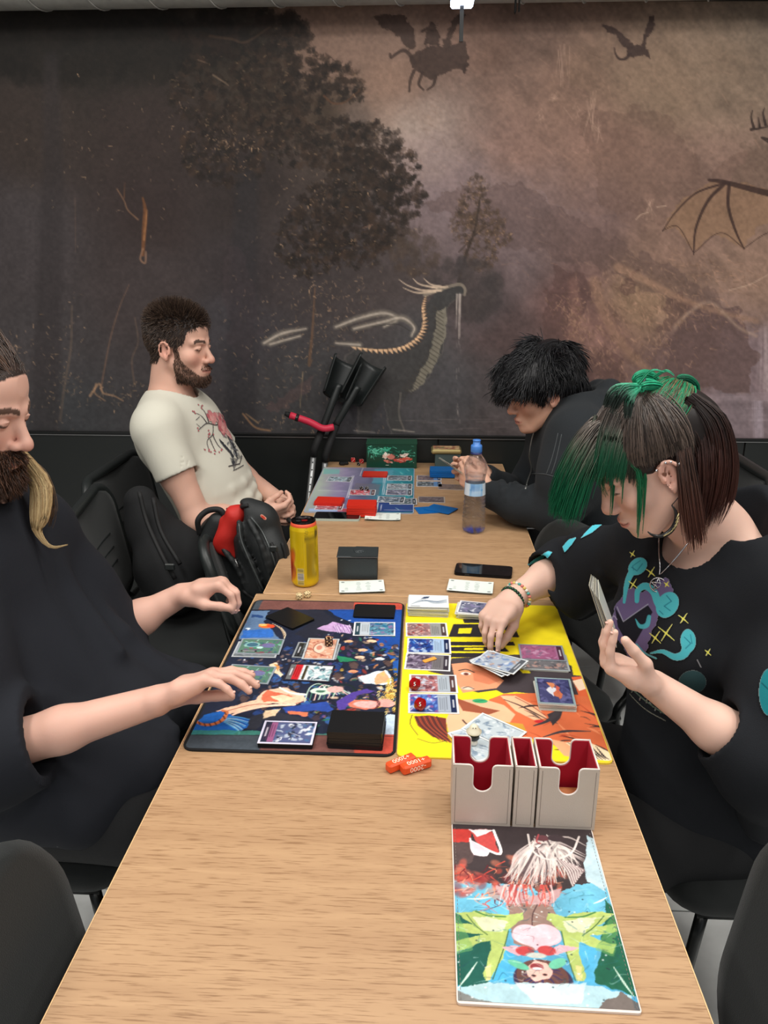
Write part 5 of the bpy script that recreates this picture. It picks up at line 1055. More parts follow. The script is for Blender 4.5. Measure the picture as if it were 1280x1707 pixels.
    def shirt_decal(c, ref, nm):
        o = ony(*ref); ux = ony(ref[0]+1, ref[1], ref[2])-o; uy = ony(ref[0], ref[1]+1, ref[2])-o
        c2 = Cv(c.x0-ref[0], c.x1-ref[0], c.y0-ref[1], c.y1-ref[1], c.nx, c.ny); c2.C = c.C; c2.A = c.A; return drape(c2, o-base, ux, uy, nrm(o-CAM), bv, M['cloth_print'], nm, root, .0014)
    shirt_decal(c, (1100, 1040, 1.24), 'shirt_print')
    c = Cv(860, 1030, 845, 955, 171, 111)
    for pts in ([(866, 950), (880, 938), (892, 930), (908, 922), (900, 934), (882, 942)], [(900, 928), (912, 920), (920, 922), (912, 932)], [(938, 912), (948, 900), (962, 896), (954, 908), (942, 922)], [(968, 898), (980, 884), (1000, 866), (1012, 858), (1008, 872), (988, 888)]): c.poly(pts, (86, 198, 216), 1)
    shirt_decal(c, (945, 905, 1.55), 'sleeve_print')
    c = Cv(1250, 1330, 1100, 1300, 60, 150); c.ell(1282, 1155, 16, 38, (30, 120, 128)); c.line([(1270, 1140), (1290, 1160)], 2, (20, 80, 90)); shirt_decal(c, (1280, 1200, 1.1), 'sleeve_print')
    # ---- necklace, earring, bracelets, ring
    sv = mat('silver', (200, 200, 205), .25, metal=1)
    def front(px, py, Yg):
        o = ony(px, py, Yg); d = nrm(o-CAM); hh = bv.ray_cast(Vector(o-base-d*.3), Vector(d)); return (np.array(hh[0])-d*.003 if hh[0] is not None and abs(hh[3]-.3) < .12 else o-base)
    nk = MB()
    for path in ([(1098, 896), (1098, 920), (1100, 944), (1099, 958)], [(1146, 906), (1130, 926), (1114, 944), (1100, 958)]): nk.tube([front(x, y, 1.25) for x, y in spline(path, 7)], .0011, 6)
    neck = nk.build('necklace_chain', sv, root, smooth=True); pc = front(1097, 974, 1.25)-np.array(nrm([.4, 1.2, 0]))*.003; pd = MB(); a2 = nrm([.95, -.3, 0])
    ringp = lambda rr_, t: pc+rr_*(math.cos(t)*a2+math.sin(t)*np.array([0, 0, 1])); pd.tube([ringp(.0135, t) for t in np.linspace(0, 2*PI, 21)[:-1]], .0012, 6, closed=True)
    st = [ringp(.0130, PI/2+4*PI*k/5) for k in range(6)]
    for k in range(5): pd.tube([st[k], st[k+1]], .0009, 5)
    pd.build('pendant', sv, root, smooth=True)
    e0 = H((-.004, .088, -.045))-base; m = MB(); cc = ony(1100, 865, 1.225)-base
    arcp = [cc+np.array([.026*math.cos(t), 0, .030*math.sin(t)]) for t in np.linspace(.9, -2.3, 16)]; m.tube(arcp, [.001+.0035*math.sin(PI*k/15) for k in range(16)], 8)
    m.tube([e0, arcp[0]], .0008, 5); m.build('hoop_earring', mat('dark_resin', (24, 22, 22), .3), root, smooth=True)
    m = MB()
    for k in range(7): m.tube([arcp[k+3]+np.array([.003, -.003, .003]), arcp[k+4]+np.array([-.001, -.004, .0])], .0011, 5)
    m.build('earring_wire', mat('straw_metal', (196, 180, 130), .4, metal=.6), root, smooth=True)
    m = MB()
    for k, (a, b, c_) in enumerate([(.006, .086, .014), (-.02, .088, .016), (-.03, .087, .006), (-.03, .086, -.004), (-.012, .088, .019)]): m.lathe([(.0003, .0025), (.002, .001), (.0022, -.001), (.0003, -.0025)], H((a, b, c_))-base, 8)
    m.build('ear_studs', sv, root, smooth=True)
    def band(name, w_, e_, t, rad, mt, bead, n=26, cols=None):
        ax = nrm(w_-e_); c0 = w_+(e_-w_)*t; s = nrm(np.cross(ax, [0, 0, 1])); u = np.cross(s, ax)
        P = [c0+rad*(math.cos(q)*s+math.sin(q)*u*.9)-base for q in np.linspace(0, 2*PI, n, endpoint=False)]; m = MB()
        for i, p in enumerate(P): m.lathe([(bead*.3, bead*.9), (bead, bead*.3), (bead, -bead*.3), (bead*.3, -bead*.9)], p, 8, mi=i % len(mt))
        m.build(name, mt, root, smooth=True)
    band('green_bead_bracelet', wr, er, .03, .0285, [mat('green_bead', (18, 78, 48), .25), mat('dark_bead', (12, 40, 28), .25)], .0042); band('coloured_bracelet', wr, er, .14, .031, [mat('pink_bead', (226, 130, 120), .5), mat('yellow_bead', (226, 196, 110), .5), mat('white_bead', (226, 222, 208), .5), mat('teal_bead', (90, 170, 160), .5)], .0038)
    legs('trousers', [pel+[-.02, -.1, -.10]-base, pel+[-.02, .1, -.10]-base], [np.array([.26, 1.20, .52])-base, np.array([.26, 1.46, .52])-base], [np.array([.28, 1.18, .09])-base, np.array([.28, 1.48, .09])-base], M['denim_black'], root, (-1, 0))
    return dict(t3=t3, tips=tips, wl=wl)
DW = person_woman()
# ---------------------------------------------------------------- A: long haired man in the oversized black shirt
def person_black():
    base = np.array([-.80, 1.3, 0]); root = thing('person', 'long haired bearded man in oversized black shirt reaching over the pirate-coloured playmat', 'person', base)
    root['label'] = 'man with dark beard, blond hair ends and oversized black shirt reaching over left playmat'
    YA = 1.26; R = Rz(math.radians(-4))@Ry(math.radians(16)); sc = 1.0; H = Fr(ony(57, 747, YA)-R@np.array([.121, 0, -.038]), R, sc)
    nb = np.array([-.835, 1.30, 1.115]); sr = np.array([-.85, 1.125, 1.035]); sl = ony(62, 898, 1.47); che = np.array([-.83, 1.30, .97]); bel = np.array([-.76, 1.30, .77]); pel = np.array([-.72, 1.3, .60]); f = nrm([.96, .0, .28])
    T = dict(nb=nb, sr=sr, sl=sl, che=che, bel=bel, pel=pel, fwd=f, w=(.17, .16, .17), fr=.72)
    er = ony(-28, 1256, 1.05); wr = ony(262, 1168, 1.125); el = ony(176, 1062, 1.50); wl = ony(302, 992, 1.555)
    h = .0034; v = vol_for([H((0, 0, .1)), nb, sr, sl, er, el, wr, wl+[.16, 0, 0], wr+[.16, 0, 0]], .10, h)
    head_sdf(v, H); v.cap(H((-.03, 0, -.05)), nb+[0, 0, -.01], .058, .062, .02); torso(v, T, -.02)
    v.cap(sr, er, .052, .044, .03); v.cap(er, er*.55+wr*.45, .041, .036, .02); v.cap(er*.55+wr*.45, wr, .036, .026, .02)
    v.cap(sl, el, .052, .044, .03); v.cap(el, el*.55+wl*.45, .045, .040, .02); v.cap(el*.55+wl*.45, wl, .035, .026, .02)
    tips = []
    hand_sdf(v, wr, ony(352, 1128, 1.155)-wr, (.25, -.35, -.9), (.2, .9, .15), 1.0, ((.25, .3, .2), (.42, .38, .22), (.5, .4, .25), (.6, .4, .25)), spread=.13, tout=.55, tdown=.5, tcurl=.25, tips=tips)
    hand_sdf(v, wl, ony(372, 972, 1.56)-wl, (.25, -.15, -.9), (.1, -.9, .1), 1.0, ((.9, .7, .4), (.9, .8, .5), (.95, .8, .5), (1., .8, .5)), spread=.05, tout=.42, tdown=.6, tcurl=.25, tips=tips)
    V, F = largest(*v.mesh(2)); C = skin_paint(V, (218, 172, 154)); head_paint(V, C, H, brow=(66, 46, 36), lip=(186, 116, 104))
    paint_cap(V, C, ony(196, 1012, 1.47), ony(212, 1040, 1.47), .012, (96, 96, 100), .55, .8)
    N = normals_of(V, F); L = H.inv(V); hx, hy, hz = L.T; ay = np.abs(hy); inh = (np.abs(L) < .17).all(1)
    line = np.interp(hx, [-.12, -.05, -.015, .02, .05, .09], [-.075, -.06, .0, .01, .05, .088]); scalp = inh & (hz > line) & ~((ay > .074) & (np.abs(hx+.01) < .022) & (hz < .03)); C[scalp] = lin((48, 36, 32))
    beard = inh & (hz < np.interp(hx, [-.02, .03, .06, .08, .1], [-.01, -.02, -.042, -.056, -.058])) & (hx > .01) & (hz > -.14) & ~((np.abs(hz+.0745) < .010) & (ay < .02) & (hx > .088)); must = inh & (np.abs(hz+.058) < .008) & (hx > .078) & (ay < .034); bm = beard | must; C[bm] = lin((62, 42, 34))
    npmesh('body', V-base, F, M['skin'], root, col=C); r = np.random.default_rng(31)
    nm = MB()
    for p, rr in tips: nm.lathe([(.0008, .0022), (rr*.55, .0018), (rr*.75, .0002)], p-base, 8)
    nm.build('fingernails', M['nail'], root, smooth=True)['kind'] = 'stuff'
    idx = r.choice(np.nonzero(bm)[0], 5200); l = L[idx]; low = np.clip((-.05-l[:, 2])/.05, 0, 1); d = N[idx]*(.75)+np.array([.25, 0, -.75])+r.normal(0, .28, (len(idx), 3))
    P = flow(V[idx]-N[idx]*.001, d, .009+.030*low*(.6+.4*r.random(len(idx))), 7, g=.35, wav=.22, seed=3); hair_obj('beard', P-base, .0010, hair_cols(len(idx), 7, (40, 26, 20), (96, 64, 46), seed=2, var=.3), M['hair'], root)
    parts = []; idx = r.choice(np.nonzero(scalp)[0], 4500); top = L[idx]; d = N[idx]*.35+(H.R@np.array([-1, 0, .05]))+r.normal(0, .1, (len(idx), 3)); cr = [(H((-.02, 0, .036)), np.array([.098, .078, .09]), H.R)]
    P = flow(V[idx], d, .06+.05*r.random(len(idx)), 9, g=.3, coll=cr, pad=.003+.006*r.random(len(idx)), seed=5); parts.append(strands(P, .0011, hair_cols(len(idx), 9, (34, 25, 22), (88, 66, 54), seed=6)))
    Yb = 1.345
    P = lock([ony(20, 740, Yb), ony(45, 775, Yb), ony(68, 810, Yb-.02), ony(66, 860, Yb-.04), ony(62, 885, Yb-.045), ony(84, 912, Yb-.05), ony(113, 908, Yb-.05)], [.010, .018, .022, .018, .008, .003, .001], 1500, 18, 71); parts.append(strands(P, .0007, hair_cols(len(P), 18, (150, 118, 78), (226, 200, 150), seed=7, var=.2), .5))
    P = lock([ony(45, 770, Yb), ony(76, 800, Yb), ony(88, 850, Yb), ony(82, 880, Yb)], [.012, .012, .010, .006], 40, 12, 73, wav=1); parts.append(strands(P, .0006, hair_cols(len(P), 12, (70, 56, 44), (130, 104, 80), seed=9), .5))
    for s in (-1, 1):
        P = lock([H((-.05, s*.07, .06)), H((-.07, s*.085, -.02)), H((-.08, s*.09, -.10)), nb+[-.06, s*.11, -.02], nb+[-.05, s*.12, -.12]], [.03, .032, .03, .03, .012], 700, 14, 74+s); parts.append(strands(P, .0012, hair_cols(len(P), 14, (38, 28, 24), (92, 68, 54), tip=(196, 164, 116), seed=10), .5))
    V3, F3, C3 = merge(parts); npmesh('hair', V3-base, F3, M['hair'], root, col=C3)
    v = vol_for([nb, sr, sl, bel, pel, er, el, [-.46, 1.3, .6]], .2, .005); torso(v, T, .02, .06)
    v.chain([sl, sl*.5+el*.5+[0, .0, .0], el+[.01, 0, .01]], [.075, .078, .075], .06); v.chain([sr, sr*.5+er*.5, er], [.085, .092, .092], .06)
    cr_ = er+(wr-er)*.30; cl = el+(wl-el)*.18; v.cyl(er, cr_, .084, .080, .03); v.cyl(el, cl, .068, .066, .03)
    # the wide shirt falls over the lap
    v.cap(bel+[.03, 0, -.02], [-.56, 1.31, .665], .14, .10, .08, flat=(1, 0, .5), fr=.8); v.cap([-.60, 1.20, .645], [-.50, 1.20, .63], .095, .07, .05); v.cap([-.60, 1.42, .645], [-.49, 1.44, .63], .095, .07, .05); v.cap([-.72, 1.16, .62], [-.6, 1.14, .6], .10, .08, .05)
    for a, b, q in ((sl+[.05, -.05, -.06], [-.60, 1.40, .80], .012), (che+[.13, .06, -.02], [-.58, 1.32, .80], .013), (che+[.12, -.02, -.04], [-.60, 1.24, .76], .012), (sr+[.06, .03, -.08], [-.63, 1.18, .76], .012), (bel+[.13, .1, .02], [-.47, 1.40, .68], .012), (bel+[.13, .0, -.02], [-.46, 1.26, .67], .011)): v.cap(a, b, q, q*.6, .04)
    v.ripple(.0052, .5, 21)
    v.cyl(er+(cr_-er)*.75, cr_+(cr_-er)*.6, .060, .070, .003, 'sub'); v.cyl(el+(cl-el)*.0, cl+(cl-el)*.6, .060, .061, .003, 'sub'); v.cap(nb+[.02, 0, .0], nb+[0, 0, .14], .078, .09, .006, 'sub')
    V, F = largest(*v.mesh(1)); C = np.repeat(lin((33, 35, 41))[None, :], len(V), 0); npmesh('oversized_shirt', V-base, F, M['tee_black'], root, col=C)
    legs('trousers', [np.array([-.74, 1.20, .55])-base, np.array([-.74, 1.42, .55])-base], [np.array([-.33, 1.16, .54])-base, np.array([-.33, 1.48, .54])-base], [np.array([-.32, 1.12, .09])-base, np.array([-.3, 1.5, .09])-base], M['denim_black'], root, (1, 0), r=(.10, .078, .055))
    m = MB(); rr = np.random.default_rng(5)
    for k in range(12):
        p = onz(66+k*3.2, 1356+k*4.2, .56)-base+rr.normal(0, .004, 3); m.lathe([(.001, .004), (.006, .001), (.0055, -.003), (.001, -.004)], p, 7)
    m.build('trouser_trim', mat('grey_bead_trim', (92, 92, 84), .6), root, smooth=True)['kind'] = 'stuff'
person_black()
# ================================================================ THINGS ON THE TABLES
def xy(px, py, z=.743): p = onz(px, py, z); return (p[0], p[1])
def lettering(txt, size, m, parent, loc, R, name='lettering', ext=.0001, align='CENTER'):
    cu = bpy.data.curves.new('t', 'FONT'); cu.body = txt; cu.size = size; cu.align_x = align; cu.align_y = 'CENTER'; cu.extrude = ext; cu.resolution_u = 3
    o = bpy.data.objects.new('t', cu); COL.objects.link(o); dg = bpy.context.evaluated_depsgraph_get(); me = bpy.data.meshes.new_from_object(o.evaluated_get(dg))
    bpy.data.objects.remove(o); bpy.data.curves.remove(cu); V = np.zeros(len(me.vertices)*3); me.vertices.foreach_get('co', V); V = V.reshape(-1, 3)@np.asarray(R).T+np.array(loc)
    me.vertices.foreach_set('co', V.ravel()); me.update(); me.name = name; me.materials.clear(); return link(name, me, m, parent)
# ---------------------------------------------------------------- playmats
def mat_slab(name, label, cx, cy, w, d, rot, rad, edge_m, cv, group=None, t=.003, inset=.004):
    o = thing(name, label, 'playmat', (cx, cy, TZ), rot, group); P = rrect(w, d, rad, 6)
    MB().prism(P, 0.0001, t).build('mat_base', edge_m, o)
    def inside(X, Y, w2, d2, r): qx = np.abs(X)-(w2/2-r); qy = np.abs(Y)-(d2/2-r); return np.hypot(np.maximum(qx, 0), np.maximum(qy, 0))+np.minimum(np.maximum(qx, qy), 0)-r
    cv.A = (inside(cv.X, cv.Y, w-2*inset, d-2*inset, max(rad-inset, .002)) < 0).astype(float)
    printed('mat_print', cv, lambda X, Y: np.stack([X, Y, np.full(X.shape, t+.0003)], -1), M['print'], o, mask=True); return o
def loc_of(cx, cy, rot):
    c, s = math.cos(-rot), math.sin(-rot)
    def f(px, py, z=.743): x, y = xy(px, py, z); x -= cx; y -= cy; return (c*x-s*y, s*x+c*y)
    return f
def left_mat():
    cx, cy, rot = -.2145, 1.3945, .0; w, d = .358, .602; q = loc_of(cx, cy, rot); A = lambda x, y: q(300+x/3.368, 980+y/3.368); r = np.random.default_rng(9)
    c = Cv(-w/2, w/2, -d/2, d/2, 210, 350, (30, 36, 56)); c.C *= (1+.5*(fbm(c.X/.05, c.Y/.05, 3)-.5))[..., None]
    P = lambda pts, col, a=1, rg=.002: c.poly([A(*p) for p in pts], col, a, rough=rg, rs=.012, seed=int(pts[0][0]))
    Ln = lambda pts, ww, col, a=1: c.line(spline([A(*p) for p in pts], 5), np.array(ww)*1., col, a)
    E = lambda x, y, rx, ry, col, a=1, rt=0, soft=.1: c.ell(*A(x, y), rx, ry, col, a, rt, soft=soft, rough=.0015, rs=.01, seed=int(x))
    P([(820, 118), (1262, 122), (1262, 420), (1180, 400), (1100, 300), (980, 200), (880, 160)], (30, 76, 158)); P([(1190, 330), (1262, 380), (1262, 560), (1200, 520)], (38, 90, 170))
    P([(380, 130), (500, 130), (470, 190), (520, 240), (560, 290), (330, 290), (350, 200)], (96, 124, 160)); P([(350, 240), (520, 232), (528, 276), (345, 282)], (50, 106, 188)); P([(400, 150), (470, 155), (465, 170), (395, 165)], (40, 70, 120))
    for i in range(9): Ln([(520+i*6, 200+i*3), (560+i*4, 225+i*4), (585, 262+i*3)], .0018, [(238, 224, 196), (120, 84, 60)][i % 2])
    E(485, 214, .016, .010, (232, 112, 44)); E(510, 216, .008, .007, (240, 76, 40)); E(465, 208, .009, .006, (248, 190, 110)); E(380, 230, .006, .006, (226, 236, 244)); E(372, 236, .003, .003, (40, 70, 130)); P([(330, 170), (372, 178), (368, 200), (340, 200)], (160, 60, 70))
    P([(540, 130), (800, 128), (900, 200), (760, 300), (640, 260), (760, 180)], (36, 38, 52)); P([(770, 230), (860, 190), (960, 215), (960, 258), (900, 250), (800, 240)], (196, 160, 204)); 
    for i in range(16): Ln([(860+i*6, 200+r.uniform(0, 20)), (880+i*6, 240+r.uniform(0, 15))], .0013, [(120, 70, 150), (236, 220, 240)][i % 2])
    # crowd of small figures in abstract patches
    pal = [(236, 150, 96), (244, 204, 170), (60, 110, 186), (232, 232, 238), (36, 30, 44), (206, 70, 56), (52, 140, 110), (232, 188, 74), (118, 82, 150), (24, 52, 112)]
    for i in range(90):
        x = r.uniform(340, 1225); y = r.uniform(300, 800); k = [(38, 64, 120), (30, 32, 48), (64, 50, 60), (54, 96, 160), (92, 70, 66), (48, 60, 88)][i % 6]; s_ = r.uniform(14, 40); P([(x+s_*math.cos(t)*r.uniform(.6, 1.3), y+s_*.7*math.sin(t)*r.uniform(.6, 1.3)) for t in np.linspace(0, 5.6, 7)], k, .9)
        Ln([(x-s_, y), (x, y-s_*.5), (x+s_, y+4)], (.0006, .0014, .0005), (16, 16, 26))
    for i in range(300):
        x = r.uniform(760, 1225); y = r.uniform(255, 800)
        if 840 < x < 1165 and y > 690: continue
        k = tuple(np.array(pal[r.integers(10)])*r.uniform(.6, .95)); E(x, y, r.uniform(.002, .010), r.uniform(.001, .005), k, .85, r.uniform(0, 3))
        if r.random() < .55: Ln([(x-18, y+r.uniform(-9, 9)), (x, y+r.uniform(-9, 9)), (x+20, y+r.uniform(-9, 9))], (.0006, .0016, .0005), (24, 22, 34))
    for i in range(150):
        x = r.uniform(330, 820); y = r.uniform(300, 560); k = [(46, 84, 150), (26, 30, 44), (70, 60, 90), (150, 120, 110), (36, 60, 110)][r.integers(5)]; E(x, y, r.uniform(.002, .008), r.uniform(.0015, .004), k, .7, r.uniform(0, 3))
    for x, y in ((905, 182), (950, 184), (575, 405), (640, 412), (595, 400), (360, 405)): E(x, y, .0022, .0018, (240, 240, 245))
    for x, y, cc in ((945, 300, (240, 186, 140)), (1025, 350, (238, 180, 140)), (1010, 390, (244, 200, 170)), (970, 470, (236, 150, 110)), (1075, 300, (244, 196, 160)), (1120, 400, (226, 236, 246))): E(x, y, .010, .0065, cc); Ln([(x-25, y-8), (x, y-14), (x+28, y-6)], .003, (30, 26, 40)); Ln([(x-8, y+6), (x+8, y+5)], .001, (40, 20, 24))
    P([(870, 380), (960, 395), (1000, 410), (900, 418)], (40, 130, 90)); P([(1000, 500), (1100, 470), (1150, 460), (1190, 500), (1180, 545), (1040, 540)], (222, 238, 248)); P([(1090, 500), (1150, 462), (1180, 530), (1100, 545)], (240, 176, 130))
    P([(500, 430), (540, 415), (575, 490), (560, 500), (520, 470)], (244, 222, 190)); P([(520, 425), (560, 440), (552, 470)], (214, 150, 90))
    # reaching arm, swirls
    P([(200, 690), (420, 630), (470, 580), (580, 556), (690, 600), (712, 632), (660, 650), (520, 650), (440, 672), (250, 720)], (246, 196, 166)); P([(450, 620), (490, 575), (560, 590), (640, 610), (560, 640), (470, 640)], (226, 112, 82)); P([(500, 612), (580, 600), (650, 622), (560, 640)], (250, 214, 178)); Ln([(230, 700), (420, 655), (600, 655), (700, 640)], .0016, (150, 60, 50))
    Ln([(240, 745), (330, 700), (480, 665), (640, 655)], (.004, .008), (250, 206, 180)); Ln([(560, 560), (620, 590), (700, 600)], (.004, .007), (250, 246, 236))
    for i in range(7): Ln([(700+i*26, 640-i*4), (730+i*26, 560), (790+i*18, 540+i*4), (840+i*20, 600)], .0022, [(196, 220, 200), (60, 110, 90), (236, 196, 190)][i % 3])
    E(790, 580, .020, .012, (206, 226, 206)); E(790, 582, .010, .005, (70, 110, 90)); E(870, 570, .016, .012, (232, 176, 170)); Ln([(880, 545), (960, 550), (990, 600), (940, 620), (900, 600)], .004, (26, 40, 38)); P([(880, 640), (960, 590), (1040, 565), (1090, 580), (1010, 600), (930, 680), (890, 690)], (82, 62, 148))
    for i in range(90): x = r.normal(1170, 26); y = r.normal(610, 46); Ln([(x, y), (x+8, y-7), (x+14, y+3), (x+6, y+8)], .0016, [(236, 200, 92), (200, 150, 52), (246, 224, 140)][i % 3])
    E(1035, 655, .030, .016, (230, 120, 96)); E(1045, 655, .024, .012, (240, 178, 172)); E(1150, 648, .018, .014, (244, 166, 156))
    for k in range(3): Ln([(1085+k*8, 612+k*6), (1110+k*7, 650), (1090+k*8, 684-k*4)], .0013, (80, 34, 40))
    P([(580, 670), (820, 640), (860, 680), (830, 700), (760, 690), (600, 700)], (42, 70, 150)); P([(600, 692), (720, 700), (718, 720), (610, 712)], (232, 120, 84)); P([(380, 730), (520, 690), (740, 745), (470, 745), (430, 800), (370, 790)], (44, 46, 56)); P([(480, 690), (560, 680), (540, 720), (470, 735)], (226, 196, 160))
    P([(70, 790), (130, 715), (230, 690), (300, 720), (395, 735), (372, 790), (300, 820), (60, 822)], (30, 98, 184))
    for i in range(13): Ln([(250, 730+i*2), (320, 725+i*6), (392-i*5, 740+i*7)], (.003, .0012), [(96, 176, 226), (20, 60, 140), (190, 226, 240)][i % 3])
    Ln([(90, 750), (130, 768), (190, 765), (240, 740), (262, 700), (240, 690)], (.006, .009, .006), (214, 118, 70)); 
    for t in ((110, 760), (140, 770), (170, 770), (200, 762), (225, 748), (248, 728), (255, 705)): Ln([(t[0]-5, t[1]-8), (t[0]+4, t[1]+8)], .002, (60, 30, 26))
    P([(60, 800), (420, 800), (830, 820), (830, 836), (60, 836)], (70, 150, 130), .8); P([(1160, 710), (1225, 715), (1225, 845), (1150, 840)], (196, 214, 232))
    for y0, y1 in ((66, 122), (826, 940)):
        P([(-20, y0), (470, y0), (440, y1), (-20, y1)], (66, 74, 82), 1, 0); P([(468, y0), (1000, y0), (1000, y1), (440, y1)], (118, 76, 70), 1, .001); P([(980, y0), (1270, y0), (1270, y1), (975, y1)], (196, 78, 62), 1, .001)
        Ln([(60, y1 if y0 < 100 else y0), (1260, (y1 if y0 < 100 else y0)+8)], .001, (30, 30, 34))
    c.mod(.09, .03, .03, 8); c.mod(.08, .004, .004, 18, 2)
    mat_slab('playmat', 'left playmat with black edge and crowded navy, orange and blue artwork', cx, cy, w, d, rot, .02, mat('black_stitching', (16, 16, 18), .8), c, inset=.0035)
def right_mat():
    cx, cy, rot = .1435, 1.3945, -.004; w, d = .352, .604; q = loc_of(cx, cy, rot); A = lambda x, y: q(640+x/3.2, 960+y/3.2); r = np.random.default_rng(19)
    c = Cv(-w/2, w/2, -d/2, d/2, 210, 350, (246, 224, 34)); bk = (44, 40, 44)
    P = lambda pts, col, a=1, rg=.0: c.poly([A(*p) for p in pts], col, a, rough=rg, rs=.012, seed=int(pts[0][0]))
    Ln = lambda pts, ww, col, a=1: c.line(spline([A(*p) for p in pts], 5), np.array(ww)*1., col, a)
    E = lambda x, y, rx, ry, col, a=1, rt=0: c.ell(*A(x, y), rx, ry, col, a, rt)
    for pts in ([(412, 205), (640, 205), (640, 225), (425, 225)], [(420, 232), (640, 232), (640, 250), (428, 252)], [(370, 258), (690, 258), (722, 328), (344, 326)], [(350, 352), (690, 352), (700, 372), (350, 372)], [(352, 380), (640, 378), (668, 405), (352, 402)], [(350, 412), (560, 412), (560, 435), (352, 435)]): P(pts, bk)
    P([(400, 280), (470, 278), (462, 308), (394, 308)], (246, 224, 34)); P([(560, 282), (640, 280), (660, 308), (566, 308)], (246, 224, 34)); P([(430, 385), (530, 384), (530, 396), (426, 396)], (246, 224, 34))
    P([(230, 510), (340, 500), (360, 440), (560, 430), (700, 420), (860, 430), (1000, 480), (1010, 530), (1070, 535), (1120, 640), (900, 640), (700, 620), (560, 640), (420, 600), (380, 540)], (70, 62, 66))
    P([(360, 470), (440, 462), (560, 500), (640, 560), (600, 600), (500, 612), (420, 625), (380, 560)], (236, 160, 120)); P([(470, 500), (560, 520), (620, 560), (560, 580), (480, 560)], (220, 132, 96))
    E(436, 522, .010, .006, (250, 240, 230)); E(438, 524, .005, .005, (120, 60, 50)); Ln([(400, 505), (440, 500), (480, 515)], .003, bk); E(445, 600, .012, .006, (246, 214, 190)); Ln([(420, 600), (450, 592), (480, 604)], .002, bk)
    P([(380, 640), (600, 610), (640, 630), (560, 650), (400, 668)], (246, 224, 34)); P([(720, 500), (770, 490), (780, 520), (740, 520)], (246, 224, 34))
    P([(640, 630), (860, 625), (1120, 640), (1180, 740), (1240, 990), (1060, 985), (900, 900), (760, 860), (700, 880), (660, 800), (580, 740), (560, 660)], (222, 112, 70))
    P([(1000, 540), (1075, 535), (1130, 650), (1040, 640)], (226, 104, 62)); P([(1005, 560), (1060, 548), (1085, 600), (1040, 615)], (250, 220, 190))
    P([(380, 665), (520, 655), (640, 690), (700, 740), (660, 800), (700, 860), (600, 870), (480, 820), (350, 860), (330, 770)], (246, 188, 148)); P([(620, 640), (700, 640), (820, 700), (870, 760), (800, 770), (700, 720)], (250, 190, 150)); Ln([(640, 660), (720, 690), (800, 730), (870, 765)], (.002, .004, .002), bk); Ln([(700, 648), (780, 690), (860, 745)], .002, (150, 60, 44))
    E(512, 668, .014, .0075, (62, 172, 112)); Ln([(485, 672), (540, 662)], .0015, (30, 110, 70)); E(830, 778, .009, .005, (206, 44, 50))
    P([(380, 650), (520, 700), (620, 720), (560, 740), (420, 720)], (150, 74, 50), .9)
    P([(160, 750), (240, 745), (330, 760), (340, 860), (360, 890), (260, 860), (180, 800)], (122, 52, 42)); 
    for i in range(9): Ln([(170+i*14, 750), (200+i*16, 800+i*3), (300+i*18, 880+i*4)], .0016, [bk, (180, 84, 56)][i % 2])
    Ln([(150, 742), (140, 790), (180, 850)], .0012, bk); Ln([(180, 870), (260, 892), (330, 880)], .0012, bk); Ln([(420, 770), (440, 790), (470, 800)], .003, bk)
    P([(640, 780), (740, 790), (760, 830), (700, 850), (640, 820)], (214, 160, 60))
    for i in range(34):
        x = r.uniform(700, 1190); y = r.uniform(650, 950); L = r.uniform(40, 150); an = .35+r.normal(0, .25); Ln([(x, y), (x+L*.5, y+L*.5*math.tan(an)-6), (x+L, y+L*math.tan(an))], (.0008, r.uniform(.002, .007), .0006), [bk, (190, 70, 44), (240, 150, 104)][r.integers(3)], .9)
    P([(870, 740), (960, 700), (940, 760), (900, 800)], (60, 54, 58)); Ln([(800, 800), (880, 770), (960, 700), (1040, 690)], (.003, .010, .002), (66, 60, 64)); Ln([(850, 860), (960, 830), (1100, 830)], (.002, .007, .002), (66, 60, 64))
    P([(960, 890), (1080, 880), (1200, 940), (1235, 985), (1140, 990), (1020, 950)], (252, 226, 186)); P([(880, 870), (960, 885), (1100, 985), (960, 960)], (250, 176, 130))
    for i in range(6): Ln([(980+i*30, 890+i*4), (1050+i*24, 930+i*6), (1110+i*18, 980)], (.001, .004, .001), bk)
    P([(780, 940), (830, 920), (900, 960), (1240, 992), (1240, 1000), (780, 1000)], (246, 224, 34)); c.mod(.05, .03, .03, 8)
    mat_slab('playmat', 'right yellow playmat with orange and black comic artwork under the woman\'s cards', cx, cy, w, d, rot, .012, mat('yellow_mat_edge', (232, 206, 60), .8), c, inset=.0015)
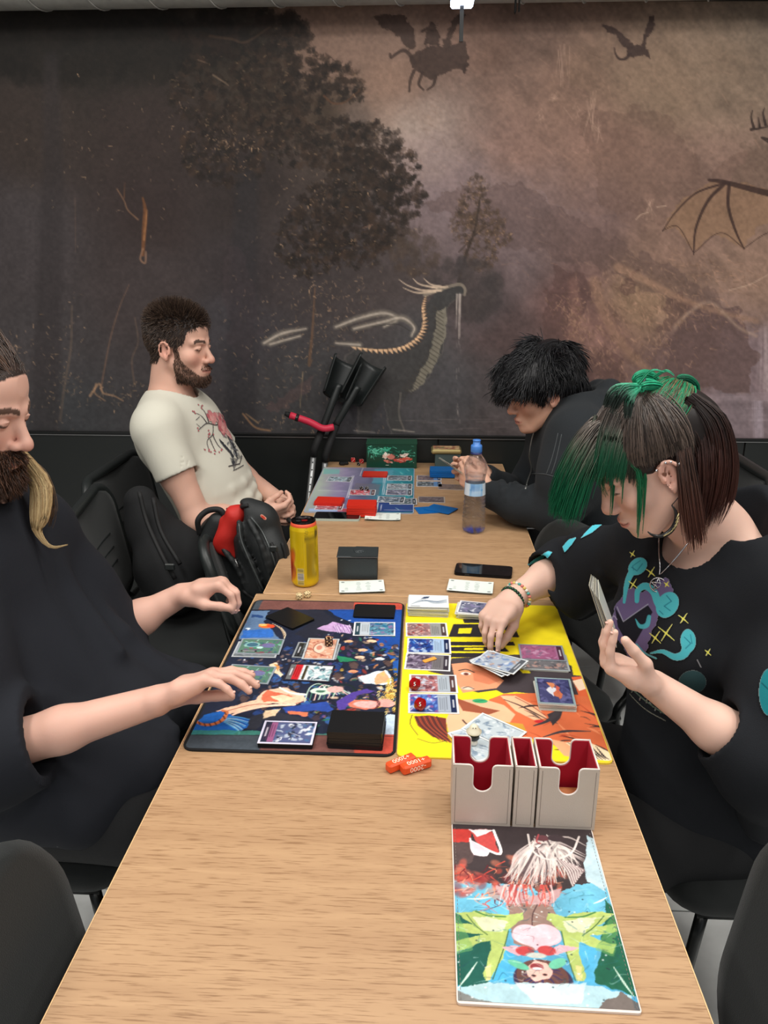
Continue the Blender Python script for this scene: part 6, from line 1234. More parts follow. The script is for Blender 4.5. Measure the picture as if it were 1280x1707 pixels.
def far_mat():
    cx, cy, rot = -.203, 2.662, .008; w, d = .356, .566; q = loc_of(cx, cy, rot); A = lambda x, y: q(480+x/4, 700+y/4); r = np.random.default_rng(29)
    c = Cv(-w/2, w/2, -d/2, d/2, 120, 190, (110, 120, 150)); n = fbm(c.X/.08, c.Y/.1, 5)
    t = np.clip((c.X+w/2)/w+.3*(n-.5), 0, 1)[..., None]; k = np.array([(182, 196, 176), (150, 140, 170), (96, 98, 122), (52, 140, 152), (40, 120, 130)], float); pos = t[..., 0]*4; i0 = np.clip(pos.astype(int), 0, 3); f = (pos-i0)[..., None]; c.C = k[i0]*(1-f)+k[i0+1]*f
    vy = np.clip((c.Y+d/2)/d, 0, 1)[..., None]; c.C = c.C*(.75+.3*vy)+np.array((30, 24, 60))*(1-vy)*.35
    P = lambda pts, col, a=1: c.poly([A(*p) for p in pts], col, a, rough=.003, rs=.02, seed=int(pts[0][0])); Ln = lambda pts, ww, col, a=1: c.line([A(*p) for p in pts], ww, col, a)
    P([(580, 330), (700, 335), (700, 420), (560, 420)], (86, 156, 176), .7); P([(450, 420), (620, 430), (600, 500), (430, 500)], (110, 104, 116), .6); P([(240, 325), (350, 330), (340, 360), (235, 360)], (120, 190, 186), .7); P([(140, 590), (600, 590), (590, 612), (135, 610)], (150, 176, 220), .8); P([(330, 590), (590, 595), (590, 612), (330, 612)], (190, 60, 66), .8); P([(600, 540), (840, 560), (840, 612), (600, 612)], (40, 52, 120), .8)
    wh = (214, 214, 226)
    for a, b in (((430, 372), (392, 520)), ((440, 372), (402, 520)), ((650, 380), (640, 500)), ((640, 380), (630, 500)), ((500, 320), (480, 372)), ((480, 372), (600, 376)), ((600, 560), (590, 612)), ((270, 380), (440, 380)), ((200, 470), (390, 476)), ((600, 505), (600, 560)), ((640, 600), (840, 604)), ((625, 565), (615, 605))): Ln([a, b], .0028, wh, .8)
    for i in range(70): x = r.uniform(715, 850); y = r.uniform(322, 600); L = r.uniform(15, 40); Ln([(x, y), (x+L*.6, y+L*.4)], .0022, [(190, 236, 226), (60, 190, 190), (20, 100, 120)][i % 3], .8)
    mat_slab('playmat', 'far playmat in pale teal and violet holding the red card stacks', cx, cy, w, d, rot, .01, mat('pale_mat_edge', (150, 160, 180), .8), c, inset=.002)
left_mat(); right_mat(); far_mat()
# ---------------------------------------------------------------- cards
def card_art(seed, base, accents, border=(232, 232, 236), text=(150, 160, 176), frac=.62, flip=False, portrait=False, lines=True):
    c = Cv(-.046, .046, -.0335, .0335, 62, 46, border); r = np.random.default_rng(seed); s = -1 if flip else 1
    X0, X1 = -.0425, .0425; c.rect(X0, -.030, X1, .030, base)
    xs = X0+(X1-X0)*frac
    for i in range(46):
        x = r.uniform(X0, xs); y = r.uniform(-.029, .029); k = accents[r.integers(len(accents))]; c.ell(x, y, r.uniform(.0015, .008), r.uniform(.001, .005), k, .85, r.uniform(0, 3), soft=.3, rough=.0015, rs=.006, seed=i)
    for i in range(9):
        x = r.uniform(X0, xs); y = r.uniform(-.027, .027); c.line(spline([(x, y), (x+r.uniform(-.01, .012), y+r.uniform(-.01, .01)), (x+r.uniform(-.015, .02), y+r.uniform(-.015, .015))], 4), (.0022, .0006), accents[r.integers(len(accents))])
    if frac < .95:
        c.rect(xs, -.030, X1, .030, text); c.rect(X1-.011, -.030, X1, .030, tuple(np.array(base)*.5)); c.line([(X1-.0055, -.012), (X1-.0055, .012)], .0028, (226, 226, 230)); 
        if lines:
            for i in range(4): c.line([(xs+.004+i*.0042, -.024+r.uniform(0, .006)), (xs+.004+i*.0042, .024-r.uniform(0, .012))], .0011, tuple(np.array(text)*.6))
    for a in ((X0, -.030, X1, -.0292), (X0, .0292, X1, .030)): c.rect(*a, (30, 30, 36))
    c.rect(-.046, -.0335, -.0432, .0335, border); c.rect(.0432, -.0335, .046, .0335, border); c.rect(-.046, -.0335, .046, -.0308, border); c.rect(-.046, .0308, .046, .0335, border)
    if flip: c.C = c.C[::-1, ::-1]
    return c
def card_mesh_arrays(cv, t=.0008, side=(214, 216, 220)):
    nx, ny = cv.nx, cv.ny; V = np.stack([cv.X, cv.Y, np.full(cv.X.shape, t)], -1).reshape(-1, 3); C = cv.colors(); F = grid_faces(nx, ny)
    b = np.array([*range(nx), *[k*nx+nx-1 for k in range(1, ny)], *[(ny-1)*nx+k for k in range(nx-2, -1, -1)], *[k*nx for k in range(ny-2, 0, -1)]]); n = len(b); o = len(V)
    Vt = V[b].copy(); Vb = V[b].copy(); Vb[:, 2] = 0; V = np.vstack([V, Vt, Vb]); C = np.vstack([C, np.repeat(lin(side)[None], 2*n, 0)]); i = np.arange(n); j = (i+1) % n
    F = np.vstack([F, np.stack([o+n+i, o+n+j, o+j, o+i], 1)]); return V, F, C
def plain_card_mesh(name, col, w=.092, d=.067, t=.0008, m=None):
    o = MB().prism(rrect(w, d, .003, 2), 0, t).build(name, m or mat(name+'_m', col, .45)); me = o.data; bpy.data.objects.remove(o); return me
def face_card(name, label, px, py, rot, cv, z=.7436, group=None, side=(214, 216, 220), t=.0008, cat='card', tilt=None, m=None):
    x, y = xy(px, py, z); V, F, C = card_mesh_arrays(cv, t, side); o = npmesh(name, V, F, m or M['gloss_print'], None, col=C, smooth=False); o.location = (x, y, z); o.rotation_euler = (0, 0, math.radians(rot))
    if tilt: o.rotation_euler = (math.radians(tilt[0]), math.radians(tilt[1]), math.radians(rot))
    return tag(o, label, cat, group)
def stack(name, label, px, py, rot, n, dz, under_me, top_cv=None, z=.7436, jit=.0012, jr=1.2, group=None, seed=0, cat='card stack', fan=(0, 0)):
    x, y = xy(px, py, z+n*dz); o = thing(name, label, cat, (x, y, z), math.radians(rot), group); r = np.random.default_rng(seed)
    for i in range(n):
        c = bpy.data.objects.new('card', under_me) if not (top_cv is not None and i == n-1) else None
        if c: COL.objects.link(c)
        else: V, F, C = card_mesh_arrays(top_cv); c = npmesh('card', V, F, M['gloss_print'], None, col=C, smooth=False)
        c.parent = o; c.location = (r.normal(0, jit)+fan[0]*i, r.normal(0, jit)+fan[1]*i, i*dz); c.rotation_euler = (0, 0, math.radians(r.normal(0, jr)))
    return o
slv = mat('black_sleeve', (22, 23, 25), .3, bump=.05, bscale=120); red_s = mat('red_sleeve', (206, 42, 26), .4); blue_s = mat('blue_sleeve', (0, 98, 172), .4); wht_s = mat('white_card_edge', (206, 206, 196), .6)
me_b = plain_card_mesh('black_card', None, t=.0012, m=slv); me_bt = plain_card_mesh('black_card_thick', None, t=.0024, m=slv); me_r = plain_card_mesh('red_card', None, t=.0022, m=red_s); me_u = plain_card_mesh('blue_card', None, t=.0022, m=blue_s); me_w = plain_card_mesh('white_card', None, t=.0016, m=wht_s)
ink = (40, 46, 60)
# left mat
stack('card_stack', 'small black-sleeved card stack lying askew near the far left mat corner', 483, 1029, -40, 4, .0013, me_b, seed=1)
stack('card_stack', 'thin black-sleeved card stack at the far right corner of the left playmat', 625, 1018, -1, 3, .0013, me_b, seed=2)
stack('card_stack', 'thick black-sleeved deck on the near right corner of the left playmat', 594, 1203, -2, 12, .0026, me_bt, seed=3, jit=.0005, jr=.4)
stack('card_stack', 'face-up stack with purple bordered card on the near edge of left playmat', 480, 1220, 0, 7, .0014, me_b, top_cv=card_art(11, (84, 92, 132), [(34, 38, 54), (190, 200, 214), (110, 120, 150), (226, 228, 232), (70, 110, 150)], border=(214, 210, 232), text=(150, 90, 130), frac=.75, flip=True), seed=4, jit=.0004, jr=.3)
face_card('card', 'upright blue monster card below the corner stack on left playmat', 624, 1049, 2, card_art(12, (86, 140, 164), [(40, 110, 150), (170, 196, 206), (60, 70, 96), (150, 110, 160)], text=(196, 206, 214), frac=.62, flip=True), side=(20, 20, 22), t=.0012)
hol = card_art(13, (90, 128, 110), [(70, 140, 100), (120, 90, 130), (160, 200, 190), (60, 90, 120), (150, 80, 90)], border=(150, 160, 170), frac=.96)
hol.ell(-.018, .006, .016, .012, (150, 206, 200), .8, soft=.1); hol.ell(-.018, .006, .012, .009, (70, 110, 130), 1); hol.ell(.016, .004, .014, .010, (120, 110, 170), .8); hol.ell(0, -.006, .007, .005, (190, 236, 226)); hol.line([(-.034, -.022), (-.006, -.022)], .006, (26, 26, 30)); hol.line([(-.032, -.022), (-.008, -.022)], .002, (220, 220, 220))
face_card('card', 'lower grey-edged holographic card peeking out at the mat\'s left edge', 428, 1083, 0, card_art(14, (120, 128, 132), [(150, 156, 160), (100, 106, 112)], border=(186, 190, 194), frac=.96), side=(196, 200, 204))
face_card('card', 'holographic green and violet card in clear sleeve near the left mat edge', 434, 1078, 0, hol, z=.7446, side=(186, 190, 196), t=.0012)
face_card('card', 'holographic card held under the fingers of the man in black', 416, 1124, -4, hol, z=.7436, side=(186, 190, 196), t=.0012)
face_card('card', 'grey card sticking out beneath the pale pink portrait card', 528, 1085, -3, card_art(15, (70, 78, 84), [(110, 120, 124), (50, 54, 60)], border=(150, 156, 160), frac=.9, flip=True), side=(150, 156, 160))
pk = card_art(16, (222, 168, 140), [(240, 200, 178), (206, 130, 104), (186, 100, 84), (246, 216, 196)], border=(190, 196, 200), frac=.97); pk.ell(.0, .004, .020, .012, (246, 214, 192)); pk.ell(.004, .004, .010, .006, (214, 140, 120)); pk.line(spline([(-.03, -.01), (-.01, .014), (.02, .012), (.034, -.008)], 5), .002, (150, 70, 60))
face_card('card', 'pale pink portrait card in clear sleeve with the brown die on it', 535, 1082, 89, pk, z=.7446, side=(196, 200, 206), t=.0012)
rc = card_art(17, (222, 226, 230), [(150, 190, 196), (60, 80, 96), (236, 240, 242), (90, 150, 160)], border=(44, 40, 52), text=(206, 40, 48), frac=.70, flip=True); rc.rect(-.012, -.027, -.007, .027, (70, 60, 40)); 
face_card('card', 'white card with red strip lying below the pink portrait card', 516, 1122, -3, rc, side=(30, 30, 34), t=.0012)
d0 = MB().box((0, 0, .008), (.016, .016, .016), bev=.0022).build('die', mat('dark_brown_resin', (58, 34, 26), .3)); d0.location = (*xy(548, 1075, .7462), .7462); d0.rotation_euler = (0, 0, .25); tag(d0, 'dark brown die sitting on the pink portrait card', 'die')
pip = mat('gold_pip', (226, 196, 150), .4)
def pips(parent, s, vals, m, r=.0016):
    L = {1: [(0, 0)], 2: [(-1, -1), (1, 1)], 3: [(-1, -1), (0, 0), (1, 1)], 4: [(-1, -1), (1, 1), (-1, 1), (1, -1)], 5: [(-1, -1), (1, 1), (-1, 1), (1, -1), (0, 0)], 6: [(-1, -1), (1, 1), (-1, 1), (1, -1), (-1, 0), (1, 0)]}
    for val, (n_, u_) in zip(vals, (((0, 0, 1), (1, 0, 0)), ((0, -1, 0), (1, 0, 0)), ((-1, 0, 0), (0, 1, 0)), ((1, 0, 0), (0, 1, 0)))):
        n_ = np.array(n_, float); u_ = np.array(u_, float); w_ = np.cross(n_, u_)
        for a, b in L[val]: MB().lathe([(r, -.0001), (r, .0002), (r*.5, .0003)], (0, 0, 0), 8).build('pip', m, parent, R=np.stack([u_, w_, n_], 1), off=n_*s/2+np.array([0, 0, s/2])+u_*a*s*.26+w_*b*s*.26)
pips(d0, .016, (6, 5, 3, 2), pip, .0015)
# right mat
wv = Cv(-.046, .046, -.0335, .0335, 62, 46, (232, 236, 236))
for i in range(9): wv.line(spline([(-.04+i*.003, -.02+i*.003), (-.015+i*.004, .008-i*.0012), (.012+i*.002, -.012+i*.002), (.042, -.006+i*.0022)], 5), (.0006, .0014, .0006), (110, 128, 150))
wv.poly([(-.018, .012), (-.010, .024), (.002, .026), (.0, .018), (-.006, .012)], (70, 84, 110), rough=.001, rs=.004); wv.line([(-.04, -.028), (-.02, -.028)], .002, (60, 60, 70))
stack('card_stack', 'tall white deck with pale blue line drawing at far corner of yellow playmat', 714, 1001, -1, 11, .0024, me_w, top_cv=wv, seed=6, jit=.0012, jr=.8)
stack('card_stack', 'loose face-up pile under the woman\'s wrist at the far edge of yellow playmat', 797, 1013, -4, 9, .0016, me_w, top_cv=card_art(22, (110, 112, 136), [(60, 70, 96), (176, 186, 200), (140, 130, 170), (226, 228, 234)], frac=.95), seed=7, jit=.0024, jr=2.5)
cols = [('pink and grey creature card, farthest of the column on yellow playmat', 711, 1050, (150, 116, 118), [(200, 150, 146), (110, 84, 90), (226, 190, 180), (150, 60, 60)], (150, 150, 148)),
        ('deep blue creature card, second of the column on yellow playmat', 715, 1077, (34, 70, 150), [(70, 130, 210), (190, 214, 240), (20, 40, 96), (90, 80, 140)], (170, 196, 226)),
        ('violet-grey card with orange token, middle of the column on yellow playmat', 713, 1104, (104, 90, 112), [(150, 136, 160), (60, 50, 70), (190, 180, 196)], (120, 116, 120)),
        ('pink and silver card under the farther red die', 722, 1140, (170, 110, 112), [(214, 150, 150), (110, 60, 70), (200, 210, 224)], (176, 186, 196)),
        ('blue and violet card under the nearer red die', 722, 1173, (56, 84, 160), [(110, 150, 220), (150, 90, 150), (210, 222, 240)], (170, 180, 194))]
for i, (lb, px, py, b, ac, tx) in enumerate(cols): face_card('card', lb, px, py, [2, 0, -3, 1, 1][i], card_art(30+i, b, ac, text=tx, frac=.6, border=(232, 232, 234)), side=(226, 226, 228), t=.001, group=None)
tk = MB().box((0, 0, .0015), (.030, .010, .003), bev=.0008).build('token', mat('orange_token', (240, 166, 70), .4)); tk.location = (*xy(716, 1101, .7446), .7446); tk.rotation_euler = (0, 0, .6); tag(tk, 'small flat orange token lying on the violet-grey card', 'token')
def d20(px, py, label, s=.0135):
    t = thing('die', label, 'die', (*xy(px, py+9, .7446), .7446), .4); g = (1+5**.5)/2
    V = np.array([(0, a, b*g) for a in (-1, 1) for b in (-1, 1)]+[(a, b*g, 0) for a in (-1, 1) for b in (-1, 1)]+[(b*g, 0, a) for a in (-1, 1) for b in (-1, 1)], float); V *= s/np.linalg.norm(V[0])
    import bmesh
    bm = bmesh.new(); [bm.verts.new(v) for v in V]; bmesh.ops.convex_hull(bm, input=bm.verts); bmesh.ops.bevel(bm, geom=bm.edges[:], offset=.0012, segments=2, affect='EDGES'); me = bpy.data.meshes.new('die_body'); bm.to_mesh(me); bm.free()
    b = link('die_body', me, M['red_resin'], t); b.location = (0, 0, s*.86)
    d = nrm(CAM-np.array(t.location)-[0, 0, .01]); d = Rz(-.4)@d; u = nrm(np.cross([0, 0, 1], d)); w_ = np.cross(d, u)
    lettering('5', .010, M['white_ink'], t, d*(s*.93)+np.array([0, 0, s*.80]), np.stack([u, w_, d], 1), 'numeral', .0003)
M['red_resin'] = mat('red_marbled_resin', (170, 16, 22), .18, var=.4, bscale=120); M['white_ink'] = mat('white_ink', (232, 228, 220), .5)
d20(691, 1140, 'red many-sided die showing 5 on the farther card of the pair'); d20(700, 1174, 'red many-sided die showing 5 on the nearest column card')
stack('card_stack', 'grey-backed cards sticking out under the pink card on yellow playmat', 908, 1103, -2, 3, .0012, me_w, top_cv=card_art(41, (120, 118, 122), [(160, 156, 160), (90, 86, 92), (190, 150, 140)], border=(176, 184, 186), frac=.96), seed=9, jr=1)
face_card('card', 'pink foil card on top of the grey cards right of the woman\'s hand', 903, 1088, -2, card_art(42, (172, 100, 140), [(196, 130, 166), (150, 84, 120), (206, 160, 190), (140, 110, 140)], border=(150, 160, 168), frac=.84, text=(176, 120, 156), lines=False), z=.7474, side=(170, 180, 184))
pc = card_art(43, (70, 72, 116), [(90, 92, 140), (50, 50, 90), (110, 110, 160)], border=(150, 172, 176), frac=.97)
for pts, k in (([(-.02, .004), (0, .016), (.018, .006), (.004, -.006)], (226, 226, 234)), ([(-.03, -.006), (-.01, .004), (.004, -.004), (-.012, -.014)], (214, 120, 84)), ([(.006, .004), (.03, .014), (.026, -.004)], (222, 140, 96)), ([(-.01, -.004), (.01, -.012), (.022, -.004)], (206, 96, 80))): pc.poly(pts, k, 1, rough=.002, rs=.008)
stack('card_stack', 'blue and orange topped card stack nearest the woman on yellow playmat', 925, 1150, 88, 7, .0022, me_w, top_cv=pc, seed=10, jit=.0016, jr=1.2)
z0 = card_art(44, (196, 208, 214), [(226, 232, 236), (150, 170, 190), (120, 140, 160)], border=(232, 236, 238), frac=.97)
face_card('card', 'white card under the figurine pointing towards the deck box', 797, 1238, -62, z0, z=.7436, side=(226, 228, 230)); face_card('card', 'white card under the figurine pointing right along the deck box', 823, 1218, -38, z0, z=.7446, side=(226, 228, 230))
# figurine: small figure with a cream hat
fg = thing('figurine', 'tiny figurine with cream hat and black body standing on white cards', 'figurine', (*xy(789, 1240, .7456), .7456), 0)
MB().lathe([(.006, 0), (.0075, .002), (.007, .008), (.0055, .010)], n=20).build('figure_base', mat('figure_white', (224, 222, 214), .4), fg, smooth=True)
MB().lathe([(.007, .009), (.0095, .012), (.0095, .020), (.006, .024)], n=20).build('figure_body', M['ch_plastic'], fg, smooth=True)
MB().lathe([(.006, .022), (.0125, .023), (.013, .025), (.0085, .027), (.0075, .033), (.004, .037), (.001, .038)], n=24).build('hat', mat('hat_cream', (226, 220, 196), .5), fg, smooth=True)
m_ = MB(); 
for s in (-1, 1): m_.box((s*.0022, -.0062, .0335), (.0012, .0012, .003))
m_.build('hat_mark', M['ch_plastic'], fg)
# orange counter bars with their numbers
M['orange'] = mat('orange_plastic', (226, 82, 34), .4); M['cream_ink'] = mat('cream_ink', (250, 226, 206), .6)
for lb, px, py, rz, top, fr in (('longer-reaching orange counter bar reading +2000, left of the pair', 668, 1278, .62, '+2000', None), ('orange counter bar reading +1000 and -2000, right of the pair', 693, 1282, .50, '+1000', '-2000')):
    t = thing('counter_bar', lb, 'counter', (*xy(px, py, .741), .7402), rz); MB().box((0, 0, .008), (.052, .016, .016), bev=.003).build('bar', M['orange'], t)
    lettering(top, .0125, M['cream_ink'], t, (0, 0, .0162), Rz(PI)@np.diag([1, 1, 1]) if False else np.diag([-1, -1, 1.]))
    if fr: lettering(fr, .0125, M['cream_ink'], t, (0, -.0082, .008), np.array([[-1, 0, 0], [0, 0, -1], [0, -1, 0]]).astype(float))
# ---------------------------------------------------------------- white deck box with the unrolled printed cover
M['leather'] = mat('pale_grey_leather', (196, 184, 172), .5, bump=.2, bscale=500); M['leather_rim'] = mat('pale_rim', (226, 214, 206), .5); M['red_lining'] = mat('crimson_lining', (168, 14, 40), .8); M['stitch'] = mat('stitch_grey', (128, 118, 110), .8)
def ring_panel(w_, h_, nw, nd, notch=True, n=8):
    if not notch: return [(-w_/2, 0), (w_/2, 0), (w_/2, h_), (-w_/2, h_)]
    r1 = .006; r2 = nw/2; P = [(-w_/2, 0), (w_/2, 0), (w_/2, h_)]
    P += [(nw/2+r1-r1*math.sin(a), h_-r1+r1*math.cos(a)) for a in np.linspace(0, PI/2, 5)]; P += [(r2*math.cos(a), h_-nd+r2+r2*math.sin(a)) for a in np.linspace(0, -PI, 2*n+1)]; P += [(-nw/2-r1+r1*math.cos(a), h_-r1+r1*math.sin(a)) for a in np.linspace(0, PI/2, 5)]; P += [(-w_/2, h_)]; return P
def upright(mb, P, x, y, th, mi=0): # polygon in xz extruded along y
    n = len(P); V = [(x+a, y, b) for a, b in P]+[(x+a, y+th, b) for a, b in P]; F = [list(range(n)), list(range(n, 2*n))[::-1]]+[[(i+1) % n, i, n+i, n+(i+1) % n] for i in range(n)]; return mb.add(V, F, mi)
db = thing('deck_box', 'open pale leather deck box with red lining and long printed cover on near table', 'deck box', (.153, .970, TZ), math.radians(-.7)); D2 = .072; Hh = .101
for k, (xc, w_, notch) in enumerate(((-.060, .084, True), (.0005, .030, False), (.060, .083, True))):
    sh = bpy.data.objects.new('compartment', None); COL.objects.link(sh); sh.parent = db; sh.location = (xc, 0, .0035)
    outer = MB(); inner = MB(); rim = MB(); P = ring_panel(w_, Hh, .028, .044, notch)
    upright(outer, P, 0, -D2/2, .0022); upright(outer, P, 0, D2/2-.0022, .0022); 
    Pi = ring_panel(w_-.004, Hh-.0008, .029, .0446, notch); upright(inner, Pi, 0, -D2/2+.0022, .0012); upright(inner, Pi, 0, D2/2-.0034, .0012)
    for s in (-1, 1): outer.box((s*(w_/2-.0011), 0, Hh/2), (.0022, D2-.0044, Hh)); inner.box((s*(w_/2-.0028), 0, Hh/2-.0004), (.0012, D2-.007, Hh-.001))
    inner.box((0, 0, .0025), (w_-.006, D2-.007, .003)); outer.box((0, 0, .0005), (w_-.004, D2-.004, .001))
    outer.build('outer_leather', M['leather'], sh); inner.build('lining', M['red_lining'], sh)
    if notch: q = [(a, b) for a, b in P[2:]]
    else: q = [(w_/2, Hh), (-w_/2, Hh)]
    for y in (-D2/2+.0012, D2/2-.0012): rim.tube([(a, y, b) for a, b in q], .0014, 6)
    for s in (-1, 1): rim.tube([(s*(w_/2-.0012), -D2/2, Hh), (s*(w_/2-.0012), D2/2, Hh)], .0014, 6)
    rim.build('rim_piping', M['leather_rim'], sh, smooth=True)
    st = MB(); e = .0045
    for a, b in (((-w_/2+e, e), (w_/2-e, e)), ((-w_/2+e, e), (-w_/2+e, Hh-e)), ((w_/2-e, e), (w_/2-e, Hh-e))): st.tube([(a[0], -D2/2-.0001, a[1]), (b[0], -D2/2-.0001, b[1])], .00035, 4)
    st.build('stitching', M['stitch'], sh)
cdm = plain_card_mesh('sleeved_card', None, w=.066, d=.05, t=.02, m=mat('tan_card_backs', (176, 110, 66), .6)); o = bpy.data.objects.new('card_block', cdm); COL.objects.link(o); o.location = (.153+.060, .970, TZ+.0075); tag(o, 'tan card block seen inside the right compartment of the deck box', 'cards')
def cover():
    w_, d_ = .2, .287; c = Cv(-.1, .1, -.143, .144, 190, 274, (80, 170, 200)); r = np.random.default_rng(77); q = loc_of(.1515, .793, 0); A = lambda x, y: q(720+x/3.366, 1200+y/3.366)
    P = lambda pts, col, a=1, rg=.002: c.poly([A(*p) for p in pts], col, a, rough=rg, rs=.012, seed=int(pts[0][0])); Ln = lambda pts, ww, col, a=1, so=0: c.line(spline([A(*p) for p in pts], 5), np.array(ww)*1., col, a, soft=so); E = lambda x, y, rx, ry, col, a=1, rt=0, so=.05: c.ell(*A(x, y), rx, ry, col, a, rt, soft=so)
    t = np.clip((c.Y+.143)/.287, 0, 1)[..., None]; c.C = (np.array((60, 158, 206))*(1-t)+np.array((120, 196, 214))*t); c.mod(.12, .03, .03, 3)
    P([(60, 540), (960, 540), (960, 850), (900, 900), (700, 960), (350, 930), (90, 900)], (62, 50, 52), 1, .006); P([(880, 640), (930, 680), (1000, 900), (980, 960), (880, 900), (860, 800)], (176, 204, 214)); P([(90, 660), (220, 660), (240, 800), (120, 860)], (92, 70, 68), .8)
    P([(100, 1080), (250, 1130), (380, 1290), (320, 1560), (140, 1500)], (22, 92, 78)); P([(990, 1000), (1060, 1100), (1180, 1560), (930, 1480), (960, 1300)], (24, 98, 70)); P([(380, 1290), (480, 1280), (480, 1500), (330, 1480)], (60, 170, 220)); P([(820, 1290), (960, 1200), (930, 1480), (790, 1480)], (66, 172, 220))
    P([(100, 610), (215, 612), (210, 690), (110, 690)], (216, 52, 44)); P([(205, 612), (330, 612), (384, 752), (250, 700)], (214, 66, 62)); P([(205, 612), (345, 614), (325, 625), (250, 655)], (240, 226, 228)); Ln([(345, 618), (384, 752), (215, 680)], .004, (248, 240, 240)); P([(210, 670), (320, 735), (310, 762), (240, 760)], (230, 196, 206)); Ln([(212, 665), (230, 745), (300, 762), (320, 738)], .0025, (240, 232, 236))
    for i in range(60): x = r.uniform(120, 740); y = 830+r.normal(60, 55); E(x, y, r.uniform(.004, .014), r.uniform(.003, .008), [(226, 66, 46), (240, 120, 84), (150, 40, 44), (236, 90, 70)][r.integers(4)], .5, r.uniform(0, 3), .6)
    for i in range(60): x = r.uniform(120, 740); y = r.uniform(780, 1040); Ln([(x, y), (x+r.uniform(-60, 40), y+r.uniform(10, 40)), (x+r.uniform(-90, 60), y+r.uniform(20, 80))], (.002, .0005), [(246, 150, 110), (110, 24, 34), (236, 70, 50)][i % 3], .8)
    for i in range(120): # pale feathered locks
        t = r.uniform(0, 1); x0 = 640+150*(r.random()-.5); y0 = 690+r.uniform(-50, 30); x1 = 400+480*t; y1 = 760+170*math.sin(PI*min(1, .25+t*.75))+r.normal(0, 22); Ln([(x0, y0), ((x0+x1)/2+r.normal(0, 25), (y0+y1)/2-30), (x1, y1)], (.0016, .0036, .0006), [(232, 218, 208), (176, 160, 156), (96, 76, 78), (210, 190, 184)][r.integers(4)], .85)
    E(620, 660, .010, .006, (110, 60, 66)); E(700, 660, .012, .007, (70, 54, 58)); Ln([(540, 640), (560, 720), (620, 770), (700, 780), (790, 740), (830, 650)], .003, (222, 206, 200)); Ln([(600, 640), (590, 680), (612, 690)], .0022, (190, 70, 76))
    for i in range(14): Ln([(700+i*10, 770+i*4), (760+i*8, 840), (800+i*4, 930-i*6)], .0022, [(230, 214, 206), (140, 110, 112)][i % 2], .9)
    P([(360, 940), (440, 930), (560, 1000), (680, 960), (730, 950), (680, 1060), (600, 1180), (520, 1180), (440, 1070)], (196, 150, 150)); P([(430, 1040), (680, 1040), (730, 1160), (720, 1260), (600, 1300), (470, 1260), (450, 1160)], (150, 116, 104)); Ln([(600, 1040), (575, 1100), (575, 1190)], .0016, (90, 60, 60))
    for i in range(24): x = r.uniform(400, 700); Ln([(x, 930), (x+r.uniform(-30, 30), 990), (x+r.uniform(-40, 40), 1050)], (.003, .0006), [(226, 84, 66), (246, 200, 196), (196, 60, 56)][i % 3], .8)
    for sg, ox in ((1, 0), (-1, 1180)): # big pale green leaf-like hands
        X = lambda x: ox+sg*x; g1 = (176, 196, 96); g2 = (214, 214, 178)
        P([(X(130), 1090), (X(260), 1075), (X(420), 1105), (X(520), 1085), (X(520), 1120), (X(440), 1190), (X(420), 1300), (X(350), 1470), (X(312), 1478), (X(300), 1440), (X(340), 1300), (X(330), 1250), (X(140), 1320), (X(130), 1260), (X(290), 1215), (X(130), 1190), (X(130), 1150), (X(240), 1160)], g1, 1, .0015)
        P([(X(240), 1110), (X(360), 1115), (X(440), 1140), (X(400), 1200), (X(300), 1200)], g2, .9, .002); P([(X(310), 1400), (X(350), 1380), (X(345), 1465), (X(318), 1470)], (222, 206, 130), .8)
        Ln([(X(250), 1080), (X(320), 1105), (X(420), 1110)], .0022, (70, 130, 60)); Ln([(X(200), 1100), (X(250), 1160), (X(320), 1215)], .0012, (60, 100, 50)); Ln([(X(440), 1190), (X(415), 1290), (X(355), 1470)], .0012, (60, 100, 50)); P([(X(130), 1090), (X(180), 1140), (X(240), 1300), (X(130), 1340)], (120, 180, 84), .45)
    E(600, 1222, .030, .015, (246, 180, 190)); E(548, 1210, .018, .015, (250, 192, 202)); E(652, 1208, .018, .015, (250, 192, 202)); P([(490, 1235), (600, 1300), (720, 1230)], (246, 180, 190)); P([(400, 1290), (480, 1280), (560, 1320), (640, 1320), (720, 1270), (840, 1280), (720, 1330), (480, 1330)], (236, 160, 172))
    E(535, 1305, .011, .007, (206, 60, 62)); E(660, 1302, .011, .007, (206, 60, 62)); E(600, 1330, .012, .004, (190, 190, 180))
    E(642, 1468, .034, .024, (60, 44, 76)); E(638, 1450, .030, .023, (104, 62, 56)); 
    for i in range(36): a = r.uniform(0, 2*PI); Ln([(630, 1440), (630+66*math.cos(a), 1440+46*math.sin(a)), (640+112*math.cos(a+.2), 1455+78*math.sin(a+.2))], (.004, .001), [(70, 50, 90), (120, 74, 66), (52, 42, 96)][i % 3], .8)
    P([(545, 1400), (600, 1360), (660, 1370), (700, 1420), (680, 1465), (600, 1480), (555, 1450)], (236, 176, 160), 1, .001); E(605, 1396, .008, .005, (150, 50, 54)); E(608, 1406, .006, .0018, (250, 240, 236)); E(588, 1446, .0026, .0015, (60, 30, 30)); E(652, 1440, .0026, .0015, (60, 30, 30)); E(500, 1385, .013, .005, (90, 190, 150), 1, -.4); E(722, 1375, .012, .006, (100, 200, 160), 1, .5)
    P([(150, 1520), (300, 1500), (520, 1490), (800, 1490), (1000, 1510), (1150, 1560), (1180, 1640), (160, 1640)], (176, 208, 214), .9); P([(470, 1490), (890, 1490), (860, 1600), (600, 1610)], (214, 234, 240), .7); P([(140, 1540), (240, 1580), (400, 1620), (150, 1640)], (120, 112, 104), .8); P([(980, 1600), (1100, 1540), (1190, 1600), (1190, 1650), (960, 1650)], (100, 76, 66), .8)
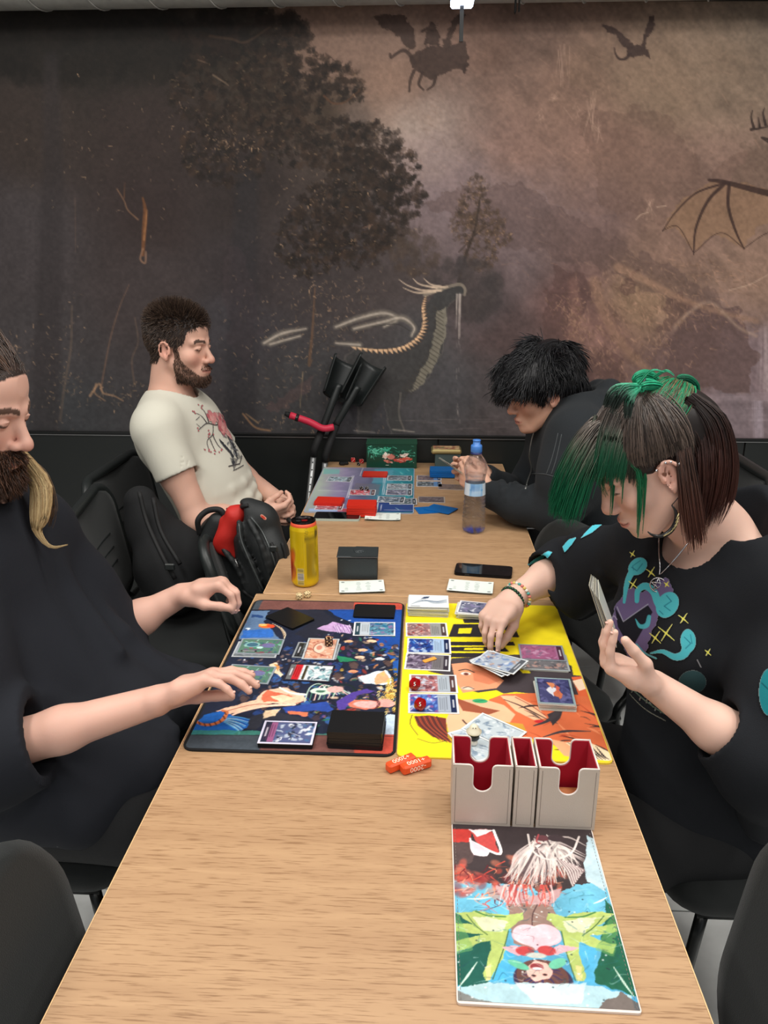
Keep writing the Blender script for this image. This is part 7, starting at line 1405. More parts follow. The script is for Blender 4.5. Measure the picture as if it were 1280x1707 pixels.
    for i in range(150): x, y = r.uniform(120, 1150), r.uniform(920, 1500); Ln([(x, y), (x+r.uniform(-50, 50), y+r.uniform(-26, 26)), (x+r.uniform(-80, 80), y+r.uniform(-40, 40))], (.0004, .0016, .0004), [(20, 70, 90), (190, 226, 226), (30, 110, 120), (226, 240, 236)][i % 4], .35)
    for i in range(60): x, y = r.uniform(120, 1150), r.uniform(900, 1620); E(x, y, .0012, .001, [(30, 50, 60), (236, 244, 246)][i % 2], .8)
    for x in ((160, 1520, 265, 1370), (1040, 1390, 1160, 1560), (200, 1010, 340, 1000), (920, 1030, 1000, 990)): Ln([(x[0], x[1]), ((x[0]+x[2])/2, (x[1]+x[3])/2+4), (x[2], x[3])], (.0008, .003, .0008), (226, 246, 226), .8)
    g_ = c.C.mean(2, keepdims=True); c.C = c.C*.82+g_*.18; c.mod(.10, .02, .02, 6, 5); c.mod(.06, .004, .004, 8)
    base = MB().prism(rrect(w_, d_, .004, 3, 0, -.0005), 0, .0030); o = base.build('cover_flap', M['leather_rim'], db, off=(-.0015, -.177, 0.0002))
    k = np.array([-.104+.0, -.0362])
    def pos(X, Y): dip = .0003*np.exp(-((Y-.052)/.0016)**2)+.0003*np.exp(-((Y+.018)/.0016)**2); return np.stack([X*.985-.0015, Y*.985-.177, .0037-dip], -1)
    printed('cover_artwork', c, pos, M['print'], db); s = MB()
    for sx in (-1, 1):
        for j in range(46): s.box((sx*.0955-.0015, -.177-.138+j*.0060, .0040), (.0005, .0032, .0004))
    s.build('cover_stitching', M['stitch'], db)['kind'] = 'stuff'
cover()
# ---------------------------------------------------------------- middle of the table
def paper_notes(label, px, py, rot, w_=.112, d_=.072, group=None, seed=0, t=.004):
    x, y = xy(px, py, .744); o = thing('folded_note', label, 'paper note', (x, y, TZ+.0004), math.radians(rot), group); r = np.random.default_rng(seed)
    c = Cv(-w_/2, w_/2, -d_/2, d_/2, 90, 60, (222, 230, 224)); ic = (96, 108, 106)
    for k, xc in ((0, -.008), (1, .016), (2, -.038)):
        for i in range(8 if k < 2 else 3):
            yy = -.022+i*.0065+r.normal(0, .0004); L = r.uniform(.004, .012)*(1 if k < 2 else .6); c.line([(xc-L/2, yy), (xc+L/2, yy)], .0016, ic, .75)
    for sx, sy in ((-1, -1), (1, -1), (1, 1), (-1, 1)): c.ell(sx*(w_/2-.009), sy*(d_/2-.009), .0045, .0035, (130, 138, 136), .8, soft=.2); c.line([(sx*(w_/2-.012), sy*(d_/2-.009)), (sx*(w_/2-.006), sy*(d_/2-.008))], .001, (60, 66, 66))
    bend = lambda X, Y: t+.0022*(X/(w_/2))**2+.0010*np.sin(X*40+seed)
    printed('note_front', c, lambda X, Y: np.stack([X, Y, bend(X, Y)], -1), M['print'], o); G = Cv(-w_/2+.001, w_/2-.001, -d_/2, d_/2, 24, 4)
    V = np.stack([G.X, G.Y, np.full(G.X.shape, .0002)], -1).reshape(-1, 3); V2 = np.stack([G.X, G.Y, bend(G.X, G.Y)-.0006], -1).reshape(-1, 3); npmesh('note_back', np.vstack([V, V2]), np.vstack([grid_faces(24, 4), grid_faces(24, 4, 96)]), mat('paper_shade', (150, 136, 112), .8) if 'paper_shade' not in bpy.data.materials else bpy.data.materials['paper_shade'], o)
paper_notes('folded white paper note lying against the black deck box', 603, 978, 6, seed=1); paper_notes('folded white paper note above the white deck on the yellow playmat', 784, 978, -7, seed=2); paper_notes('folded white paper note beside the far playmat', 638, 861, 1, seed=3, d_=.070)
# energy-drink can
cn = thing('drink_can', 'tall yellow drink can with black lid and red ring left of black deck box', 'can', (*xy(509, 972, .74), TZ), 0)
cr_ = .0345; can_h = .166; c = Cv(0, 2*PI, .0, can_h, 230, 130, (222, 188, 20)); r = np.random.default_rng(5)
c.C *= (1+.10*(fbm(c.X*1.2, c.Y*30, 4)-.5))[..., None]; th0 = -PI/2+.3
def cx_(t): return (t+th0) % (2*PI)
c.rect(cx_(-.15)-.02, .028, cx_(-.15)+.012, .125, (236, 214, 80), .7)
for i in range(26): yy = .030+i*.0035; c.line([(cx_(.0), yy), (cx_(.0)+r.uniform(.55, .95), yy)], .0011, (140, 116, 20), .6)
c.line([(cx_(-.1), .129), (cx_(-.1)+1., .131)], .0014, (60, 52, 20), .8)
for i in range(6):
    for j in range(6):
        if r.random() < .55: c.rect(cx_(-.1)+i*.05, .136+j*.003, cx_(-.1)+i*.05+.04, .1385+j*.003, (110, 94, 24), .8)
c.line(spline([(cx_(.72), .140), (cx_(.85), .145), (cx_(1.), .139), (cx_(1.1), .150)]), .0028, (30, 28, 20)); c.line([(cx_(.8), .135), (cx_(1.05), .137)], .002, (30, 28, 20))
c.rect(cx_(-.72), .014, cx_(-.22), .046, (226, 226, 214))
for i in range(9): c.rect(cx_(-.69), .016+i*.0033, cx_(-.25), .016+i*.0033+[.0012, .002, .0016][i % 3], (40, 40, 36))
for i in range(60): x = cx_(-1.35+r.uniform(-.35, .35)); y = r.uniform(.02, .09); c.ell(x, y, .09, .006, [(214, 60, 26), (240, 120, 30), (120, 24, 20), (236, 160, 40)][r.integers(4)], .85, soft=.4)
rad = lambda z: cr_*np.interp(z, [0, .004, .010, .148, .158, .166], [.80, .93, 1, 1, .93, .86])
printed('can_body', c, lambda X, Y: np.stack([rad(Y)*np.cos(X), rad(Y)*np.sin(X), Y], -1), mat('can_print', None, .3, attr=True, metal=.25, spec=.5), cn)
MB().lathe([(cr_*.90, .1545), (cr_*.935, .1575), (cr_*.88, .1655), (cr_*.855, .166)], n=48, cap=False).build('coral_ring', mat('coral_ring', (232, 92, 60), .35), cn, smooth=True)
MB().lathe([(cr_*.86, .1655), (cr_*.89, .1685), (cr_*.87, .170), (cr_*.82, .1685), (cr_*.80, .165), (.001, .1655)], n=48, cap=False).build('lid', mat('black_lid', (26, 22, 24), .25, metal=.8), cn, smooth=True)
MB().prism([(x*.5+.003, y*.5) for x, y in rrect(.030, .018, .008, 5)], .1665, .1680).build('pull_tab', mat('red_tab', (170, 30, 34), .3, metal=.6), cn); MB().prism([(x-.012, y) for x, y in rrect(.012, .012, .005, 5)], .1656, .1661).build('mouth_opening', M['ch_plastic'], cn)
MB().lathe([(.001, .0022), (cr_*.7, .002), (cr_*.78, 0), (cr_*.81, .001)], n=40, cap=False).build('can_base', mat('can_metal', (180, 180, 180), .3, metal=1), cn, smooth=True)
# beige wooden dice in front of the can
bg = mat('beige_die', (226, 200, 150), .5)
for lb, px, py, rz in (('beige die left of its pair in front of the yellow can', 499, 998, .35), ('beige die right of its pair in front of the yellow can', 512.5, 995, -.3)):
    d = MB().box((0, 0, .0075), (.015, .015, .015), bev=.003).build('die', bg); d.location = (*xy(px, py, .741), .7402); d.rotation_euler = (0, 0, rz); tag(d, lb, 'die'); pips(d, .015, (5, 5, 3, 4), M['ch_plastic'], .0013)
# black leather deck box
bb = thing('deck_box', 'closed black leather-look deck box between the yellow can and the phone', 'deck box', (-.160, 1.868, TZ), math.radians(2)); lb_ = mat('black_leatherette', (44, 50, 52), .42, bump=.3, bscale=350)
MB().box((0, 0, .030), (.102, .070, .059), bev=.002).build('box_body', lb_, bb); 
MB().box((0, 0, .0625), (.105, .073, .0045), bev=.0015).build('lid', lb_, bb)
MB().prism([(-.016, -.0365), (.050, -.0365), (.050, .030), (-.006, .034), (-.012, .010), (-.008, -.01)], .0648, .0662).build('closure_flap', lb_, bb); MB().box((0, -.0368, .0622), (.104, .0006, .0010)).build('edge_seam', M['silver_line'], bb)
em = MB(); em.tube([(.004+.010*math.cos(a), -.006+.007*math.sin(a), .0664) for a in np.linspace(0, 5, 12)], .0008, 5).tube([(-.004, -.012, .0664), (.006, .002, .0664), (.016, .008, .0664)], .0009, 5).tube([(.010, -.012, .0664), (.002, .006, .0664)], .0007, 5); em.build('embossed_emblem', mat('emblem_grey', (74, 80, 82), .35), bb, smooth=True)
# phones
def phone(label, px, py, rot, w_, d_, band, scr, z=TZ):
    o = thing('phone', label, 'phone', (*xy(px, py, z+.008), z+.0003), math.radians(rot)); P = rrect(w_, d_, .010, 5)
    MB().prism(P, 0, .0072).build('phone_body', band, o); MB().prism(rrect(w_-.003, d_-.003, .009, 5), .0072, .0078).build('screen', scr, o); return o
glass = mat('phone_glass', (6, 7, 9), .06, coat=.3); p_ = phone('black phone lying face up on the oak table beside the woman\'s sleeve', 806, 949, -8, .148, .072, mat('phone_band', (30, 32, 36), .25, metal=.8), glass)
MB().box((-.04, -.0362, .004), (.012, .0006, .003)).build('side_button', M['ch_plastic'], p_); MB().prism(rrect(.020, .006, .003, 4, 0.055, 0), .0078, .00785).build('camera_pill', M['black_trim'], p_)
phone('black phone with pale case lying at the near edge of far playmat', 562, 859, 0, .146, .070, mat('phone_case', (176, 190, 180), .4), glass)
# water bottle
bt = thing('water_bottle', 'clear plastic water bottle with blue cap and pale blue label on far table', 'bottle', (.1585, 2.224, TZ), 0)
N_ = 72
def bottle_prof(z): return np.interp(z, [0, .004, .012, .05, .10, .155, .164, .180, .196, .212, .226, .236, .243, .247], [.024, .031, .0350, .0340, .0315, .0290, .0292, .0325, .0345, .0325, .024, .0165, .0135, .0135])
def revolve(zs, f, inner=False):
    V = []; n = len(zs)
    for z in zs:
        for j in range(N_): a = 2*PI*j/N_; rr = f(z, a); V.append((rr*math.cos(a), rr*math.sin(a), z))
    i = (np.arange(n-1)*N_)[:, None]; j = np.arange(N_)[None]; j2 = (j+1) % N_; F = np.stack([i+j, i+j2, i+N_+j2, i+N_+j], -1).reshape(-1, 4); return np.array(V), (F[:, ::-1] if inner else F)
zs = np.concatenate([np.linspace(0, .012, 6), np.linspace(.014, .150, 80), np.linspace(.153, .247, 46)])
def fo(z, a):
    rr = bottle_prof(z)
    if .02 < z < .148: rr += .0010*math.sin(z*560+3.*math.sin(a*2+z*30)+2*math.cos(a))*min(1, (z-.02)/.02, (.150-z)/.01)
    if z < .03: rr -= .004*max(0, math.cos(a*5))**4*(1-z/.03)
    return rr
Vo, Fo = revolve(zs, fo); Vi, Fi = revolve(np.maximum(zs, .0012), lambda z, a: fo(z, a)-.0009, True); n0 = len(Vo); j = np.arange(N_); j2 = (j+1) % N_; top = n0-N_
cap_o = [list(range(N_))[::-1]]; V = np.vstack([Vo, Vi]); F = Fo.tolist()+(Fi+n0).tolist()+np.stack([top+j, top+j2, n0+top+j2, n0+top+j], 1).tolist()+cap_o+[[n0+k for k in range(N_)]]
clear = mat('clear_plastic', (236, 242, 252), .04, trans=1, ior=1.30, alpha=.32); npmesh('bottle_body', V, F, clear, bt)
zw = zs[zs < .176]; Vw, Fw = revolve(np.clip(zw, .0022, None), lambda z, a: max(.001, fo(z, a)-.0014)); nw = len(Vw)-N_; npmesh('water', Vw, Fw.tolist()+[list(range(N_))[::-1], [nw+k for k in range(N_)]], mat('water', (238, 244, 250), .0, trans=1, ior=1.33, alpha=.38), bt)
lc = Cv(0, 2*PI, .118, .155, 150, 40, (206, 220, 232))
for k in range(3): t0 = -PI/2+.15+k*2.1; a0 = (t0-.75) % (2*PI); a1 = a0+1.35; lc.rect(a0, .1235, a1, .150, (96, 158, 214)); lc.rect(a0+.06, .126, a1-.15, .148, (140, 188, 228)); lc.line([(a0+.15, .138), (a0+1.0, .138)], .004, (70, 120, 180)); lc.line([(a0+.2, .131), (a0+1.1, .131)], .0016, (226, 236, 244)); lc.line([(a0+.15, .145), (a0+.5, .145)], .003, (80, 130, 190))
printed('label', lc, lambda X, Y: np.stack([(bottle_prof(Y)+.0009)*np.cos(X), (bottle_prof(Y)+.0009)*np.sin(X), Y], -1), M['gloss_print'], bt)
blu = mat('blue_cap', (84, 146, 228), .3, trans=.25); MB().lathe([(.0150, .244), (.0166, .246), (.0166, .262), (.0150, .266), (.0110, .267), (.0105, .277), (.0085, .281), (.001, .282)], n=36).build('cap', blu, bt, smooth=True); MB().lathe([(.0162, .2405), (.0172, .242), (.0162, .2435)], n=36, cap=False).build('cap_ring', mat('dark_blue_ring', (24, 48, 130), .3), bt, smooth=True)
MB().lathe([(.0105, .2775), (.0122, .279), (.0105, .2815)], n=24).build('spout_lip', blu, bt, smooth=True); fb = MB()
for k in range(5): a = 2*PI*(k+.5)/5; fb.tube([(.008*math.cos(a), .008*math.sin(a), .006), (.018*math.cos(a), .018*math.sin(a), .005), (.029*math.cos(a), .029*math.sin(a), .010)], (.003, .005, .002), 8)
fb.build('base_lobes', mat('bluish_base', (90, 110, 230), .1, trans=.7, alpha=.8), bt, smooth=True)['kind'] = 'stuff'
# ---------------------------------------------------------------- far end of the table
def slab_box(name, label, cat, c, d, rz, m, bev=.002, group=None): o = thing(name, label, cat, c, rz, group); MB().box((0, 0, d[2]/2), d, bev=bev).build('box_body', m, o); return o
gb = slab_box('storage_box', 'dark green long box with pale creature print against the black panels', 'box', (-.118, 2.990, TZ), (.196, .085, .098), math.radians(1), mat('green_box', (20, 62, 44), .45))
gc = Cv(-.09, .09, -.042, .042, 130, 62, (22, 64, 46)); r = np.random.default_rng(6)
for i in range(46): x = -.055+r.normal(0, .03); y = .018+r.normal(0, .010); gc.line(spline([(x, y), (x+r.uniform(-.02, .02), y+r.uniform(-.012, .012)), (x+r.uniform(-.03, .03), y+r.uniform(-.02, .01))], 4), (.0026, .0008), [(70, 190, 150), (120, 214, 180), (40, 120, 96)][i % 3])
for i in range(30): x = .05+r.normal(0, .022); y = .015+r.normal(0, .012); gc.line([(x, y), (x+r.uniform(-.02, .03), y+r.uniform(-.01, .01))], (.002, .0008), [(110, 200, 170), (60, 150, 120)][i % 2])
for x, y, a, b, k in ((-.02, .002, .016, .009, (226, 190, 170)), (.0, -.002, .014, .010, (206, 120, 104)), (.048, .004, .018, .007, (232, 206, 190)), (.03, -.016, .026, .007, (196, 70, 58)), (.06, -.010, .022, .007, (206, 84, 64)), (-.014, -.02, .018, .005, (210, 120, 100)), (-.022, .010, .006, .006, (240, 226, 210))): gc.ell(x, y, a, b, k, 1, r.uniform(-.3, .3), rough=.003, rs=.008, soft=.1)
for i in range(40): x = .02+r.normal(0, .03); y = -.010+r.normal(0, .014); gc.line([(x, y), (x+r.uniform(-.015, .015), y+r.uniform(-.006, .006))], .0013, [(236, 220, 206), (120, 40, 34), (40, 30, 30)][i % 3])
printed('box_artwork', gc, lambda X, Y: np.stack([X*1.03, np.full(X.shape, -.0433), Y+.049], -1), M['gloss_print'], gb); MB().box((0, 0, .0985), (.198, .087, .002)).build('lid', mat('green_lid', (26, 74, 54), .45), gb)
tb = slab_box('card_tin', 'grey card box standing behind the blue deck at the wall', 'box', (.100, 2.955, TZ), (.098, .060, .066), 0, mat('grey_box', (70, 84, 82), .5))
tn = slab_box('metal_tin', 'flat golden metal tin resting on top of the grey card box', 'tin', (.094, 2.955, TZ+.0665), (.116, .075, .018), 0, mat('gold_tin', (196, 176, 120), .3, metal=.7), bev=.006)
tc = Cv(-.05, .05, -.03, .03, 50, 30, (190, 150, 110)); [tc.ell(r.uniform(-.05, .05), r.uniform(-.03, .03), r.uniform(.003, .010), r.uniform(.002, .006), [(150, 80, 60), (214, 190, 140), (96, 110, 70), (120, 60, 60)][i % 4], .9) for i in range(50)]; printed('tin_artwork', tc, lambda X, Y: np.stack([X, Y, np.full(X.shape, .0186)], -1), M['gloss_print'], tn)
stack('card_stack', 'thick blue-sleeved deck in front of the grey card box', 737, 781, 0, 11, .0024, me_u, seed=21, jit=.0006, jr=.5)
stack('card_stack', 'thick red-sleeved deck at the near edge of the far playmat', 603, 838, 0, 15, .0024, me_r, seed=22, jit=.0006, jr=.5, z=.7436)
stack('card_stack', 'flat red-sleeved pile on the near left of the far playmat', 549, 833, -4, 5, .0024, me_r, seed=23, jit=.0008, jr=.8)
stack('card_stack', 'flat red-sleeved pile at the far edge of the far playmat', 625, 789, -1, 3, .0024, me_r, seed=24, jit=.0008, jr=.8)
for lb, px, py, rt in (('blue-sleeved card lying askew left of the bottle, left of its pair', 717, 850.5, 14), ('blue-sleeved card lying askew left of the bottle, right of its pair', 735, 849, -30)):
    o = bpy.data.objects.new('card', me_u); COL.objects.link(o); z = .7404 if px < 720 else .7428; o.location = (*xy(px, py, z), z); o.rotation_euler = (0, 0, math.radians(rt)); tag(o, lb, 'card')
gk = dict(border=(206, 206, 212), text=(110, 150, 200), frac=.7)
face_card('card', 'brown landscape card, farthest beside the far playmat', 715, 797, 0, card_art(61, (110, 96, 104), [(150, 136, 140), (70, 60, 70), (176, 150, 140)], **gk), z=.7404); face_card('card', 'grey and blue landscape card, second beside the far playmat', 715, 807, 0, card_art(62, (90, 96, 100), [(190, 196, 200), (50, 54, 60), (120, 130, 140)], **gk), z=.7404)
face_card('card', 'dull brown card right of the far playmat before the blue cards', 719, 833, 0, card_art(63, (104, 92, 96), [(130, 120, 124), (80, 70, 78)], border=(176, 168, 160), frac=.97), z=.7404); face_card('card', 'dim card lying under the forearm of the hooded man', 752, 812, -4, card_art(64, (120, 100, 92), [(140, 120, 110), (90, 76, 74)], border=(150, 130, 120), frac=.97), z=.7404)
for lb, px, py, rt, sd, b in (('white framed card at the far left of the far playmat', 566, 799, -4, 71, (150, 170, 180)), ('grey card upper right on the far playmat', 666, 797, 0, 72, (96, 116, 130)), ('pale card second down on the right of far playmat', 666, 811, 0, 73, (130, 140, 150)), ('framed card third down on the right of far playmat', 665, 821, 0, 74, (110, 110, 130)), ('grey-blue card lowest on the right of far playmat', 652, 833, -3, 75, (96, 110, 126)), ('pink framed card near corner of far playmat under the red pile', 549, 845, -1, 76, (170, 110, 120)), ('pink card holding the tiny black dice on far playmat', 604, 821, 0, 77, (190, 90, 100)), ('dark card peeking out right of the grey-blue card', 672, 836, 2, 78, (80, 96, 104))):
    face_card('card', lb, px, py, rt, card_art(sd, b, [tuple(np.array(b)*.6), tuple(np.minimum(255, np.array(b)*1.4)), (206, 206, 214)], border=(206, 206, 212), frac=.8), z=.7436+(.0009 if sd in (75, 77) else 0))
tiny = mat('black_resin', (16, 16, 18), .25)
def tinydie(lb, px, py, z, s, m, rz=.3, ms=M['white_ink']): d = MB().box((0, 0, s/2), (s, s, s), bev=s*.16).build('die', m); d.location = (*xy(px, py, z), z); d.rotation_euler = (0, 0, rz); tag(d, lb, 'die'); pips(d, s, (4, 3, 2, 5), ms, s*.09)
tinydie('tiny black die, left of two on the pink far card', 602.5, 817, .7456, .012, tiny); tinydie('tiny black die, right of two on the pink far card', 611.5, 817, .7456, .012, tiny, .1)
tinydie('red die nearer the green box at the far table end', 602.5, 772, .7403, .016, mat('red_die', (196, 44, 44), .25), .5); tinydie('red die farther left at the far table end', 588.5, 770, .7403, .017, bpy.data.materials['red_die'], .2); tinydie('black die in front of the red dice at the far table end', 597.5, 776, .7403, .012, tiny)
ck = thing('hair_clip', 'small black clip lying left of the red dice', 'clip', (*xy(573, 773, .745), .7403), .2); MB().box((0, 0, .006), (.038, .016, .012), bev=.004).build('clip_body', tiny, ck); MB().box((-.006, -.010, .005), (.022, .006, .008), bev=.002).build('clip_jaw', tiny, ck)
# ---------------------------------------------------------------- cards in hands
def held(name, label, c, u, v, n, seeds, dz=.0011, fan=.0, cat='card', group=None, arts=None, bk=(206, 206, 196)):
    """n cards in the plane spanned by u (long side) and v"""
    u = nrm(u); v = nrm(np.array(v)-u*(np.array(v)@u)); w_ = np.cross(u, v); out = []
    for i in range(n):
        a = fan*(i-(n-1)/2); uu = u*math.cos(a)+v*math.sin(a); vv = -u*math.sin(a)+v*math.cos(a); cv = arts[i % len(arts)]; V, F, C = card_mesh_arrays(cv, .0007, [(226, 222, 204), (150, 146, 140), (206, 196, 170)][i % 3])
        base = Cv(-.046, .046, -.0335, .0335, 2, 2); nb_ = len(V); Vb = np.array([(-.046, -.0335, 0), (.046, -.0335, 0), (.046, .0335, 0), (-.046, .0335, 0)]); V = np.vstack([V, Vb]); C = np.vstack([C, np.repeat(lin(bk if i % 2 == 0 else tuple(np.array(bk)*.8))[None], 4, 0)]); F = np.vstack([F, [[nb_+3, nb_+2, nb_+1, nb_]]])
        o = npmesh(name, V, F, M['gloss_print'], None, col=C, smooth=False); p = np.array(c)+w_*dz*i+uu*.003*i*(fan != 0)
        o.matrix_world = Matrix(np.vstack([np.hstack([np.stack([uu, vv, w_], 1), p[:, None]]), [0, 0, 0, 1]]).tolist()); tag(o, label[i] if isinstance(label, list) else label, cat, group); out.append(o)
    return out
fa = card_art(81, (176, 190, 206), [(120, 150, 200), (226, 230, 236), (196, 160, 140), (90, 110, 150)], frac=.9, border=(226, 232, 236))
ct = onz(829, 1103, .762)
held('card', ['silvery card lowest in the woman\'s reaching right hand', 'silvery card middle in the woman\'s reaching right hand', 'silvery card topmost in the woman\'s reaching right hand'], ct+[0, 0, -.004], (.70, -.62, .05), (.62, .70, .0), 3, 0, fan=.16, dz=.0022, arts=[fa])
pl = ony(1004, 1022, 1.175); wl_, d_ = DW['wl'], None
held('card', [f'{k} card of the upright sheaf in the woman\'s left hand, counted from her thumb' for k in ('first', 'second', 'third', 'fourth', 'fifth', 'last')], pl+[.008, 0, .0], (-.36, .10, .93), (.30, .90, -.26), 6, 0, fan=.045, dz=.0019, arts=[card_art(82, (120, 116, 150), [(80, 70, 110), (190, 186, 200)], frac=.7)], group='cards held upright in the woman\'s left hand')
cp = ony(757, 779, 2.37)
held('card', [f'{k} dark card fanned in the hooded man\'s hands' for k in ('rearmost', 'middle', 'foremost')], cp, (-.62, -.1, .45), (.10, .93, -.30), 3, 0, fan=.12, dz=.0016, arts=[card_art(83, (70, 76, 90), [(110, 120, 140), (40, 44, 54)], frac=.8, border=(60, 64, 76))], bk=(52, 54, 62), group='cards held by the man in the hoodie')
# ---------------------------------------------------------------- crutches in the corner
M['alu'] = mat('brushed_aluminium', (152, 154, 154), .35, metal=.75); M['rubber'] = mat('black_rubber', (20, 20, 21), .7); M['grip'] = mat('red_grip', (206, 44, 72), .5)
def crutch(label, foot, a, b, c, cuff, grip=None):
    o = thing('crutch', label, 'crutch', foot, 0, 'pair of forearm crutches'); f = np.array(foot); L = lambda p: np.array(p)-f
    MB().tube([L(f+[0, 0, .03]), L(a)], .0115, 14).build('lower_tube', M['alu'], o, smooth=True); MB().lathe([(.020, 0), (.020, .012), (.015, .05), (.012, .055)], n=18).build('rubber_foot', M['rubber'], o, smooth=True)
    dd = nrm(L(a)-L(f)); hl = MB()
    for k in range(6): p = L(a)-dd*(.05+.03*k)+np.array([0, -.0112, 0]); hl.lathe([(.0032, -.001), (.0032, .001)], p, 8)
    hl.build('height_holes', M['rubber'], o)['kind'] = 'stuff'
    MB().tube([L(a)-dd*.03, L(a), L(b)], .0155, 14).build('sleeve_tube', M['rubber'], o, smooth=True); MB().tube(spline([L(b), L(b)*.5+L(c)*.5+np.array([0, -.004, 0]), L(c)], 6), (.014, .012, .011, .011, .012, .013)[0], 12).build('upper_tube', M['ch_plastic'], o, smooth=True)
    u = nrm(np.array(c)-b); s = nrm(np.cross(u, [0, 1, 0])); V = []; nu, nv = 17, 10
    for i in range(nv):
        q = i/(nv-1); cc = L(c)+u*(cuff*(q-.35)); ro = .050+.010*q; 
        for j in range(nu): t = -2.1+4.2*j/(nu-1); V.append(cc+ro*(math.cos(t)*np.array([0, 1, 0])*.9+math.sin(t)*s)+u*.022*math.cos(t)*-1)
    V = np.array(V); F = grid_faces(nu, nv); me = npmesh('arm_cuff', V, F, M['ch_plastic'], o); md = me.modifiers.new('s', 'SOLIDIFY'); md.thickness = .004
    if grip is not None:
        g = [L(p) for p in grip]; MB().tube(spline(g, 5), .0135, 12).build('hand_grip', M['grip'], o, smooth=True); e = nrm(g[0]-g[1]); MB().tube([g[0]-e*.001, g[0]+e*.02], (.012, .008), 12).build('grip_cap', M['rubber'], o, smooth=True); k = g[0]*.62+g[1]*.38; MB().tube([k-e*.006, k+e*.006], .0150, 12).build('grip_band', M['rubber'], o, smooth=True)
        MB().box(k+np.array([0, -.015, .004]), (.008, .004, .006), bev=.001).build('reflector', M['silver_line'], o)
    return o
crutch('left forearm crutch with red grip leaning on the wall behind the cream shirted man', (-.52, 2.90, .0), ony(524, 748, 2.955), ony(537, 716, 2.965), ony(566, 640, 3.0), .15, [ony(483, 692, 2.93), ony(515, 703, 2.935), ony(538, 714, 2.94), ony(556, 712, 2.95)])
crutch('right forearm crutch standing nearest the table with broad black cuff', (-.445, 2.93, .0), ony(543, 757, 2.97), ony(560, 708, 2.98), ony(597, 644, 3.0), .17)
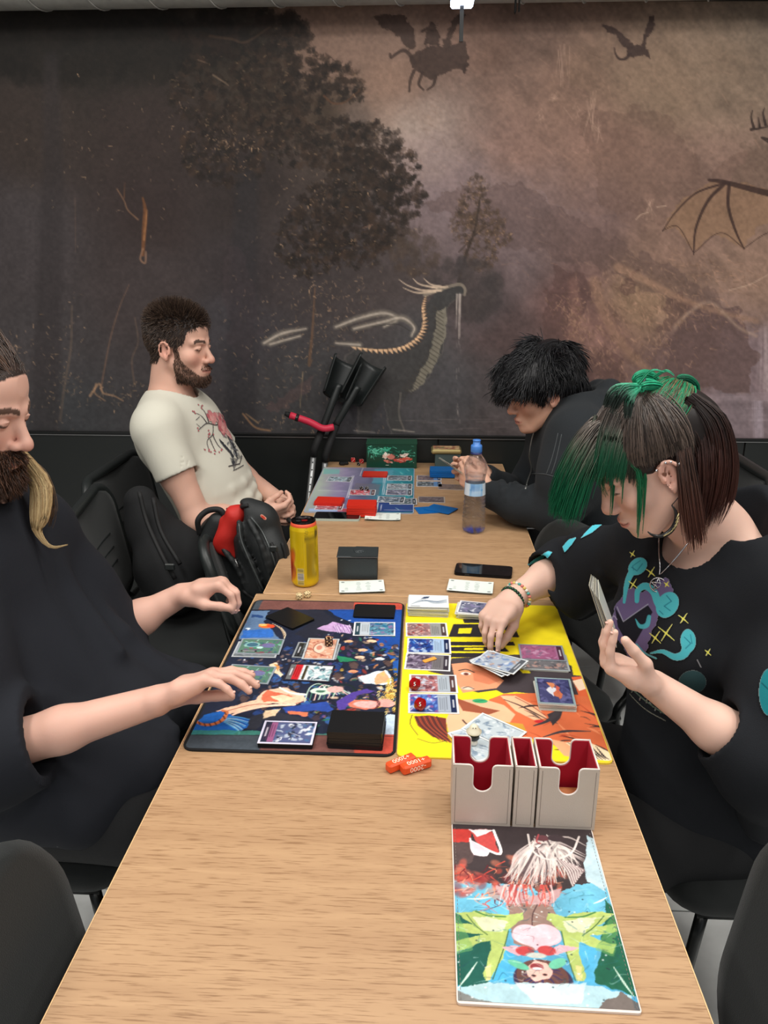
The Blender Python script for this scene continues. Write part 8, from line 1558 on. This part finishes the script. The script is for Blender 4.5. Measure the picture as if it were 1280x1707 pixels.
# ---------------------------------------------------------------- backpack on the chair
M['nylon'] = mat('black_nylon', None, .6, attr=True, bump=.35, bscale=500); M['zipper'] = mat('zip_grey', (86, 90, 90), .4, metal=.5)
def backpack():
    base = np.array([-.50, 2.10, .48]); root = thing('backpack', 'open black backpack with red lining standing on a chair by the table', 'backpack', base)
    v = Vol(base-[.26, .24, .1], base+[.28, .24, .50], .0052); Q = lambda x, y, Y: ony(x, y, Y)
    a = Q(392, 975, 2.10); b = Q(372, 895, 2.12); v.cap(a, b, .085, .075, .03, flat=(.2, .98, 0), fr=.75); v.cap(Q(425, 975, 2.08), Q(418, 880, 2.06), .075, .062, .04, flat=(1, 0, .2), fr=.8); v.cap(Q(445, 960, 2.05), Q(440, 870, 2.04), .060, .045, .035)
    v.cap(Q(412, 850, 2.05), Q(432, 862, 2.04), .028, .032, .03); v.ell(Q(455, 935, 2.0), (.05, .045, .08), k=.03); v.cap(Q(352, 905, 2.08), Q(366, 870, 2.08), .035, .03, .03)
    v.ripple(.0055, .22, 5); v.ell(Q(384, 868, 2.02), (.035, .055, .055), Ry(.4), .012, 'sub')
    for pts in ([Q(398, 870, 2.0), Q(402, 905, 1.98), Q(420, 940, 1.97), Q(436, 985, 1.97)], [Q(415, 868, 1.99), Q(432, 900, 1.965), Q(446, 940, 1.96), Q(455, 975, 1.97)], [Q(372, 915, 2.02), Q(395, 945, 2.0), Q(412, 985, 2.0)]): v.chain(spline(pts, 3), [.0075]*12, .008)
    v.half(np.array([0, 0, .484]), (0, 0, -1)); V, F = largest(*v.mesh(1)); C = np.repeat(lin((29, 32, 33))[None], len(V), 0); npmesh('bag_body', V-base, F, M['nylon'], root, col=C); bv = bvh_of(V-base, F)
    v = Vol(base-[.26, .24, .1], base+[.28, .24, .50], .004); v.cap(Q(392, 858, 2.05), Q(378, 905, 2.05), .030, .036, .02); v.cap(Q(374, 868, 2.06), Q(388, 925, 2.04), .018, .012, .02); v.ripple(.005, .12, 8); V, F = largest(*v.mesh(1)); npmesh('red_lining', V-base, F, mat('red_nylon', (186, 34, 26), .6, bump=.2, bscale=300), root)
    def on(px, py, Y=2.05, off=.002):
        o = ony(px, py, Y); d = nrm(o-CAM); h = bv.ray_cast(Vector(o-base-d*.4), Vector(d)); return np.array(h[0])-d*off if h[0] is not None and h[3] < .6 else o-base
    for pts in ([(398, 872), (402, 900), (414, 930), (430, 965), (440, 985)], [(418, 862), (436, 885), (450, 915), (462, 950)]): MB().tube([on(*p) for p in spline(pts, 5)], .0026, 6).build('zip', M['zipper'], root, smooth=True)
    MB().tube([on(392, 932), on(397, 945)], .0030, 6).build('zip_pull', M['silver_line'], root, smooth=True)
    MB().tube([np.array(p) for p in spline([on(333, 890), Q(330, 868, 2.06)-base, Q(345, 852, 2.07)-base, Q(366, 850, 2.07)-base, on(376, 862)], 6)], .0085, 8).build('grab_handle', M['rubber'], root, smooth=True)
    MB().tube([on(*p) for p in spline([(378, 850), (398, 846), (414, 842)], 5)], .006, 8).build('top_seam', M['rubber'], root, smooth=True)
    for pts in ([(452, 905), (462, 930), (456, 962), (440, 992)], [(470, 905), (476, 930), (466, 960)], [(405, 985), (425, 998), (447, 990), (458, 965)]): MB().tube([on(*p, off=.004) for p in spline(pts, 6)], .0050, 6).build('strap', M['rubber'], root, smooth=True)
    MB().box(on(456, 915, off=.006), (.022, .008, .018), bev=.003).build('buckle', M['ch_plastic'], root)
    c = Cv(-.012, .012, -.006, .006, 24, 14, (200, 196, 186)); c.ell(0, 0, .010, .0045, (206, 90, 60), 1); c.A[:] = 0; c.ell(0, 0, .0105, .005, (214, 150, 130), .99); c.ell(0, -.001, .008, .003, (190, 60, 44)); p = on(439, 862, off=.003); d = nrm(p+base-CAM); u = nrm(np.cross(d, [0, 0, 1])*1.+np.array([0, 0, -.9])); w_ = np.cross(u, d); printed('logo_patch', c, lambda X, Y: p+X[..., None]*u+Y[..., None]*w_, M['print'], root, mask=True)
backpack()
# dark jacket hanging over the chair beside the man in cream
def jacket():
    base = np.array([-.80, 2.22, .48]); root = thing('jacket', 'black jacket with loose straps heaped on the chair below the cream shirted man\'s elbow', 'jacket', base); v = Vol(base-[.3, .3, .12], base+[.35, .3, .45], .006)
    v.chain([ony(234, 838, 2.26), ony(250, 885, 2.24), ony(275, 940, 2.2), ony(300, 985, 2.15)], [.05, .07, .085, .07], .05); v.chain([ony(262, 855, 2.3), ony(300, 900, 2.26), ony(318, 960, 2.2)], [.03, .05, .06], .04); v.ripple(.010, .3, 6); v.half(np.array([0, 0, .484]), (0, 0, -1)); V, F = largest(*v.mesh(1)); npmesh('jacket_body', V-base, F, M['denim_black'], root)
    for pts in ([(232, 820, 2.16), (245, 870, 2.13), (272, 930, 2.06), (292, 965, 2.05)], [(255, 830, 2.18), (268, 885, 2.14), (300, 940, 2.08)]): MB().tube([ony(*p)-base for p in spline(pts, 5)], .007, 6).build('strap', M['rubber'], root, smooth=True)
    MB().box(ony(283, 945, 2.04)-base, (.03, .008, .02), bev=.003).build('buckle', M['ch_plastic'], root)
jacket()
